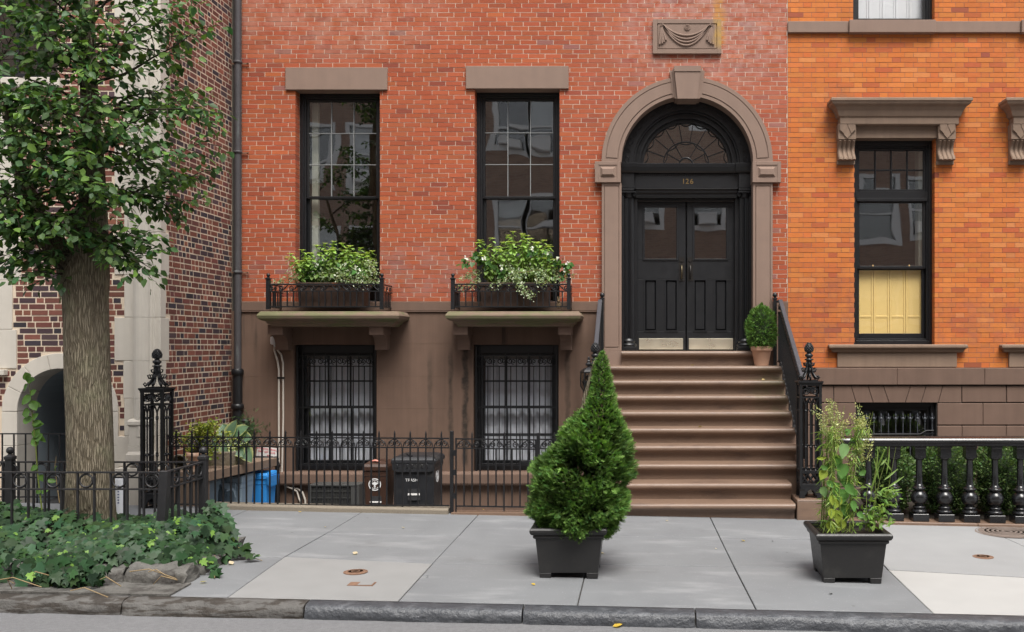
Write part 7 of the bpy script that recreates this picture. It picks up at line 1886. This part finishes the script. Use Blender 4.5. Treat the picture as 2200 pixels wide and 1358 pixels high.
for k, (px, py, w_, h_) in enumerate(VL):
    dy = -.10 + .14*RNG.random(); d = Vector((RNG.normal(0,.35), -.25, -1)) if w_ > 12 else Vector((RNG.normal(.5,.4), -.2, -.5)); b = vp(px, py-h_*.6, dy)
    yel = (k in (9,11,15,14,24)) or RNG.random() < .1
    col = np.array((.26,.34,.045) if yel else ((.10,.23,.05) if k % 4 else (.17,.29,.11)))*RNG.uniform(.8,1.2)
    big_leaf(vine, b, d, (RNG.normal(0,.3),-1,.35+RNG.normal(0,.2)), h_/sV*1.35, w_/sV*1.0, col, droop=.06, heart=True)
gr = thing('grass_clump', 'bright grass blades and small leafy shoots leaning out of the square planter beside the stoop', 'grass', (P2.x+.18,P2.y,P2.z+.36))
m = MB()
for (a, b, c_) in (((1862,1140),(1872,1060),(1890,960)),((1868,1142),(1890,1030),(1905,985)),((1870,1142),(1905,1070),(1925,960)),((1866,1142),(1880,1070),(1882,980)),((1860,1140),(1862,1060),(1868,1030))):
    m.tube([vp(*a), vp(*b), vp(*c_)], [.004,.003,.0012], 5)
m.build('blade_stems', MT['stem_green'], gr, kind='stuff')
for (bx_0,by_0,ex,ey_) in ((1880,1020,1892,960),(1888,1030,1880,985),(1895,1030,1932,1005),(1900,1045,1945,1020),(1905,1020,1918,960),(1893,1000,1910,985),(1876,1050,1862,1040),(1905,1060,1940,1050),(1885,1005,1897,965),(1870,1060,1885,1000),(1912,1010,1895,985)):
    b, e = vp(bx_0,by_0,RNG.normal(0,.04)), vp(ex,ey_,RNG.normal(0,.05)); big_leaf(gr, b, e-b, (RNG.normal(0,.4),-1,.5), (e-b).length*1.1, .014, (.17,.27,.06), droop=.15, name='blade')
n = 170; pp = np.array([vp(RNG.normal(1876,18), 1128-abs(RNG.normal(0,30)), RNG.uniform(-.15,.12)) for _ in range(n)]); scatter('shoots', leaf_ovate(.26), pp, RNG.normal(0,.6,(n,3))+np.array([.5,-.2,0]), RNG.normal(0,.4,(n,3))+np.array([0,-.4,1]), RNG.uniform(.03,.065,n), leafcols(n,(.15,.26,.05),.2,.1), MT['leaf'], gr, kind='stuff')
n = 60; pp = np.array([vp(RNG.uniform(1882,1925), RNG.uniform(1050,1085), RNG.uniform(-.1,.1)) for _ in range(n)]); scatter('side_leaves', leaf_ovate(.2), pp, RNG.normal(0,.5,(n,3))+np.array([.8,-.2,-.3]), RNG.normal(0,.4,(n,3))+np.array([0,-.4,1]), RNG.uniform(.04,.075,n), leafcols(n,(.15,.26,.05),.2,.1), MT['leaf'], gr, kind='stuff')

# ---- window-box plants
def box_plants(wb, px0, px1, pytop, flowers, lbl):
    xa, xb, yc, zt = wb; s_ = S(yc)
    t = thing('foliage_plant', 'bushy lime-green plants in the window box on the ' + lbl, 'plant', ((xa+xb)/2, yc, zt))
    p, d, n_, sz, cc = [], [], [], [], []
    st = MB()
    for k in range(46):
        bx0 = RNG.uniform(xa+.06, xb-.06); u = (bx0-(xa+xb)/2)/((xb-xa)/2); by0 = yc + RNG.uniform(-.09,.09)
        tipx = X((px0+px1)/2,yc) + (px1-px0)/2/s_*u*1.05 + RNG.normal(0,.03); hh = (Z(pytop,yc)-zt)*(1-.42*abs(u)**2.2)*RNG.uniform(.55,1.0); ty = by0 + RNG.normal(-.04,.08)
        pts = [Vector((bx0,by0,zt-.04)), Vector(((bx0*.6+tipx*.4),(by0+ty)/2,zt+hh*.5)), Vector((tipx,ty,zt+hh))]; st.tube(pts, [.005,.004,.002], 4)
        for j in range(15):
            q = .22+.78*j/14; b = pts[0].lerp(pts[1], q*2) if q < .5 else pts[1].lerp(pts[2], q*2-1); a = j*2.4 + RNG.normal(0,.3); e = .15 - .75*(1-q) - .35
            p.append(tuple(b)); d.append((math.cos(a), math.sin(a), e+RNG.normal(0,.15))); n_.append((math.cos(a)*.45, math.sin(a)*.45-.25, 1)); sz.append(RNG.uniform(.06,.10)*(1.05-.25*q)); cc.append(np.array((.22,.35,.085))*(.5+.9*q)*RNG.uniform(.75,1.25))
        for j in range(4):
            a = j*PI/2+k; p.append(tuple(pts[2])); d.append((math.cos(a), math.sin(a), .35)); n_.append((0,-.2,1)); sz.append(.055); cc.append(np.array((.46,.56,.16))*RNG.uniform(.8,1.2))
    st.build('stems', MT['stem_green'], t, kind='stuff')
    scatter('leaves', leaf_ovate(.33,.05,.2), p, d, n_, np.array(sz), np.clip(np.array(cc),.01,.9), MT['leaf'], t, kind='stuff')
    return t
b1 = box_plants(WB1, 622, 812, 520, False, 'ledge nearest the downpipe')
b2 = box_plants(WB2, 1006, 1206, 500, True, 'ledge nearest the stoop')
def trailing(name, lbl, strands, y0, col, size=.028, dens=.006):
    t = None; pp, dd, nn3 = [], [], []; st = MB()
    for pts, w in strands:
        v = [Vector((X(a,y0+dy), y0+dy, Z(b,y0+dy))) for a, b, dy in pts]; st.tube(v, .0025, 4)
        for a, b in zip(v, v[1:]):
            k = max(2, int((b-a).length/dens*w))
            for i in range(k):
                q = a.lerp(b, RNG.random()) + Vector(RNG.normal(0,.014*w+.004,3)); pp.append(tuple(q)); dd.append(tuple(RNG.normal(0,1,3)+np.array([0,-.3,0]))); nn3.append(tuple(RNG.normal(0,.7,3)+np.array([0,-.5,.8])))
    c0 = np.array(pp).mean(0); t = thing(name, lbl, 'plant', tuple(c0))
    st.build('runners', MT['stem_dry'], t, kind='stuff'); n = len(pp)
    scatter('leaves', leaf_ovate(.42,.04,.05), pp, dd, nn3, size*RNG.uniform(.7,1.25,n), leafcols(n, col, .14, .06, (.60,.64,.50), .16), MT['leaf'], t, kind='stuff'); return t
cs = (.30,.38,.20)
trailing('trailing_plant', 'silvery trailing plant spilling along the window box nearest the downpipe', [
    ([(760,575,-.1),(770,590,-.14),(800,600,-.14),(815,606,-.12)],2.2), ([(700,590,-.1),(725,585,-.16),(745,600,-.18),(770,607,-.18),(790,606,-.16)],2.4), ([(735,570,-.1),(750,585,-.15),(720,600,-.15)],2.2), ([(770,560,-.06),(795,570,-.1),(806,590,-.1)],2),
    ([(790,570,-.05),(800,560,-.05),(808,590,-.05)],1.5), ([(640,600,-.08),(625,605,-.12),(605,604,-.12),(588,606,-.12)],1.0), ([(640,605,-.05),(630,585,-.05),(624,575,-.05)],1.3), ([(690,580,-.1),(700,600,-.14)],2), ([(660,600,0),(640,590,-.1),(612,595,-.12)],1.4),([(745,590,-.1),(760,598,-.15),(778,592,-.15)],2.4)], -.30, cs)
trailing('trailing_plant', 'silvery trailing plant hanging over the ledge railing nearest the stoop', [
    ([(1105,580,-.1),(1110,600,-.2),(1120,625,-.25),(1135,637,-.25),(1150,636,-.25)],1.7), ([(1100,590,-.14),(1080,608,-.2),(1058,616,-.22)],1.8), ([(1110,595,-.18),(1118,612,-.22),(1128,630,-.25)],2.2), ([(1100,585,-.12),(1125,585,-.15),(1155,580,-.15),(1180,583,-.15)],2.4), ([(1150,590,-.12),(1155,605,-.2),(1165,618,-.22)],1.6), ([(1165,590,-.12),(1180,598,-.15),(1160,615,-.2)],1.6),
    ([(1090,560,-.1),(1098,580,-.14),(1108,600,-.18)],1.6), ([(1030,600,-.08),(1015,610,-.12),(1000,618,-.14),(985,620,-.14)],1.3), ([(1030,590,-.06),(1010,590,-.12),(990,600,-.12)],1.5), ([(1030,605,-.06),(1020,612,-.14),(1010,620,-.15)],1.4), ([(1190,590,-.06),(1205,600,-.1),(1225,598,-.12),(1235,592,-.12)],1.2), ([(1185,575,-.05),(1198,590,-.1),(1192,610,-.12)],1.6), ([(1035,580,0),(1012,585,-.08),(1002,600,-.1)],1.4)], -.30, cs)
# white blossoms
def blossoms(lbl, pts, y0, size):
    c0 = Vector((X(pts[0][0],y0), y0, Z(pts[0][1],y0))); pp, dd, nn3 = [], [], []
    t = thing('flowering_plant', lbl, 'flower', tuple(c0))
    for a, b in pts:
        c = Vector((X(a,y0-.08), y0-.08+RNG.normal(0,.03), Z(b,y0-.08)))
        for j in range(10):
            q = c + Vector(RNG.normal(0,.014,3)); pp.append(tuple(q)); dd.append(tuple(RNG.normal(0,1,3))); nn3.append((RNG.normal(0,.5),-1,.5))
    n = len(pp); scatter('white_petals', leaf_ovate(.45,.06,.05), pp, dd, nn3, size, leafcols(n,(.82,.82,.78),.05,.02), MT['leaf'], t, kind='stuff')
    p2 = []
    for a, b in pts:
        for j in range(16): p2.append((X(a,y0)+RNG.normal(0,.05), y0-.03+RNG.normal(0,.03), Z(b,y0)-abs(RNG.normal(.03,.05))))
    n = len(p2); scatter('leaves', leaf_heart(), p2, RNG.normal(0,.6,(n,3))+np.array([0,-.4,-.4]), RNG.normal(0,.4,(n,3))+np.array([0,-.6,.8]), RNG.uniform(.05,.085,n), leafcols(n,(.075,.17,.04),.2,.1), MT['leaf'], t, kind='stuff')
blossoms('white flowers among the plants on the ledge nearest the stoop', [(1003,556),(1028,546),(1041,557),(1078,577),(1143,536),(1176,544),(1198,555),(1218,566),(1211,582)], -.36, .026)
blossoms('tiny white flowers among the plants on the ledge nearest the downpipe', [(681,572),(664,584),(742,567),(765,575),(775,582),(690,562)], -.36, .022)

# ---- shelf plants
ys = -1.95; yg = thing('yellow_shrub', 'spreading yellow-green shrub in the terracotta pot on the stone shelf', 'shrub', (X(425,-2.0),-2.0,zsh(-2.0)+.17))
b0 = Vector((X(425,-2.0),-2.0,zsh(-2.0)+.15)); m = MB(); pp, dd, nn3 = [], [], []
for k in range(34):
    tx = X(RNG.choice([RNG.uniform(372,470), RNG.uniform(372,520)]),ys); tz = Z(RNG.choice([RNG.uniform(895,935), RNG.uniform(900,985)]),ys); ty = ys + RNG.uniform(-.25,.30); tip = Vector((tx,ty,tz)); mid = b0.lerp(tip,.5)+Vector((0,0,.07)); m.tube([b0,mid,tip],[.005,.0035,.0015],4)
    for j in range(42):
        q = RNG.uniform(.3,1.03); b = b0.lerp(mid,q*2) if q < .5 else mid.lerp(tip,q*2-1); pp.append(tuple(b+Vector(RNG.normal(0,.022,3)))); dd.append(tuple(RNG.normal(0,.8,3)+np.array([.2,-.2,.1]))); nn3.append(tuple(RNG.normal(0,.5,3)+np.array([0,-.3,1])))
m.build('branches', MT['twig'], yg, kind='stuff'); n = len(pp)
scatter('leaves', leaf_ovate(.4), pp, dd, nn3, RNG.uniform(.022,.042,n), leafcols(n,(.21,.26,.035),.25,.12,(.40,.42,.08),.25), MT['leaf'], yg, kind='stuff')
ho = thing('hosta', 'hosta with broad blue-green leaves edged in cream in the stone trough', 'hosta', (-5.08,-1.42,zsh(-1.4)+.13))
yh = -1.5
def hp(a, b, dy=0): return Vector((X(a,yh+dy), yh+dy, Z(b,yh+dy)))
for (a,b,c_,d_,w,dy) in ((490,945,478,912,26,.05),(492,945,500,905,26,.0),(500,940,525,915,24,-.05),(505,945,535,940,26,-.08),(510,950,537,985,24,-.1),(490,955,500,990,26,-.12),(480,955,470,985,24,-.1),(470,950,458,970,24,-.05),(500,955,518,975,22,-.15),(485,950,490,975,24,-.15),(510,935,528,925,22,0),(475,945,455,940,20,.1),(500,945,515,955,26,-.1)):
    p, q = hp(a,b,dy*.3), hp(c_,d_,dy); v = q-p; big_leaf(ho, p, v, Vector((RNG.normal(0,.2),-.8,.7)), v.length*1.25, w/S(yh)*1.35, np.array((.13,.22,.13))*RNG.uniform(.8,1.15), (.52,.54,.22), droop=.22, mat='leaf')
m = MB()
for k in range(9): m.tube([Vector((-5.08,-1.42,zsh(-1.4)+.12)), hp(RNG.uniform(470,515),RNG.uniform(940,955))], .006, 5)
m.build('stalks', MT['stem_green'], ho, kind='stuff')
fe = thing('fern', 'small dark feathery plant by the black vent pipe', 'fern', (X(535,-.5),-.5,.6))
n = 260; pp = np.array([(X(535,-.5)+RNG.normal(0,.09), -.5+RNG.normal(0,.06), Z(925,-.5)+RNG.normal(0,.10)) for _ in range(n)]); scatter('fronds', spray(), pp, RNG.normal(0,.6,(n,3))+np.array([.1,-.2,.3]), RNG.normal(0,.6,(n,3))+np.array([0,-.6,.6]), RNG.uniform(.05,.09,n), leafcols(n,(.05,.09,.035),.25), MT['leaf_soft'], fe, kind='stuff')

# ---- leaves fallen on the paving
FL = [(760,1192,.05,0),(1299,1190,.045,0),(1213,1160,.03,1),(1430,1120,.03,0),(1601,1164,.04,1),(1314,1333,.06,1),(500,1214,.05,0),(430,1252,.05,0),(648,1101,.03,1),(700,1133,.025,1),(1895,1119,.05,0),(2000,1123,.04,1),(1988,1124,.03,0),(1150,1258,.03,1),(1790,1278,.03,2),(1660,1165,.02,2),(1040,1095,.03,1),(560,1195,.035,3),(1540,1180,.02,0),(720,1099,.025,1),(870,1135,.03,0),(920,1240,.02,2)]
FLAB = ['pale leaf fallen on the seam behind the pale concrete slab', 'white leaf fallen on the paving beside the spiral conifer planter', 'yellow leaf fallen on the open paving in front of the stoop', 'pale leaf fallen close to the lowest step', 'small yellow leaf at the foot of the terracotta-topped stoop near the planter of weeds', 'bright yellow leaf lying in the gutter below the kerb', 'pale leaf fallen near the ivy tip on the paving', 'pale leaf fallen between the edging stones and the slab seam', 'yellow leaf under the areaway fence near the blue bin', 'small yellow leaf on the paving below the condenser unit', 'pale leaf beside the balustrade kerb behind the planter of weeds', 'yellow leaf at the foot of the balustrade', 'small pale leaf touching the yellow one at the balustrade', 'yellow leaf in front of the spiral conifer planter', 'dark leaf in front of the planter of weeds', 'dark speck of leaf on the stoop-side paving', 'yellow leaf at the gate sill', 'small green leaf at the end of the ivy runner', 'tiny pale leaf on the paving in front of the stoop', 'tiny yellow leaf by the stone strip below the brown bin', 'tiny pale leaf on the paving before the black bin', 'dark leaf just behind the pale concrete slab corner']
for k, (px, py, s_, c_) in enumerate(FL):
    g = gp(px, py)
    if px == 1314: g.y = -6.43; g.z = zg(g.x,-6.5)-.10
    o = scatter('fallen_leaf', leaf_ovate(.38,.1,-.1), [tuple(g+Vector((0,0,.006)))], [(RNG.normal(),RNG.normal(),.1)], [(RNG.normal(0,.2),RNG.normal(0,.2),1)], s_*1.25, [((.62,.52,.36),(.62,.42,.06),(.03,.03,.03),(.13,.22,.05))[c_]], MT['leaf'])
    tag(o, FLAB[k], 'leaf', 'fallen leaves on the pavement')
for (px, row) in ((1500,4),(1636,1),(1484,0)):
    z = ZL-RI*row; y = -.1-TR*(row+.8) if row else -.3; o = scatter('fallen_leaf', leaf_ovate(.38,.1,-.1), [(X(px,y),y,z+.005)], [(1,.3,.1)], [(0,-.5,1)], .05, [((.12,.08,.02),(.6,.45,.2))[row % 2]], MT['leaf']); tag(o, {4:'dark curled leaf on a middle step of the stoop',1:'pale leaf on the second step below the clipped shrub',0:'pale leaf on the top landing before the doors'}[row], 'leaf', 'fallen leaves on the stoop')
# ================================================================ HOUSES ACROSS THE STREET (mirrored in the panes)
YO = -21.2
ob = thing('facing_apartment_house', 'brown brick apartment house with white windows mirrored in the panes', 'building', (0, YO, 0))
wins = []
for x, hw, zs in ((-13.2,.6,(4.2,7.7,11.2)),(-11.6,.5,(4.2,7.7,11.2)),(-9.95,.55,(4.2,7.7,11.2)),(-4.75,.55,(5.25,8.95,12.5)),(-3.6,.55,(5.25,8.95,12.5)),(.1,.62,(2.6,6.2,9.8,13.3)),(2.35,.58,(2.6,6.2,9.8,13.3)),(8.45,.66,(2.6,5.7,9.6,13.2)),(10.2,.5,(2.6,5.9,9.6,13.2)),(13.5,.6,(5.7,9.6)),(-17,.6,(4.2,7.7)),(17,.6,(5.7,9.6))):
    for z in zs: wins.append((x-hw, x+hw, z, z+2.0))
m = MB(); wall_slab(m, -24, 24, -.6, 16.1, YO-.4, YO, wins); m.build('wall', MT['opp_brick'], ob)
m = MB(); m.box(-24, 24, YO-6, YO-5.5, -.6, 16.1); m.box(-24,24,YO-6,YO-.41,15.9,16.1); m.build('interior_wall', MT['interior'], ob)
for k, (a, b, c_, d_) in enumerate(wins):
    w = bpy.data.objects.new('window', None); link(w, ob)
    m = MB()
    for bx in ((a-.1,a+.07,c_-.12,d_+.06),(b-.07,b+.1,c_-.12,d_+.06),(a+.07,b-.07,c_-.12,c_+.07),(a+.07,b-.07,d_-.07,d_+.06),(a+.07,b-.07,(c_+d_)/2-.035,(c_+d_)/2+.035)): m.box(bx[0], bx[1], YO-.16, YO+.03, bx[2], bx[3])
    m.build('frame', MT['white_window'], w)
    m = MB(); m.add([(a,YO-.12,c_),(b,YO-.12,c_),(b,YO-.12,d_),(a,YO-.12,d_)], [(0,1,2,3)]); m.build('pane', MT['glass'], w)
    if k % 3 == 1 or k % 5 == 0:
        m = MB(); m.box((a+b)/2-.32, (a+b)/2+.32, YO-.1, YO+.35, c_+.08, c_+.5); ring_frame(m, (a+b)/2-.3, (a+b)/2+.3, c_+.1, c_+.48, YO+.352, YO+.37, .04); m.build('cooler', MT['white_window'], w)
    if k % 2: 
        m = MB(); m.box(a+.07, b-.07, YO-.3, YO-.28, c_+.9, d_); m.build('blind', MT['curtain'], w)
m = MB(); m.box(-24, 24, YO, YO+.12, 2.2, 2.4); m.box(-24, 24, YO, YO+.35, 15.7, 16.1); m.build('string_course', MT['limestone'], ob)
